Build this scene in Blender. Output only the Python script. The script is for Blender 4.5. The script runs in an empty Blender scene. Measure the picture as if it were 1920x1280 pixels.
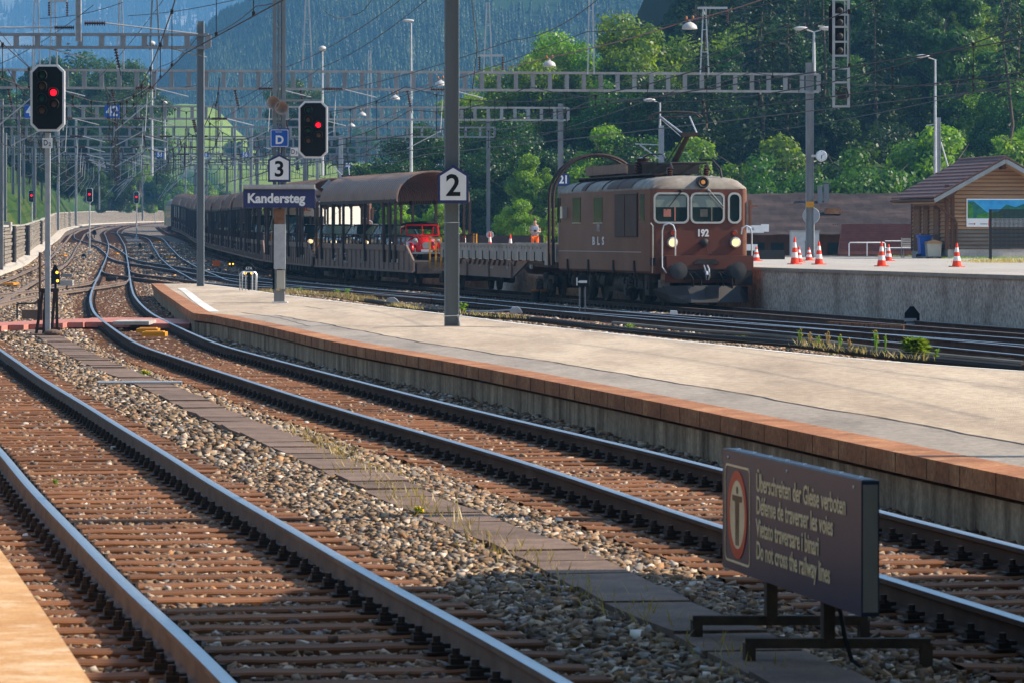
import bpy, bmesh, math, random
import numpy as np
from mathutils import Vector, Matrix
rnd = random.Random(7)
nrs = np.random.RandomState(11)
S = bpy.context.scene
C = S.collection
R = math.radians
# ---------------------------------------------------------------- camera, world, sun
F, H, YH = 7800.0, 2.02, 445.0          # focal length in photo pixels, eye height above rail, horizon row
cam = bpy.data.objects.new('camera', bpy.data.cameras.new('camera'))
C.objects.link(cam); S.camera = cam
cam.location = (0, 0, H); cam.rotation_euler = (R(90), 0, 0)
cam.data.sensor_width = 36; cam.data.lens = 36 * F / 1920
cam.data.shift_y = -(640 - YH) / 1920
cam.data.clip_start = 0.5; cam.data.clip_end = 20000
cam.data.dof.use_dof = True; cam.data.dof.focus_distance = 105; cam.data.dof.aperture_fstop = 15
SUN_EL, SUN_AZ = R(35), R(86)           # azimuth clockwise from +Y: the sun stands to the right
W = bpy.data.worlds.new('World'); S.world = W; W.use_nodes = True
nt = W.node_tree; bg = nt.nodes['Background']
sky = nt.nodes.new('ShaderNodeTexSky'); sky.sky_type = 'NISHITA'; sky.sun_disc = False
sky.sun_elevation = SUN_EL; sky.sun_rotation = SUN_AZ; sky.air_density = 1.2; sky.dust_density = 0.4
nt.links.new(sky.outputs[0], bg.inputs[0]); bg.inputs[1].default_value = 0.15
sl = bpy.data.lights.new('sun', 'SUN'); sl.energy = 5.0; sl.angle = R(0.5); sl.color = (1, .855, .67)
so = bpy.data.objects.new('sun', sl); C.objects.link(so)
SD = Vector((math.sin(SUN_AZ) * math.cos(SUN_EL), math.cos(SUN_AZ) * math.cos(SUN_EL), math.sin(SUN_EL)))
so.rotation_euler = SD.to_track_quat('Z', 'Y').to_euler(); so.location = (30, 0, 60)
S.view_settings.view_transform = 'Standard'; S.view_settings.look = 'None'
S.view_settings.exposure = 1.15; S.view_settings.gamma = 1
S.cycles.max_bounces = 7; S.cycles.transparent_max_bounces = 8; S.cycles.volume_bounces = 1
S.cycles.use_denoising = True

# ---------------------------------------------------------------- helpers
ZP = [(0, 0), (150, 0), (200, .13), (260, .36), (312, .55), (350, .85), (400, 1.3), (470, 2.3), (550, 2.85), (620, 3.3), (720, 4.0), (900, 5.3), (1200, 7.5), (5000, 30)]
def lerp(tab, x):
    if x <= tab[0][0]: return tab[0][1]
    for (a, b), (c, d) in zip(tab, tab[1:]):
        if x <= c: return b + (d - b) * (x - a) / (c - a)
    return tab[-1][1]
def zp(d): return lerp(ZP, d)
def P(u, v, d): return Vector(((u - 960) / F * d, d, H - (v - YH) / F * d))
def GD(v, off=0.0):                     # distance of the ground seen in row v
    lo, hi = 5.0, 1500.0
    for _ in range(50):
        m = (lo + hi) / 2
        r = YH + (H - zp(m) - off) * F / m
        if r > v: lo = m
        else: hi = m
    return lo
def G(u, v, off=0.0):
    d = GD(v, off); return Vector(((u - 960) / F * d, d, zp(d) + off))
def smooth_path(pts, step=1.0):
    p = [Vector(q) for q in pts]; p = [p[0] * 2 - p[1]] + p + [p[-1] * 2 - p[-2]]
    out = []
    for i in range(1, len(p) - 2):
        n = max(2, int((p[i + 1] - p[i]).length / step))
        for k in range(n):
            t = k / n
            a, b, c, d = p[i - 1], p[i], p[i + 1], p[i + 2]
            out.append(.5 * ((2 * b) + (c - a) * t + (2 * a - 5 * b + 4 * c - d) * t * t + (3 * b - a - 3 * c + d) * t ** 3))
    out.append(p[-2]); return out
def relax(pts, n=4):
    for _ in range(n):
        pts = [pts[0]] + [(pts[i - 1] + pts[i] * 2 + pts[i + 1]) / 4 for i in range(1, len(pts) - 1)] + [pts[-1]]
    return pts
def resample(pts, step):
    out = [pts[0].copy()]; acc = 0.0
    for a, b in zip(pts, pts[1:]):
        L = (b - a).length
        while acc + L >= step:
            t = (step - acc) / L; a = a + (b - a) * t; out.append(a.copy()); L = (b - a).length; acc = 0
        acc += L
    return out
def normals2(pts):
    o = []
    for i in range(len(pts)):
        a = pts[max(0, i - 1)]; b = pts[min(len(pts) - 1, i + 1)]
        t = (b - a); t.z = 0; t.normalize(); o.append(Vector((t.y, -t.x, 0)))
    return o
def offset(pts, k): return [p + n * k for p, n in zip(pts, normals2(pts))]

class MB:
    def __init__(s): s.v = []; s.f = []; s.m = []
    def add(s, vs, fs, mi=0):
        o = len(s.v); s.v += [tuple(q) for q in vs]; s.f += [tuple(i + o for i in f) for f in fs]; s.m += [mi] * len(fs); return s
    def b(s, x0, x1, y0, y1, z0, z1, mi=0, M=None):
        vs = [Vector((x, y, z)) for z in (z0, z1) for y in (y0, y1) for x in (x0, x1)]
        if M: vs = [M @ q for q in vs]
        return s.add(vs, [(0, 2, 3, 1), (4, 5, 7, 6), (0, 1, 5, 4), (2, 6, 7, 3), (0, 4, 6, 2), (1, 3, 7, 5)], mi)
    def bar(s, a, b, w, h, mi=0):       # box beam from a to b
        a = Vector(a); b = Vector(b); t = (b - a).normalized()
        up = Vector((0, 0, 1)) if abs(t.z) < .95 else Vector((0, 1, 0))
        sd = t.cross(up).normalized(); up = sd.cross(t)
        vs = [q + sd * i * w / 2 + up * j * h / 2 for q in (a, b) for j in (-1, 1) for i in (-1, 1)]
        return s.add(vs, [(0, 1, 3, 2), (4, 6, 7, 5), (0, 4, 5, 1), (2, 3, 7, 6), (0, 2, 6, 4), (1, 5, 7, 3)], mi)
    def tube(s, pts, r, n=8, mi=0, caps=True):
        pts = [Vector(q) for q in pts]; rr = r if isinstance(r, (list, tuple)) else [r] * len(pts)
        vs = []; prev = None
        for i, p in enumerate(pts):
            t = (pts[min(i + 1, len(pts) - 1)] - pts[max(i - 1, 0)])
            if t.length < 1e-9: t = Vector((0, 0, 1))
            t.normalize()
            if prev is None:
                a = t.cross(Vector((0, 0, 1)) if abs(t.z) < .9 else Vector((1, 0, 0))).normalized()
            else:
                a = prev - t * prev.dot(t); a.normalize()
            prev = a; b = t.cross(a)
            for k in range(n):
                g = 2 * math.pi * k / n; vs.append(p + (a * math.cos(g) + b * math.sin(g)) * rr[i])
        fs = [(i * n + k, i * n + (k + 1) % n, (i + 1) * n + (k + 1) % n, (i + 1) * n + k) for i in range(len(pts) - 1) for k in range(n)]
        if caps: fs += [tuple(range(n - 1, -1, -1)), tuple((len(pts) - 1) * n + k for k in range(n))]
        return s.add(vs, fs, mi)
    def cyl(s, a, b, r, n=12, mi=0, r2=None): return s.tube([a, b], [r, r if r2 is None else r2], n, mi)
    def lathe(s, prof, n=16, c=(0, 0, 0), axis='z', mi=0):
        vs = []
        for (r, h) in prof:
            for k in range(n):
                g = 2 * math.pi * k / n; x, y = r * math.cos(g), r * math.sin(g)
                q = {'z': (x, y, h), 'y': (x, h, y), 'x': (h, x, y)}[axis]
                vs.append(Vector(q) + Vector(c))
        fs = [(i * n + k, i * n + (k + 1) % n, (i + 1) * n + (k + 1) % n, (i + 1) * n + k) for i in range(len(prof) - 1) for k in range(n)]
        fs += [tuple(range(n)), tuple((len(prof) - 1) * n + k for k in range(n))]
        return s.add(vs, fs, mi)
    def ell(s, c, r, n=12, m=8, mi=0, rz=0):
        vs = []; cz, sz = math.cos(rz), math.sin(rz)
        for i in range(m + 1):
            a = math.pi * i / m
            for k in range(n):
                g = 2 * math.pi * k / n
                x, y, z = r[0] * math.sin(a) * math.cos(g), r[1] * math.sin(a) * math.sin(g), r[2] * math.cos(a)
                vs.append((c[0] + x * cz - y * sz, c[1] + x * sz + y * cz, c[2] + z))
        return s.add(vs, [(i * n + k, (i + 1) * n + k, (i + 1) * n + (k + 1) % n, i * n + (k + 1) % n) for i in range(m) for k in range(n)], mi)
    def prism(s, poly, a0, a1, axis='y', mi=0, M=None):     # polygon (p,q) swept along an axis
        def mk(p, q, a): return Vector({'y': (p, a, q), 'x': (a, p, q), 'z': (p, q, a)}[axis])
        n = len(poly); vs = [mk(p, q, a0) for p, q in poly] + [mk(p, q, a1) for p, q in poly]
        if M: vs = [M @ q for q in vs]
        return s.add(vs, [tuple(range(n - 1, -1, -1)), tuple(range(n, 2 * n))] + [(i, (i + 1) % n, n + (i + 1) % n, n + i) for i in range(n)], mi)
    def sheet(s, rows, mi=0):           # grid of points
        n = len(rows[0]); vs = [q for r in rows for q in r]
        return s.add(vs, [(i * n + k, i * n + k + 1, (i + 1) * n + k + 1, (i + 1) * n + k) for i in range(len(rows) - 1) for k in range(n - 1)], mi)
    def sweep(s, path, prof, mis=None, mi=0, close=True):   # profile (lateral, z) along a path
        ns = normals2(path); n = len(prof); vs = []
        for p, q in zip(path, ns):
            for (a, z) in prof: vs.append((p.x + q.x * a, p.y + q.y * a, p.z + z))
        o = len(s.v); s.v += vs
        for i in range(len(path) - 1):
            for k in range(n if close else n - 1):
                k2 = (k + 1) % n
                s.f.append((o + i * n + k, o + i * n + k2, o + (i + 1) * n + k2, o + (i + 1) * n + k)); s.m.append(mis[k] if mis else mi)
        if close:
            s.f.append(tuple(o + k for k in range(n))); s.m.append(mi)
            s.f.append(tuple(o + (len(path) - 1) * n + k for k in range(n - 1, -1, -1))); s.m.append(mi)
        return s
    def mesh(s, name, mats, smooth=False):
        me = bpy.data.meshes.new(name); me.from_pydata(s.v, [], s.f)
        for m in (mats if isinstance(mats, (list, tuple)) else [mats]): me.materials.append(m)
        me.polygons.foreach_set('material_index', s.m)
        bm = bmesh.new(); bm.from_mesh(me); bmesh.ops.recalc_face_normals(bm, faces=bm.faces); bm.to_mesh(me); bm.free()
        if smooth: me.shade_smooth() if smooth is True else me.set_sharp_from_angle(angle=R(smooth))
        me.update(); return me
    def build(s, name, mats, parent=None, loc=(0, 0, 0), rz=0, smooth=False):
        o = bpy.data.objects.new(name, s.mesh(name, mats, smooth)); C.objects.link(o)
        o.location = loc; o.rotation_euler = (0, 0, rz)
        if parent: o.parent = parent
        return o
def tag(o, label=None, cat=None, group=None, kind=None):
    if label: o['label'] = label
    if cat: o['category'] = cat
    if group: o['group'] = group
    if kind: o['kind'] = kind
    return o
def empty(name, loc=(0, 0, 0), rz=0, label=None, cat=None, group=None, kind=None):
    o = bpy.data.objects.new(name, None); C.objects.link(o); o.location = loc; o.rotation_euler = (0, 0, rz); o.empty_display_size = .2
    return tag(o, label, cat, group, kind)
KIDS = {}
def copy_tree(o, loc=None, rz=None, label=None, parent=None, scale=None):
    c = o.copy(); C.objects.link(c)
    if parent is not None: c.parent = parent
    if loc is not None: c.location = loc
    if rz is not None: c.rotation_euler = (0, 0, rz)
    if scale is not None: c.scale = scale if hasattr(scale, '__len__') else (scale,) * 3
    if label: c['label'] = label
    for ch in list(o.children):
        if ch.name.startswith('_'): continue
        copy_tree(ch, parent=c)
    return c
def text(name, s, size, mat, parent=None, loc=(0, 0, 0), rz=0, rx=90, ext=.004, bold=0.0, align='CENTER', xs=1.0):
    cu = bpy.data.curves.new(name, 'FONT'); cu.body = s; cu.size = size; cu.extrude = ext; cu.offset = bold
    cu.align_x = align; cu.align_y = 'CENTER'; cu.resolution_u = 3
    t = bpy.data.objects.new(name, cu); C.objects.link(t)
    bpy.context.view_layer.update()
    me = bpy.data.meshes.new_from_object(t.evaluated_get(bpy.context.evaluated_depsgraph_get()))
    C.objects.unlink(t); bpy.data.objects.remove(t)
    me.materials.clear(); me.materials.append(mat); me.name = name
    o = bpy.data.objects.new(name, me); C.objects.link(o)
    o.location = loc; o.rotation_euler = (R(rx), 0, rz); o.scale = (xs, 1, 1)
    if parent: o.parent = parent
    return o

# ---------------------------------------------------------------- materials
def mat(name, col, rough=.7, metal=0.0, col2=None, scale=5.0, amt=.5, bump=0.0, bscale=None, spec=.18, emit=None, es=0, dirt=None, dscale=1.2, damt=.4, stretch=(1, 1, 1), coord='Object', coat=0, rand=0.0, fine=None):
    m = bpy.data.materials.new(name); m.use_nodes = True; n = m.node_tree; N = n.nodes; L = n.links
    p = N['Principled BSDF']; p.inputs['Roughness'].default_value = rough; p.inputs['Metallic'].default_value = metal
    p.inputs['Specular IOR Level'].default_value = spec; p.inputs['Coat Weight'].default_value = coat
    rgb = N.new('ShaderNodeRGB'); rgb.outputs[0].default_value = (*col, 1); cur = rgb.outputs[0]
    tc = N.new('ShaderNodeTexCoord'); mp = N.new('ShaderNodeMapping'); mp.inputs['Scale'].default_value = stretch
    L.new(tc.outputs[coord], mp.inputs[0])
    def noise(sc, det=6):
        t = N.new('ShaderNodeTexNoise'); t.inputs['Scale'].default_value = sc; t.inputs['Detail'].default_value = det; t.inputs['Roughness'].default_value = .65
        L.new(mp.outputs[0], t.inputs['Vector']); return t
    def mix(a, b, fac, lo, hi, k):
        r = N.new('ShaderNodeMapRange'); r.inputs[1].default_value = lo; r.inputs[2].default_value = hi; r.inputs[4].default_value = k
        L.new(fac, r.inputs[0])
        x = N.new('ShaderNodeMix'); x.data_type = 'RGBA'; L.new(r.outputs[0], x.inputs[0]); L.new(a, x.inputs[6]); x.inputs[7].default_value = (*b, 1)
        return x.outputs[2]
    if col2: cur = mix(cur, col2, noise(scale).outputs[0], .35, .65, amt)
    if dirt: cur = mix(cur, dirt, noise(dscale, 8).outputs[0], .48, .68, damt)
    if fine:                                    # grit: small light and dark specks that belong to the surface
        g = N.new('ShaderNodeTexNoise'); g.inputs['Scale'].default_value = fine[0]; g.inputs['Detail'].default_value = 3; g.inputs['Roughness'].default_value = .8; L.new(tc.outputs[coord], g.inputs['Vector'])
        gr_ = N.new('ShaderNodeMapRange'); gr_.inputs[1].default_value = .3; gr_.inputs[2].default_value = .7; gr_.inputs[3].default_value = 1 - fine[1]; gr_.inputs[4].default_value = 1 + fine[1]; L.new(g.outputs[0], gr_.inputs[0])
        gx = N.new('ShaderNodeMix'); gx.data_type = 'RGBA'; gx.blend_type = 'MULTIPLY'; gx.inputs[0].default_value = 1; L.new(cur, gx.inputs[6]); L.new(gr_.outputs[0], gx.inputs[7]); cur = gx.outputs[2]
    if rand:
        oi = N.new('ShaderNodeObjectInfo'); hs = N.new('ShaderNodeHueSaturation'); r = N.new('ShaderNodeMapRange')
        r.inputs[3].default_value = 1 - rand; r.inputs[4].default_value = 1 + rand; L.new(oi.outputs['Random'], r.inputs[0])
        L.new(r.outputs[0], hs.inputs['Value']); L.new(cur, hs.inputs['Color']); cur = hs.outputs[0]
    L.new(cur, p.inputs['Base Color'])
    if bump:
        t = noise(bscale or scale * 4); bp = N.new('ShaderNodeBump'); bp.inputs['Strength'].default_value = bump; bp.inputs['Distance'].default_value = .02
        L.new(t.outputs[0], bp.inputs['Height']); L.new(bp.outputs[0], p.inputs['Normal'])
    if emit: p.inputs['Emission Color'].default_value = (*emit, 1); p.inputs['Emission Strength'].default_value = es
    return m
def attr_color(m, name='col', k=1.0):   # multiply the base colour by a colour attribute
    n = m.node_tree; p = n.nodes['Principled BSDF']; src = p.inputs['Base Color'].links[0].from_socket
    a = n.nodes.new('ShaderNodeAttribute'); a.attribute_name = name
    x = n.nodes.new('ShaderNodeMix'); x.data_type = 'RGBA'; x.blend_type = 'MULTIPLY'; x.inputs[0].default_value = k
    n.links.new(src, x.inputs[6]); n.links.new(a.outputs['Color'], x.inputs[7]); n.links.new(x.outputs[2], p.inputs['Base Color']); return m
def leafmat(name, c1, c2, trans=.45, scale=.35):
    m = bpy.data.materials.new(name); m.use_nodes = True; n = m.node_tree; N = n.nodes; L = n.links; N.clear()
    out = N.new('ShaderNodeOutputMaterial'); tc = N.new('ShaderNodeTexCoord'); t = N.new('ShaderNodeTexNoise'); t.inputs['Scale'].default_value = scale; t.inputs['Detail'].default_value = 5
    L.new(tc.outputs['Object'], t.inputs['Vector'])
    r = N.new('ShaderNodeValToRGB'); r.color_ramp.elements[0].position = .35; r.color_ramp.elements[1].position = .68
    r.color_ramp.elements[0].color = (*c1, 1); r.color_ramp.elements[1].color = (*c2, 1); L.new(t.outputs[0], r.inputs[0])
    oi = N.new('ShaderNodeObjectInfo'); hs = N.new('ShaderNodeHueSaturation'); mr = N.new('ShaderNodeMapRange'); mr.inputs[3].default_value = .72; mr.inputs[4].default_value = 1.25
    L.new(oi.outputs['Random'], mr.inputs[0]); L.new(mr.outputs[0], hs.inputs['Value'])
    mh = N.new('ShaderNodeMapRange'); mh.inputs[3].default_value = .485; mh.inputs[4].default_value = .515; L.new(oi.outputs['Random'], mh.inputs[0]); L.new(mh.outputs[0], hs.inputs['Hue'])
    L.new(r.outputs[0], hs.inputs['Color'])
    d = N.new('ShaderNodeBsdfDiffuse'); tr = N.new('ShaderNodeBsdfTranslucent'); g = N.new('ShaderNodeBsdfGlossy'); g.inputs['Roughness'].default_value = .45; g.inputs['Color'].default_value = (.5, .5, .5, 1)
    hy = N.new('ShaderNodeMix'); hy.data_type = 'RGBA'; hy.blend_type = 'MULTIPLY'; hy.inputs[0].default_value = 1; hy.inputs[7].default_value = (1.5, 1.5, .5, 1)
    L.new(hs.outputs[0], hy.inputs[6]); L.new(hy.outputs[2], tr.inputs[0]); L.new(hs.outputs[0], d.inputs[0])
    m1 = N.new('ShaderNodeMixShader'); m1.inputs[0].default_value = trans; L.new(d.outputs[0], m1.inputs[1]); L.new(tr.outputs[0], m1.inputs[2])
    m2 = N.new('ShaderNodeMixShader'); m2.inputs[0].default_value = .05; L.new(m1.outputs[0], m2.inputs[1]); L.new(g.outputs[0], m2.inputs[2])
    L.new(m2.outputs[0], out.inputs[0]); return m
M = {}
M['steel'] = mat('galvanised_steel', (.27, .28, .29), .6, .1, (.19, .195, .20), 3, .8, .1, 30, dirt=(.15, .115, .09), dscale=.8, damt=.35, stretch=(1, 1, .35))
M['steel_blue'] = mat('painted_mast_steel', (.17, .20, .22), .55, .05, (.23, .26, .28), 1.5, .8, .15, 40, dirt=(.09, .08, .07), damt=.3, stretch=(1, 1, .25))
M['steel_lt'] = mat('light_galvanised_steel', (.46, .48, .50), .5, .15, (.30, .32, .34), 4, .7)
M['rusty'] = mat('rusty_steel', (.16, .07, .035), .8, .1, (.28, .17, .10), 6, .7, .2, 40)
M['dark'] = mat('dark_iron', (.034, .032, .032), .6, .1, (.055, .046, .04), 5, .6)
M['black'] = mat('black_enamel', (.008, .009, .011), .35, 0, (.012, .013, .016), 3, .5)
M['white'] = mat('white_enamel', (.78, .79, .80), .4, 0, (.68, .69, .70), 3, .5)
M['rail_side'] = mat('rail_web_rust', (.085, .046, .030), .85, .0, (.05, .034, .026), 4, .8, .2, 60, dirt=(.17, .11, .075), dscale=2, damt=.5)
M['rail_dusty'] = mat('rail_web_dusty', (.20, .15, .12), .8, .0, (.12, .088, .07), 3, .8, .2, 60, dirt=(.22, .18, .15), dscale=2, damt=.5)
M['rail_top'] = mat('rail_running_surface', (.38, .40, .43), .33, .85, (.30, .31, .33), 9, .6)
M['rail_top_dull'] = mat('rail_dull_top', (.20, .15, .125), .5, .15, (.12, .085, .07), 9, .6)
M['sleeper'] = mat('sleeper_rust', (.21, .088, .036), .85, 0, (.095, .05, .03), 2.5, .8, .35, 60, dirt=(.30, .12, .055), dscale=1.5, damt=.6, stretch=(.4, 4, 1), rand=.28)
M['fasten'] = mat('fastening_iron', (.05, .038, .032), .7, .3, (.03, .026, .026), 8, .6, .2)
M['coping'] = mat('rust_stained_coping', (.37, .155, .068), .8, 0, (.20, .085, .042), 1.3, .8, .25, 50, dirt=(.58, .33, .16), dscale=1.7, damt=.5, fine=(22, .4))
M['duct'] = mat('cable_duct_slab', (.20, .135, .10), .9, 0, (.12, .082, .064), 3, .8, .3, 60, dirt=(.10, .075, .06), dscale=1.6, damt=.5, rand=.2, fine=(45, .3))
M['brown'] = mat('brown_paint_side_sheen', (.19, .082, .053), .5, 0, (.135, .068, .044), 1.2, .6, .05, 30, dirt=(.24, .135, .10), dscale=.8, damt=.5, spec=.2, stretch=(1, 1, .5))  # sky sheen on the sides put into a lighter, greyer brown
M['brown_front'] = mat('brown_paint_no_sheen', (.14, .05, .034), .42, 0, (.12, .042, .032), 1.5, .6, dirt=(.14, .075, .06), dscale=1.5, damt=.3)  # same paint as the sides, darker because it lacks their painted sheen
M['roofgrey'] = mat('grey_roof_paint', (.30, .27, .225), .65, 0, (.17, .15, .125), 1.8, .8, .08, 30, dirt=(.14, .09, .065), damt=.6)
M['roofbrown'] = mat('sooty_roof', (.085, .058, .048), .75, 0, (.12, .08, .06), 2, .7)
M['under'] = mat('underframe_grime', (.10, .075, .058), .85, .1, (.035, .03, .028), 4, .8, .2, 20)
M['plow'] = mat('plough_grey', (.06, .06, .062), .65, .1, (.045, .04, .038), 2, .7)
M['wagon'] = mat('wagon_brown', (.26, .18, .14), .7, 0, (.19, .13, .10), 1.3, .7, .1, 30, dirt=(.20, .15, .125), dscale=.7, damt=.5, stretch=(1, 1, .4))
M['wagon_dk'] = mat('wagon_frame_dark', (.045, .03, .026), .65, .1, (.065, .045, .04), 3, .6)
M['wagon_roof'] = mat('wagon_roof_sheet', (.34, .22, .165), .62, .0, (.25, .16, .12), .9, .8, .1, 20, dirt=(.34, .25, .20), dscale=.6, damt=.5, stretch=(1, .6, 1))
M['grey_plate'] = mat('grey_side_boards', (.50, .45, .39), .7, 0, (.28, .25, .22), 1.5, .8, .1, 30, dirt=(.20, .16, .13), damt=.5, stretch=(1, 1, .4))
M['yellow'] = mat('yellow_paint', (.62, .28, .02), .5, 0, (.55, .24, .02), 4, .5)
M['orange'] = mat('orange_cloth', (.95, .17, .02), .8, 0, (.80, .13, .02), 6, .5)
M['cone'] = mat('cone_orange_red', (.80, .07, .03), .5, 0, (.68, .055, .025), 6, .6)
M['conew'] = mat('cone_white_band', (.80, .78, .76), .5, 0, (.62, .60, .58), 8, .6)
M['glass'] = mat('dark_window_glass', (.014, .026, .024), .15, 0, (.028, .045, .04), 1.5, .7, spec=.04)
M['alu'] = mat('aluminium_frame', (.68, .70, .72), .3, .7, (.58, .60, .62), 6, .5)
M['navy'] = mat('navy_sign_enamel', (.03, .04, .12), .4, 0, (.038, .05, .14), 2, .5, spec=.25)
M['navyg'] = mat('glossy_navy_sign_board', (.03, .045, .085), .3, 0, (.04, .055, .098), 3, .6, .02, 6, spec=.08)
M['cream'] = mat('cream_lettering', (.92, .74, .46), .4, 0, (.52, .40, .22), 5, .5)
M['redsign'] = mat('red_sign_ring', (.65, .07, .035), .4, 0, (.36, .04, .03), 5, .4)
M['blue'] = mat('blue_plastic', (.02, .10, .42), .45, 0, (.02, .08, .34), 4, .5)
M['bluesign'] = mat('blue_sign', (.02, .10, .42), .4, 0, (.025, .12, .48), 3, .5)
M['beige'] = mat('beige_plastic', (.45, .43, .36), .5, 0, (.38, .36, .30), 4, .5)
M['wood'] = mat('weathered_spruce_boards', (.44, .26, .135), .75, 0, (.29, .18, .10), 1.5, .8, .2, 40, dirt=(.17, .13, .10), dscale=.5, damt=.6, stretch=(.35, .35, 3))
M['woodgrey'] = mat('grey_weathered_boards', (.20, .175, .14), .8, 0, (.12, .10, .08), 1.5, .8, .2, 40, stretch=(.35, .35, 3))
M['wooddark'] = mat('dark_timber', (.12, .055, .03), .75, 0, (.07, .035, .022), 2, .8, stretch=(2, 2, .3))
M['tiles'] = mat('brown_roof_tiles', (.155, .075, .06), .7, 0, (.10, .052, .044), 3, .8, .3, 20, dirt=(.17, .11, .095), damt=.5)
M['tiles_dk'] = mat('dark_slate_roof', (.03, .024, .025), .9, 0, (.055, .042, .04), 5, .8, 1.0, 7, spec=.05, dirt=(.12, .085, .068), dscale=.4, damt=.45, stretch=(.5, 1.5, 1))
M['tiles_red'] = mat('red_roof_tiles', (.20, .085, .07), .75, 0, (.12, .055, .05), 2, .8, .4, 14)
M['concrete'] = mat('pale_concrete', (.42, .40, .37), .85, 0, (.33, .31, .28), 2, .8, .2, 40, dirt=(.22, .19, .16), damt=.4, fine=(20, .2))
M['screen'] = mat('dark_mesh_screen', (.03, .035, .037), .7, 0, (.045, .05, .052), 30, .6)
M['red'] = mat('red_car_paint', (.62, .022, .022), .2, 0, (.56, .02, .02), 3, .5, coat=.6)
M['carblue'] = mat('blue_grey_car_paint', (.07, .13, .22), .2, .3, (.06, .11, .19), 3, .5, coat=.6)
M['cardark'] = mat('dark_car_paint', (.015, .018, .022), .18, .3, (.02, .024, .03), 3, .5, coat=.8)
M['carsilver'] = mat('silver_car_paint', (.38, .40, .42), .22, .6, (.32, .34, .36), 3, .5, coat=.6)
M['camper'] = mat('motorhome_white', (.52, .49, .44), .45, 0, (.42, .40, .36), 1, .5)
M['rubber'] = mat('rubber', (.014, .014, .014), .8, 0, (.022, .02, .02), 8, .5)
M['skin'] = mat('skin', (.48, .28, .20), .6, 0, (.42, .24, .17), 8, .5)
M['hair'] = mat('hair', (.08, .05, .03), .7, 0, (.12, .08, .05), 20, .5)
M['shirt'] = mat('grey_tshirt', (.33, .35, .40), .85, 0, (.27, .29, .34), 6, .5)
M['wire'] = mat('catenary_wire', (.045, .04, .04), .6, .5, (.07, .05, .04), 5, .5)
M['wire_red'] = mat('copper_wire', (.26, .09, .05), .55, .6, (.16, .06, .04), 5, .5)
M['insul'] = mat('brown_glazed_insulator', (.05, .022, .016), .25, 0, (.09, .04, .03), 5, .6)
M['porc'] = mat('porcelain', (.35, .28, .24), .3, 0, (.28, .20, .16), 5, .6)
M['lamp'] = mat('lamp_shade_grey', (.50, .49, .48), .5, .1, (.38, .36, .34), 6, .6)
M['redlight'] = mat('lit_red_lamp', (.8, .01, .02), .3, emit=(1, .004, .015), es=1.6)
M['amber'] = mat('lit_amber_lamp', (.9, .45, .05), .3, emit=(1, .42, .03), es=1.8)
M['warmlight'] = mat('lit_headlamp', (.9, .75, .45), .3, emit=(1, .70, .34), es=.5)
M['dimorange'] = mat('dim_orange_lamp', (.8, .35, .1), .3, emit=(1, .33, .05), es=.12)
M['lens_green'] = mat('unlit_green_lens', (.015, .085, .07), .15, 0, (.02, .11, .09), 30, .6)
M['lens_amber'] = mat('unlit_amber_lens', (.12, .085, .06), .2, 0, (.16, .11, .08), 30, .6)
M['plank'] = mat('red_crossing_planks', (.50, .20, .15), .75, 0, (.32, .12, .10), 2, .7, .2, 30, dirt=(.24, .13, .10), damt=.4)
M['blind'] = mat('grey_green_blind', (.22, .27, .24), .8, 0, (.18, .22, .20), 5, .5)
M['clear'] = mat('clear_cab_glass', (.05, .07, .065), .05, 0, spec=.8)
def glassy(m):
    n = m.node_tree; N = n.nodes; L = n.links; p = N['Principled BSDF']; out = [x for x in N if x.type == 'OUTPUT_MATERIAL'][0]
    t = N.new('ShaderNodeBsdfTransparent'); t.inputs[0].default_value = (.75, .82, .78, 1); g = N.new('ShaderNodeBsdfGlossy'); g.inputs['Roughness'].default_value = .03
    f = N.new('ShaderNodeFresnel'); f.inputs[0].default_value = 1.5; mx = N.new('ShaderNodeMixShader'); L.new(f.outputs[0], mx.inputs[0]); L.new(t.outputs[0], mx.inputs[1]); L.new(g.outputs[0], mx.inputs[2]); L.new(mx.outputs[0], out.inputs[0])
glassy(M['clear'])
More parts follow.
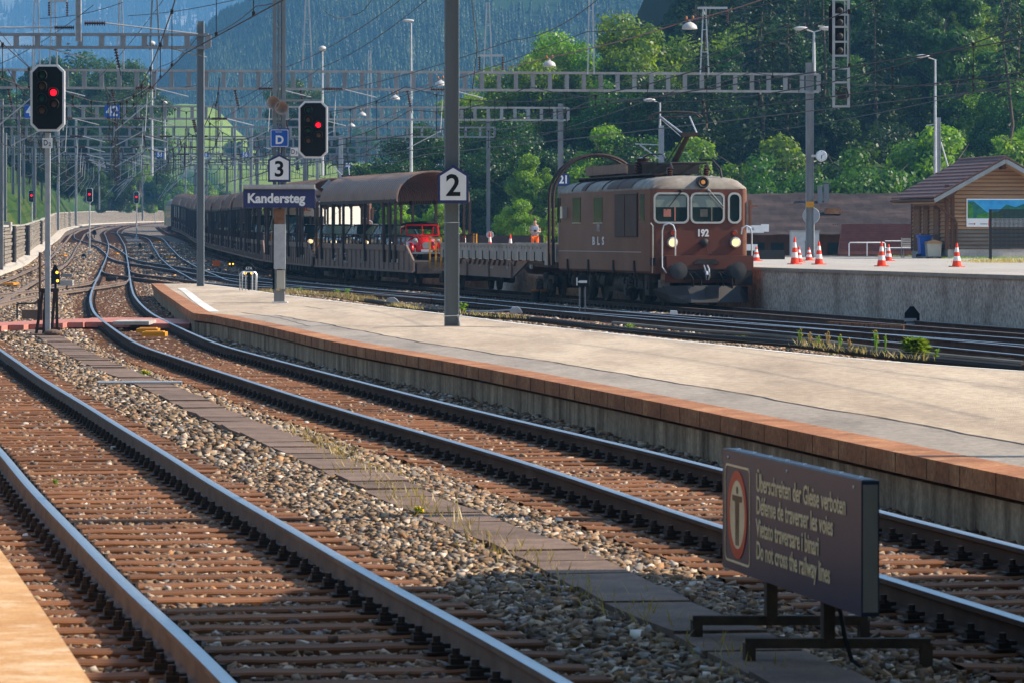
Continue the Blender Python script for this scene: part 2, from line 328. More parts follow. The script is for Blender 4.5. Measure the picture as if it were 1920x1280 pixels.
# ---------------------------------------------------------------- ground materials
def ballast_mat(name, cs, scale=11.0, bump=1.0):
    m = bpy.data.materials.new(name); m.use_nodes = True; n = m.node_tree; N = n.nodes; L = n.links; p = N['Principled BSDF']
    tc = N.new('ShaderNodeTexCoord'); v = N.new('ShaderNodeTexVoronoi'); v.inputs['Scale'].default_value = scale; L.new(tc.outputs['Object'], v.inputs['Vector'])
    sp = N.new('ShaderNodeSeparateColor'); L.new(v.outputs['Color'], sp.inputs[0])
    r = N.new('ShaderNodeValToRGB'); e = r.color_ramp.elements; e[0].color = (*cs[0], 1); e[1].color = (*cs[-1], 1)
    for i, c in enumerate(cs[1:-1]): x = e.new((i + 1) / (len(cs) - 1)); x.color = (*c, 1)
    L.new(sp.outputs[0], r.inputs[0])
    t = N.new('ShaderNodeTexNoise'); t.inputs['Scale'].default_value = .5; t.inputs['Detail'].default_value = 6; L.new(tc.outputs['Object'], t.inputs['Vector'])
    mr = N.new('ShaderNodeMapRange'); mr.inputs[1].default_value = .35; mr.inputs[2].default_value = .65; mr.inputs[3].default_value = .72; mr.inputs[4].default_value = 1.15; L.new(t.outputs[0], mr.inputs[0])
    x = N.new('ShaderNodeMix'); x.data_type = 'RGBA'; x.blend_type = 'MULTIPLY'; x.inputs[0].default_value = 1; L.new(r.outputs[0], x.inputs[6]); L.new(mr.outputs[0], x.inputs[7])
    L.new(x.outputs[2], p.inputs['Base Color']); p.inputs['Roughness'].default_value = .9; p.inputs['Specular IOR Level'].default_value = .2
    bp = N.new('ShaderNodeBump'); bp.inputs['Strength'].default_value = bump; bp.inputs['Distance'].default_value = .03; bp.invert = True
    L.new(v.outputs['Distance'], bp.inputs['Height']); L.new(bp.outputs[0], p.inputs['Normal']); return m
M['ground'] = ballast_mat('ballast_bed', [(.09, .06, .042), (.20, .15, .11), (.13, .095, .072), (.30, .25, .20), (.08, .06, .05)])
M['stone'] = attr_color(mat('ballast_stone', (1, 1, 1), .85, spec=.25))
M['grass'] = mat('meadow_grass', (.19, .26, .035), .9, 0, (.12, .18, .026), .05, .9, .3, 3, spec=.1, dirt=(.22, .21, .05), dscale=.025, damt=.6)
M['grass_dk'] = mat('shaded_bank_grass', (.018, .05, .012), .9, 0, (.04, .075, .016), .12, .8, .8, 1.5, spec=.03, dirt=(.11, .12, .03), dscale=.05, damt=.6)  # shade of the bank trees put into this darker green
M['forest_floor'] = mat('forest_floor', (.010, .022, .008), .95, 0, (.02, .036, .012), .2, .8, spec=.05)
M['rock'] = mat('limestone_rock', (.75, .70, .62), .9, 0, (.10, .15, .09), .0035, 1.0, spec=.1)
M['plat'] = mat('platform_asphalt', (.53, .43, .32), .9, 0, (.36, .28, .205), .55, .95, .5, 90, dirt=(.27, .215, .165), dscale=1.5, damt=.6, stretch=(.8, .13, 1), spec=.08, fine=(9, .28))
M['plat_grey'] = mat('platform_margin_asphalt', (.34, .295, .245), .85, 0, (.25, .215, .18), .5, .8, .25, 120, dirt=(.15, .135, .12), dscale=1.4, damt=.6, stretch=(1, .2, 1), spec=.08, fine=(12, .3))
M['joint'] = mat('tar_joint_and_shadow', (.035, .033, .03), .8, 0, (.06, .055, .05), 3, .5)  # tar joints; the same dark also paints the mast shadow lines
M['whiteline'] = mat('worn_white_paint', (.74, .72, .66), .7, 0, (.55, .52, .46), 2.5, .8, dirt=(.42, .37, .31), dscale=1.5, damt=.6)
M['platwall'] = mat('streaked_platform_wall', (.56, .41, .275), .9, 0, (.15, .10, .065), 1.1, 1.0, .3, 14, dirt=(.24, .17, .115), dscale=2.6, damt=.7, fine=(14, .3), stretch=(2.2, 2.2, .30), spec=.1)
M['rampwall'] = mat('exposed_aggregate_wall', (.72, .62, .53), .9, 0, (.22, .18, .15), 11, .9, .6, 24, dirt=(.15, .105, .075), dscale=.45, damt=.6, stretch=(1, 1, .8), spec=.2)
M['ramp'] = mat('ramp_asphalt', (.42, .38, .33), .85, 0, (.33, .30, .26), .5, .8, .2, 60, stretch=(1, .25, 1), dirt=(.26, .23, .20), dscale=.6, damt=.4, fine=(8, .25))
M['stonewall'] = mat('dry_stone_wall', (.30, .26, .22), .9, 0, (.10, .085, .07), 1.3, 1.0, .9, 5, dirt=(.46, .41, .34), dscale=2.2, damt=.7, stretch=(1, 1, 3))
M['edge'] = mat('pale_concrete_footing', (.55, .50, .43), .9, 0, (.45, .40, .34), 1, .8)

# ---------------------------------------------------------------- railway tracks: pixel centre lines laid on the ground
def px_path(pts, ext0=None, ext1=None, relaxn=6, step=1.0):
    w = [G(u, v) for u, v in pts]
    for q in w: q.z = 0
    p = relax(smooth_path(w, step), relaxn * 3)
    if ext0: t = (p[0] - p[1]).normalized(); p = [p[0] + t * ext0] + p
    if ext1: t = (p[-1] - p[-2]).normalized(); p = p + [p[-1] + t * ext1]
    p = resample(p, step)
    for q in p: q.z = zp(q.y)
    return p
t1r = px_path([(1050, 1280), (973, 1230), (873, 1176), (707, 1093), (640, 1050), (500, 969), (375, 896), (317, 857), (217, 797), (167, 765), (117, 735), (67, 704), (0, 657)], 9, 20, 10, .5)
T1 = offset(t1r, -.7175)
T1.sort(key=lambda q: q.y)
T2 = px_path([(2178, 1156), (1700, 1025), (1456, 957), (1135, 863), (737, 760), (522, 700), (407, 667), (324, 640), (250, 600), (226, 582), (212.5, 560), (210.5, 540), (214, 517), (218, 490), (219, 462), (213, 447), (208, 436), (222, 427), (262, 420), (330, 416)], 12, 0, 8, .5)
T3 = px_path([(-190, 615), (-95, 580), (-37, 560), (29, 529), (72, 510), (104, 492), (127, 465), (138, 451), (151, 437), (175, 427), (225, 421), (300, 417.5)], 0, 0, 6)
T4 = px_path([(-90, 577), (0, 558), (45, 550), (86, 545.5), (150, 537), (205, 528), (214, 515)], 0, 0, 8)
T5 = px_path([(151, 437), (154, 447), (175, 454), (196, 462), (214, 474), (226, 484), (250, 491), (290, 497), (342, 505), (420, 517.5), (537, 530), (700, 545.5), (1000, 574), (1300, 601), (1600, 627), (1920, 657)], 0, 25, 8)
T6 = px_path([(219, 436), (262, 441), (291, 448), (306, 467), (322, 485), (345, 501), (376, 516), (402, 527), (470, 535), (640, 543)], 0, 0, 6)
T7 = px_path([(215, 500), (220, 510), (245, 515.5), (290, 521), (340, 528), (400, 534), (520, 541), (700, 550), (860, 561)], 0, 0, 8)
T9 = px_path([(1100, 583), (1250, 592), (1450, 606), (1690, 623), (1920, 640)], 0, 25, 8)
LTw = [Vector((13.0, 79, 0)), Vector((11.1, 89.3, 0)), Vector((8.6, 103.2, 0)), Vector((5.5, 121, 0)), Vector((2.3, 138, 0))]
for (u, v) in [(700, 530), (537, 516), (417, 482), (384, 470), (369, 460), (355, 450), (336, 442), (317, 438), (308, 433.5), (300, 428)]:
    q = G(u, v); LTw.append(Vector((q.x + .8, q.y, 0)))
LT = relax(smooth_path(LTw, 1.0), 60)
t = (LT[-1] - LT[-2]).normalized(); LT = LT + [LT[-1] + t * 60]
LT = resample([LT[0] + (LT[0] - LT[1]).normalized() * 25] + LT, 1.0)
for q in LT: q.z = zp(q.y)
RAILP = [(-.075, -.172), (.075, -.172), (.075, -.158), (.014, -.140), (.010, -.048), (.036, -.036), (.036, -.006), (.028, 0), (-.028, 0), (-.036, -.006), (-.036, -.036), (-.010, -.048), (-.014, -.140), (-.075, -.158)]
RAILM = [0] * 14; RAILM[6] = RAILM[7] = RAILM[8] = 1
def fastening_mesh():
    b = MB(); b.b(-.19, .19, -.08, .08, 0, .014)
    for s in (-1, 1):
        b.b(s * .125 - .035, s * .125 + .035, -.05, .05, .012, .045); b.cyl((s * .125, 0, .045), (s * .125, 0, .095), .022, 6); b.cyl((s * .125, 0, .045), (s * .125, 0, .062), .036, 6)
        b.b(s * .085 - .03, s * .085 + .03, -.035, .035, .03, .055)
    return b.mesh('rail_fastening', M['fasten'])
FM = fastening_mesh()
def sleeper_mesh(seed):
    r = random.Random(seed); b = MB(); xs = [-1.3, -1.0, -.7, -.4, -.1, .2, .5, .8, 1.05, 1.3]; rows = []
    for x in xs:
        w = .118 + r.uniform(-.006, .006); h = r.uniform(-.012, .003)
        rows.append([(x, -w, -.15), (x, -w, -.012 + h), (x, -w + .015, h), (x, w - .015, h), (x, w, -.012 + h), (x, w, -.15)])
    b.sheet(rows); return b.mesh('sleeper', M['sleeper'])
SM = [sleeper_mesh(i) for i in range(5)]
def make_track(path, label, ind=100, fast=0, spacing=.6, far_every=1, shiny=True, dusty=False, rails=True, d0=None):
    root = empty('railway_track', path[0], 0, label, 'railway track')
    base = Vector(path[0])
    def rel(pp): return [q - base for q in pp]
    side = M['rail_dusty'] if dusty else M['rail_side']; top = M['rail_top'] if shiny else M['rail_top_dull']
    for k in (-.7535, .7535):
        MB().sweep(rel(offset(path, k)), RAILP, RAILM).build('rail', [side, top], root, smooth=40)
    sp = resample(path, spacing); ns = normals2(sp)
    idx = sorted(range(len(sp)), key=lambda i: abs(sp[i].y - (d0 or 0)))
    near = set(idx[:ind]); far = [i for i in range(len(sp)) if i not in near]
    fm = MB()
    for i in range(len(sp)):
        n = ns[i]; a = math.atan2(n.y, n.x) + rnd.uniform(-.012, .012); q = sp[i] - base
        if i in near:
            o = bpy.data.objects.new('sleeper', rnd.choice(SM)); C.objects.link(o); o.parent = root
            o.location = (q.x, q.y, q.z - .164 + rnd.uniform(-.006, .004)); o.rotation_euler = (0, 0, a)
            if sp[i].y < fast:
                for s in (-.7535, .7535):
                    f = bpy.data.objects.new('rail_fastening', FM); C.objects.link(f); f.parent = o; f.location = (s, 0, 0)
        elif i % far_every == 0:
            Mx = Matrix.Translation((q.x, q.y, q.z - .172)) @ Matrix.Rotation(a, 4, 'Z')
            fm.b(-1.3, 1.3, -.12, .12, -.12, -.003, 0, Mx)
            if sp[i].y < 330:
                for s in (-1, 1):
                    for e in (-1, 1): fm.b(s * .7535 + e * .12 - .04, s * .7535 + e * .12 + .04, -.06, .06, 0, .07, 1, Mx)
    if fm.v: tag(fm.build('sleepers', [M['sleeper'], M['fasten']], root), kind='stuff')
    return root
make_track(T1, 'nearest railway track with shiny blue-grey rails curving across the left foreground', 100, 75, dusty=True)
make_track(T2, 'railway track running along the rust-edged platform and winding far back to the left', 110, 85)
make_track(T3, 'far left curved track in front of the stone retaining wall', 100, 0, shiny=False, dusty=True)
make_track(T4, 'rusty crossover rails rising gently behind the left signal post', 60, 0, shiny=False, dusty=True)
make_track(T5, 'track between platform and brown locomotive that crosses over to the far left track', 100, 0, d0=70)
make_track(T6, 'curved switch track bending right just left of the grey platform mast', 100, 0, d0=180)
make_track(T7, 'dark switch track passing just behind the far tip of the platform', 60, 0, shiny=False, d0=150)
make_track(T9, 'turnout rails squeezed between platform track and locomotive track at the right', 40, 0, d0=70)
make_track(LT, 'track under the brown locomotive along the foot of the ramp wall', 100, 0, shiny=False, d0=75)
for (u0, v0, u1, v1) in [(1555, 608.5, 1693, 616.5)]:
    a = G(u0, v0, -.01); c = G(u1, v1, -.01); b = MB(); b.bar(a, c, .07, .14)
    n = 6
    for k in range(n + 1): q = a.lerp(c, k / n); b.bar(q + Vector((-.02, -.06, -.02)), q + Vector((0, .03, -.02)), .06, .17)
    tag(b.build('check_rail', M['rusty']), 'short rusty check rail bolted beside the crossing near the ramp wall', 'check rail')

# ---------------------------------------------------------------- terrain
GZ = -.215
def ground_rows():
    ds = [4, 8, 12, 16, 20, 25, 30, 40, 50, 60, 80, 100, 120, 150] + list(range(170, 1300, 20)) + [1500, 2000, 3000, 5000, 8000]
    return ds
b = MB(); rows = []
for d in ground_rows():
    w = .30 * d + 60; rows.append([Vector((-w + 2 * w * k / 40, d, zp(d) + GZ)) for k in range(41)])
rows.insert(0, [Vector((q.x * 1.0, -40, GZ)) for q in rows[0]])
gr = b.sheet(rows).build('ground', M['ground'], smooth=True); tag(gr, kind='structure')

# loose ballast: every stone a small jittered block in one mesh, coloured by where it lies
def poly_from(pts): return np.array([(q[0], q[1]) for q in pts])
def inside(poly, X, Y):
    r = np.zeros(len(X), bool); n = len(poly); j = n - 1
    for i in range(n):
        xi, yi = poly[i]; xj, yj = poly[j]
        c = ((yi > Y) != (yj > Y)); 
        with np.errstate(divide='ignore', invalid='ignore'): xx = (xj - xi) * (Y - yi) / (yj - yi) + xi
        r ^= c & (X < xx); j = i
    return r
DUCTP = [G(u, v, -.14) for u, v in [(60, 615), (90, 630), (155, 667), (232, 700), (315, 733), (385, 767), (458, 800), (543, 833), (650, 878), (743, 920), (870, 974), (950, 1003), (1045, 1043), (1123, 1083), (1215, 1130), (1400, 1212), (1530, 1280), (1750, 1390)]]
DUCTP = relax(smooth_path(DUCTP, .5), 8); DUCTP.sort(key=lambda q: q.y); DX = np.array([q.x for q in DUCTP]); DY = np.array([q.y for q in DUCTP])
ZX = np.array([a for a, _ in ZP]); ZY = np.array([b_ for _, b_ in ZP])
COP = [G(u, v, .3) for u, v in [(2500, 1010), (1920, 897), (1600, 830), (1280, 763), (1000, 708), (853, 680), (700, 654), (600, 635), (500, 612), (400, 591.5)]]
PTIP = [G(u, v, .3) for u, v in [(364, 587.5), (345, 576), (322, 560), (300, 545), (285, 531.5)]]
PFAR = [G(u, v, .3) for u, v in [(376, 531), (450, 541), (534, 553), (600, 561), (700, 573), (850, 590), (1000, 609), (1300, 640), (1600, 671), (1920, 695), (2500, 730)]]
PLAT = poly_from(COP + PTIP + PFAR)
NEARP = [Vector((-6, 10, .3)), G(-200, 800, .3), G(-60, 945, .3), G(0, 1030, .3), G(60, 1115, .3), G(115, 1195, .3), G(170, 1280, .3), Vector((-.9, 11, .3)), Vector((.3, 4, .3))]
NPOLY = poly_from(NEARP)
tr = {}
for k, pth in dict(T1=T1, T2=T2, T3=T3, T5=T5, LT=LT, T6=T6, T7=T7, T4=T4).items(): tr[k] = np.array([(q.x, q.y) for q in pth])
def track_dist(X, Y, names):
    best = np.full(len(X), 99.0)
    for nme in names:
        p = tr[nme]; ys = p[:, 1]; o = np.argsort(ys); xs = np.interp(Y, ys[o], p[o, 0], left=1e4, right=1e4)
        best = np.minimum(best, np.abs(X - xs) * .98)
    return best
def stones(n, d0, d1, size, seed, margin=3.0, flat=.7, zlift=0.0):
    r = np.random.RandomState(seed)
    Y = np.sqrt(r.uniform(d0 ** 2, d1 ** 2, n)); X = r.uniform(-1, 1, n) * (Y * 960 / F + margin)
    k = ~inside(PLAT, X, Y) & ~inside(NPOLY, X, Y); k &= X < np.interp(Y, [q.y for q in LT], [q.x for q in LT]) + 1.7
    k &= (np.abs(X - np.interp(Y, DY, DX)) > .29) | (Y > DY[-1])
    for nme in ('T1', 'T2'):                                                  # stones lie between the sleepers, few on top of them
        p = tr[nme]; 
        if nme == 'T2': p = p[p[:, 1] < 140]
        cs = np.concatenate([[0], np.cumsum(np.hypot(*np.diff(p, axis=0).T))]); o = np.argsort(p[:, 1]); xc = np.interp(Y, p[o, 1], p[o, 0], left=1e4, right=1e4); sc_ = np.interp(Y, p[o, 1], cs[o]); tx = np.interp(Y, p[o, 1], np.gradient(p[:, 0], cs)[o])
        ph = (sc_ + (X - xc) * tx) % .6; ph = np.minimum(ph, .6 - ph); k &= ~((np.abs(X - xc) < 1.36) & (ph < .135) & (r.uniform(0, 1, n) > .07))
    X, Y = X[k], Y[k]; n = len(X); td = track_dist(X, Y, ['T1', 'T2', 'LT', 'T5'])
    z = np.interp(Y, ZX, ZY) + GZ + .004 + zlift + r.uniform(-.02, .026, n)
    sh = np.clip((td - 1.35) / .5, 0, 1); z += .034 * sh + (1 - sh) * .001                       # shoulders stand a bit higher than the crib
    z -= np.where(td < 1.3, .006, 0)
    s = size * r.uniform(.55, 1.25, n) * np.where(td < 1.3, .85, 1)
    cube = np.array([(x, y, zz) for zz in (-1, 1) for y in (-1, 1) for x in (-1, 1)], float)
    V = cube[None] * (1 + r.uniform(-.55, .34, (n, 8, 3)))
    V *= (s[:, None] * np.stack([r.uniform(.8, 1.5, n), r.uniform(.7, 1.1, n), r.uniform(.45, .9, n) * flat * 1.3], 1))[:, None, :] * .5
    a = r.uniform(0, 6.283, n); bb = r.uniform(-.6, .6, n); ca, sa, cb, sb = np.cos(a), np.sin(a), np.cos(bb), np.sin(bb)
    x = V[..., 0] * cb[:, None] - V[..., 2] * sb[:, None]; zz = V[..., 0] * sb[:, None] + V[..., 2] * cb[:, None]; y = V[..., 1]
    V = np.stack([x * ca[:, None] - y * sa[:, None] + X[:, None], x * sa[:, None] + y * ca[:, None] + Y[:, None], zz + z[:, None]], -1)
    pal = np.array([(.33, .24, .16), (.24, .17, .11), (.15, .105, .072), (.44, .36, .27), (.26, .24, .22), (.09, .065, .05), (.60, .56, .50), (.38, .22, .12), (.17, .165, .165)])
    w = np.array([.2, .18, .14, .13, .1, .1, .05, .06, .04]); ci = r.choice(len(pal), n, p=w); col = pal[ci] * r.uniform(.75, 1.2, n)[:, None]
    rust = np.clip(1 - (td - .9) / .9, 0, 1)[:, None] * .16; col = col * np.array([.87, .82, .765]) * r.uniform(.62, 1.3, n)[:, None]; col = col * (1 - rust) + np.array([.19, .085, .048]) * rust * r.uniform(.7, 1.4, n)[:, None]
    return V.reshape(-1, 3), np.repeat(col, 8, 0), n
def stone_mesh(name, parts, label):
    V = np.concatenate([p[0] for p in parts]); K = np.concatenate([p[1] for p in parts]); n = len(V) // 8
    q = np.array([(0, 2, 3, 1), (4, 5, 7, 6), (0, 1, 5, 4), (2, 6, 7, 3), (0, 4, 6, 2), (1, 3, 7, 5)])
    Fc = (q[None] + (np.arange(n) * 8)[:, None, None]).reshape(-1)
    me = bpy.data.meshes.new(name); me.vertices.add(len(V)); me.vertices.foreach_set('co', V.ravel())
    me.loops.add(len(Fc)); me.loops.foreach_set('vertex_index', Fc); me.polygons.add(n * 6); me.polygons.foreach_set('loop_start', np.arange(n * 6) * 4)
    me.update(calc_edges=True)
    ca = me.color_attributes.new('col', 'FLOAT_COLOR', 'POINT'); ca.data.foreach_set('color', np.concatenate([K, np.ones((len(K), 1))], 1).ravel())
    me.materials.append(M['stone']); o = bpy.data.objects.new(name, me); C.objects.link(o); tag(o, label, kind='stuff'); return o
QK = globals().get('QUICK', 1.0)
stone_mesh('ballast_stones', [stones(int(190000 * QK), 13, 40, .050, 1, 1.2), stones(int(170000 * QK), 40, 85, .066, 2, 1.5), stones(int(190000 * QK), 85, 200, .09, 3, 2), stones(int(90000 * QK), 200, 420, .15, 4, 4)], 'loose tan and grey ballast stones lying between and beside all the tracks')

# ---------------------------------------------------------------- middle platform
pr = empty('station_platform', (0, 0, 0), 0, 'long asphalt island platform with rust-stained edge stones', 'platform')
pr['kind'] = 'structure'
cop = relax(smooth_path([Vector((q.x, q.y, .3)) for q in reversed(COP)], .8), 6)      # far to near
tip = [Vector((q.x, q.y, .3)) for q in reversed(PTIP)]
far = relax(smooth_path([Vector((q.x, q.y, .3)) for q in PFAR], 1.5), 4)
wholeedge = smooth_path(tip, .8) + cop
inner = [p - n * .40 for p, n in zip(wholeedge, normals2(wholeedge))]
def toward(a, c): return a
# surface as strips between inner coping line and far line
def at_y(path, y):
    ps = sorted(path, key=lambda q: q.y)
    for a, c in zip(ps, ps[1:]):
        if a.y <= y <= c.y and c.y > a.y: return a.x + (c.x - a.x) * (y - a.y) / (c.y - a.y)
    return ps[0].x if y < ps[0].y else ps[-1].x
sgn = 1 if (inner[5].x - wholeedge[5].x) > 0 else -1
inner = [p - n * .40 * sgn for p, n in zip(wholeedge, normals2(wholeedge))]
if inner[len(inner) // 2].x < wholeedge[len(wholeedge) // 2].x: inner = [p + n * .40 * sgn for p, n in zip(wholeedge, normals2(wholeedge))]
ys = [wholeedge[-1].y + (wholeedge[0].y - wholeedge[-1].y) * (k / 200) ** 1.3 for k in range(201)]
farE = far; 
rows = []; rowg = []; rowj = []
for y in ys:
    xi = at_y(inner, y); xf = at_y(farE, y)
    if xf < xi + .05: xf = xi + .05
    rows.append([Vector((xi + (xf - xi) * k / 12, y, .296)) for k in range(13)])
MB().sheet(rows).build('surface', M['plat'], pr)
n2 = [v for v in cop if v.y < 96]
def strip(path, a, c, z, name, mt, parent, flip=1):
    ns = normals2(path); MB().sheet([[Vector((p.x + n.x * a * flip, p.y + n.y * a * flip, z)), Vector((p.x + n.x * c * flip, p.y + n.y * c * flip, z))] for p, n in zip(path, ns)]).build(name, mt, parent)
ins = 1 if (cop[10].x + normals2(cop)[10].x) > cop[10].x else -1
jit = [Vector((q.x + .05 * math.sin(i * .7) * math.sin(i * .13) + .02 * math.sin(i * 2.1), q.y, 0)) for i, q in enumerate(n2)]
strip(n2, .41, 1.36, .3, 'margin', M['plat_grey'], pr, ins)
strip(jit, 1.34, 1.385, .3035, 'joint', M['joint'], pr, ins)
# edge stones with a slightly uneven line, and the wall below
prof = [(-.02, .305), (.40, .305), (.40, .10), (-.02, .14)]
wob = [Vector((q.x, q.y, 0)) for q in wholeedge]
MB().sweep(wob, [(a * ins, z) for a, z in prof]).build('edge_stones', M['coping'], pr)
je = MB(); acc = resample(wob, 1.0); nn = normals2(acc)
for i, (q, n) in enumerate(zip(acc, nn)):
    if q.y < 90: n_ = n * ins; je.bar(q - n_ * .0215 + Vector((0, 0, .302)), q - n_ * .0215 + Vector((0, 0, .145)), .005, .005)
je.build('stone_joints', M['joint'], pr)
MB().sweep(wob, [(.05 * ins, .10), (.3 * ins, .10), (.3 * ins, -.4), (.05 * ins, -.4)]).build('wall', M['platwall'], pr)
MB().sweep([Vector((q.x, q.y, 0)) for q in far], [(-.03, .294), (.03, .294), (.03, -.3), (-.03, -.3)]).build('rear_wall', M['platwall'], pr)
MB().sheet([[Vector((q.x - .16, q.y, .3005)), Vector((q.x - .02, q.y, .3005))] for q in far]).build('white_line', M['whiteline'], pr)
wl = smooth_path([G(u, v, .3) for u, v in [(340, 541), (352, 549), (366, 561), (384, 574), (402, 585)]], .5)
MB().sheet([[Vector((q.x - .13, q.y, .3045)), Vector((q.x + .12, q.y, .3045))] for q in wl]).build('white_line', M['whiteline'], pr)
for pts in ([(452, 586), (520, 596), (580, 612)], [(568, 574), (606, 580)], [(700, 614), (833, 612), (960, 614)], [(400, 568.5), (470, 568), (514, 567)], [(1100, 612), (1400, 640), (1900, 672)]):  # cracks, plus mast shadows painted as dark strips beside both masts
    cp = smooth_path([G(u, v, .3) for u, v in pts], .4)
    MB().sheet([[Vector((q.x + .02 * math.sin(q.y * 3), q.y - .10, .3028)), Vector((q.x + .02 * math.sin(q.y * 3), q.y + .10, .3028))] for q in cp]).build('crack_and_shadow_line', M['joint'], pr)
# near platform the photographer stands on
npf = empty('station_platform', (0, 0, 0), 0, 'near platform corner with ochre edge stones at the bottom left', 'platform'); npf['kind'] = 'structure'
ne = relax(smooth_path([G(u, v, .3) for u, v in [(-260, 760), (-120, 880), (0, 1030), (60, 1115), (115, 1195), (170, 1280)]] + [Vector((-.95, 12, .3)), Vector((.1, 5, .3))], .5), 4)
M['coping_l'] = mat('ochre_edge_stone', (.62, .37, .17), .8, 0, (.46, .23, .085), 2.2, .9, .35, 60, dirt=(.72, .56, .38), dscale=5, damt=.7, fine=(60, .18))
nl = [Vector((q.x, q.y, 0)) for q in ne]; nd = 1 if (ne[3].x + normals2(ne)[3].x) < ne[3].x else -1
MB().sweep(nl, [(0, .304), (.42 * nd, .304), (.42 * nd, .1), (0, .1)]).build('edge_stones', M['coping_l'], npf)
MB().sweep(nl, [(.04 * nd, .1), (.3 * nd, .1), (.3 * nd, -.4), (.04 * nd, -.4)]).build('wall', M['platwall'], npf)
MB().sheet([[q + Vector((0, 0, .3)) + n * .42 * nd, q + Vector((-9, -2, .3))] for q, n in zip(nl, normals2(nl))]).build('surface', M['plat_grey'], npf)

# ---------------------------------------------------------------- cable duct slabs
dc = [(60, 615), (90, 630), (155, 667), (232, 700), (315, 733), (385, 767), (458, 800), (543, 833), (650, 878), (743, 920), (870, 974), (950, 1003), (1045, 1043), (1123, 1083), (1215, 1130), (1400, 1212), (1530, 1280), (1750, 1390)]
dp = relax(smooth_path([G(u, v, -.14) for u, v in dc], .5), 8); dp = resample(dp, 1.02); dn = normals2(dp)
dr = empty('cable_duct', dp[0], 0, 'line of brown concrete cable duct slabs between the two near tracks', 'cable duct')
for i in range(len(dp) - 1):
    q = (dp[i] + dp[i + 1]) / 2; t = dp[i + 1] - dp[i]; a = math.atan2(t.y, t.x) - math.pi / 2
    b = MB(); j = rnd.uniform(-.012, .012); b.b(-.26, .26, -.495, .495, -.07, .012)
    o = b.build('slab', M['duct'], dr, q - dp[0] + Vector((j, 0, .0 + rnd.uniform(-.014, .014))), a + rnd.uniform(-.035, .035))
    o.rotation_euler[0] = rnd.uniform(-.012, .012); o.rotation_euler[1] = rnd.uniform(-.012, .012)
MB().sweep([q - dp[0] for q in dp], [(-.22, -.05), (.22, -.05), (.22, -.3), (-.22, -.3)]).build('duct_body', M['duct'], dr)
q = G(262, 717, -.12); b = MB()
for k in range(14): b.b(-.62, .62, -.3 + k * .045, -.275 + k * .045, 0, .02)
b.b(-.62, -.59, -.3, .32, -.03, .018); b.b(.59, .62, -.3, .32, -.03, .018)
tag(b.build('grating', M['steel_lt'], None, q, R(4)), 'flat ribbed grating lying across the cable duct', 'grating')

# ---------------------------------------------------------------- wooden foot crossing
cr = empty('foot_crossing', G(180, 600), 0, 'red-brown plank foot crossing leading to the platform end', 'foot crossing')
cx = [(-30, 608), (0, 607), (40, 605), (80, 603), (116, 602), (150, 600), (184, 599), (232, 599), (268, 600), (302, 601), (345, 602), (374, 602)]
for (u0, v0), (u1, v1) in zip(cx, cx[1:]):
    a = G(u0 + 1, v0, -.01); c = G(u1 - .6, v1, -.01); m_ = (a + c) / 2 - cr.location; L_ = (c - a).length
    MB().b(-(c.x - a.x) / 2, (c.x - a.x) / 2, -3.2, 2.4, -.12, .0).build('plank', M['plank'], cr, m_, 0)
q = G(257, 605) - cr.location; MB().b(-.42, .42, -1.6, .4, -.02, .06).build('step', M['concrete'], cr, q)
for i, (u, v, w) in enumerate([(278, 623.5, 20), (290, 630, 22)]):
    q = G(u, v, -.1); b = MB(); s = F / q.y; b.b(-w / s, w / s, -.35, .35, 0, .09); b.b(-w / s * .8, w / s * .8, -.2, .2, .09, .11)
    tag(b.build('balise', M['yellow'], None, q), ['yellow balise bar nearer the plank crossing', 'yellow balise bar farther from the plank crossing'][i], 'balise', 'yellow balises in the middle track')
for i, (u, v, w, lb) in enumerate([(20, 534.5, 22, 'yellow balise at the far left edge between dusty rails'), (118, 480.5, 11, 'orange balise between the curved rails by the stone wall'), (217, 477, 9, 'orange balise in the winding track before the crossover'), (296, 454.5, 10, 'yellow balise in the shaded switch track'), (317, 483.5, 10, 'orange balise in the shaded switch track')]):
    q = G(u, v, -.08); b = MB(); s = F / q.y; b.b(-w / s / 2, w / s / 2, -1.1, 1.1, 0, .08); b.b(-w / s / 3, w / s / 3, -.7, .7, .08, .1)
    tag(b.build('balise', M['yellow'], None, q), lb, 'balise')

# ---------------------------------------------------------------- ramp (raised road behind the locomotive)
rw = [Vector((q.x, q.y, 0)) for q in offset(LT, 1.75 if offset(LT, 1)[20].x > LT[20].x else -1.75) if q.y < 330]
rr = empty('loading_ramp', (0, 0, 0), 0, 'raised concrete loading ramp with asphalt top behind the locomotive', 'loading ramp'); rr['kind'] = 'structure'
MB().sweep(rw, [(0, 1.06), (.4, 1.06), (.4, -.5), (0, -.5)]).build('wall', M['rampwall'], rr)
MB().sweep(rw, [(-.05, 1.14), (.45, 1.14), (.45, 1.05), (-.05, 1.05)]).build('edge_stones', mat('ramp_edge_stone', (.36, .32, .28), .85, 0, (.26, .22, .19), 3, .8, .2, 30, dirt=(.5, .36, .22), damt=.4), rr)
MB().sheet([[Vector((q.x + .3, q.y, 1.136))] + [Vector((q.x + .3 + w, q.y + w * .12, 1.136 + (.0 if w < 30 else -.2))) for w in (3, 8, 16, 24, 60)] for q in rw]).build('road_surface', M['ramp'], rr)
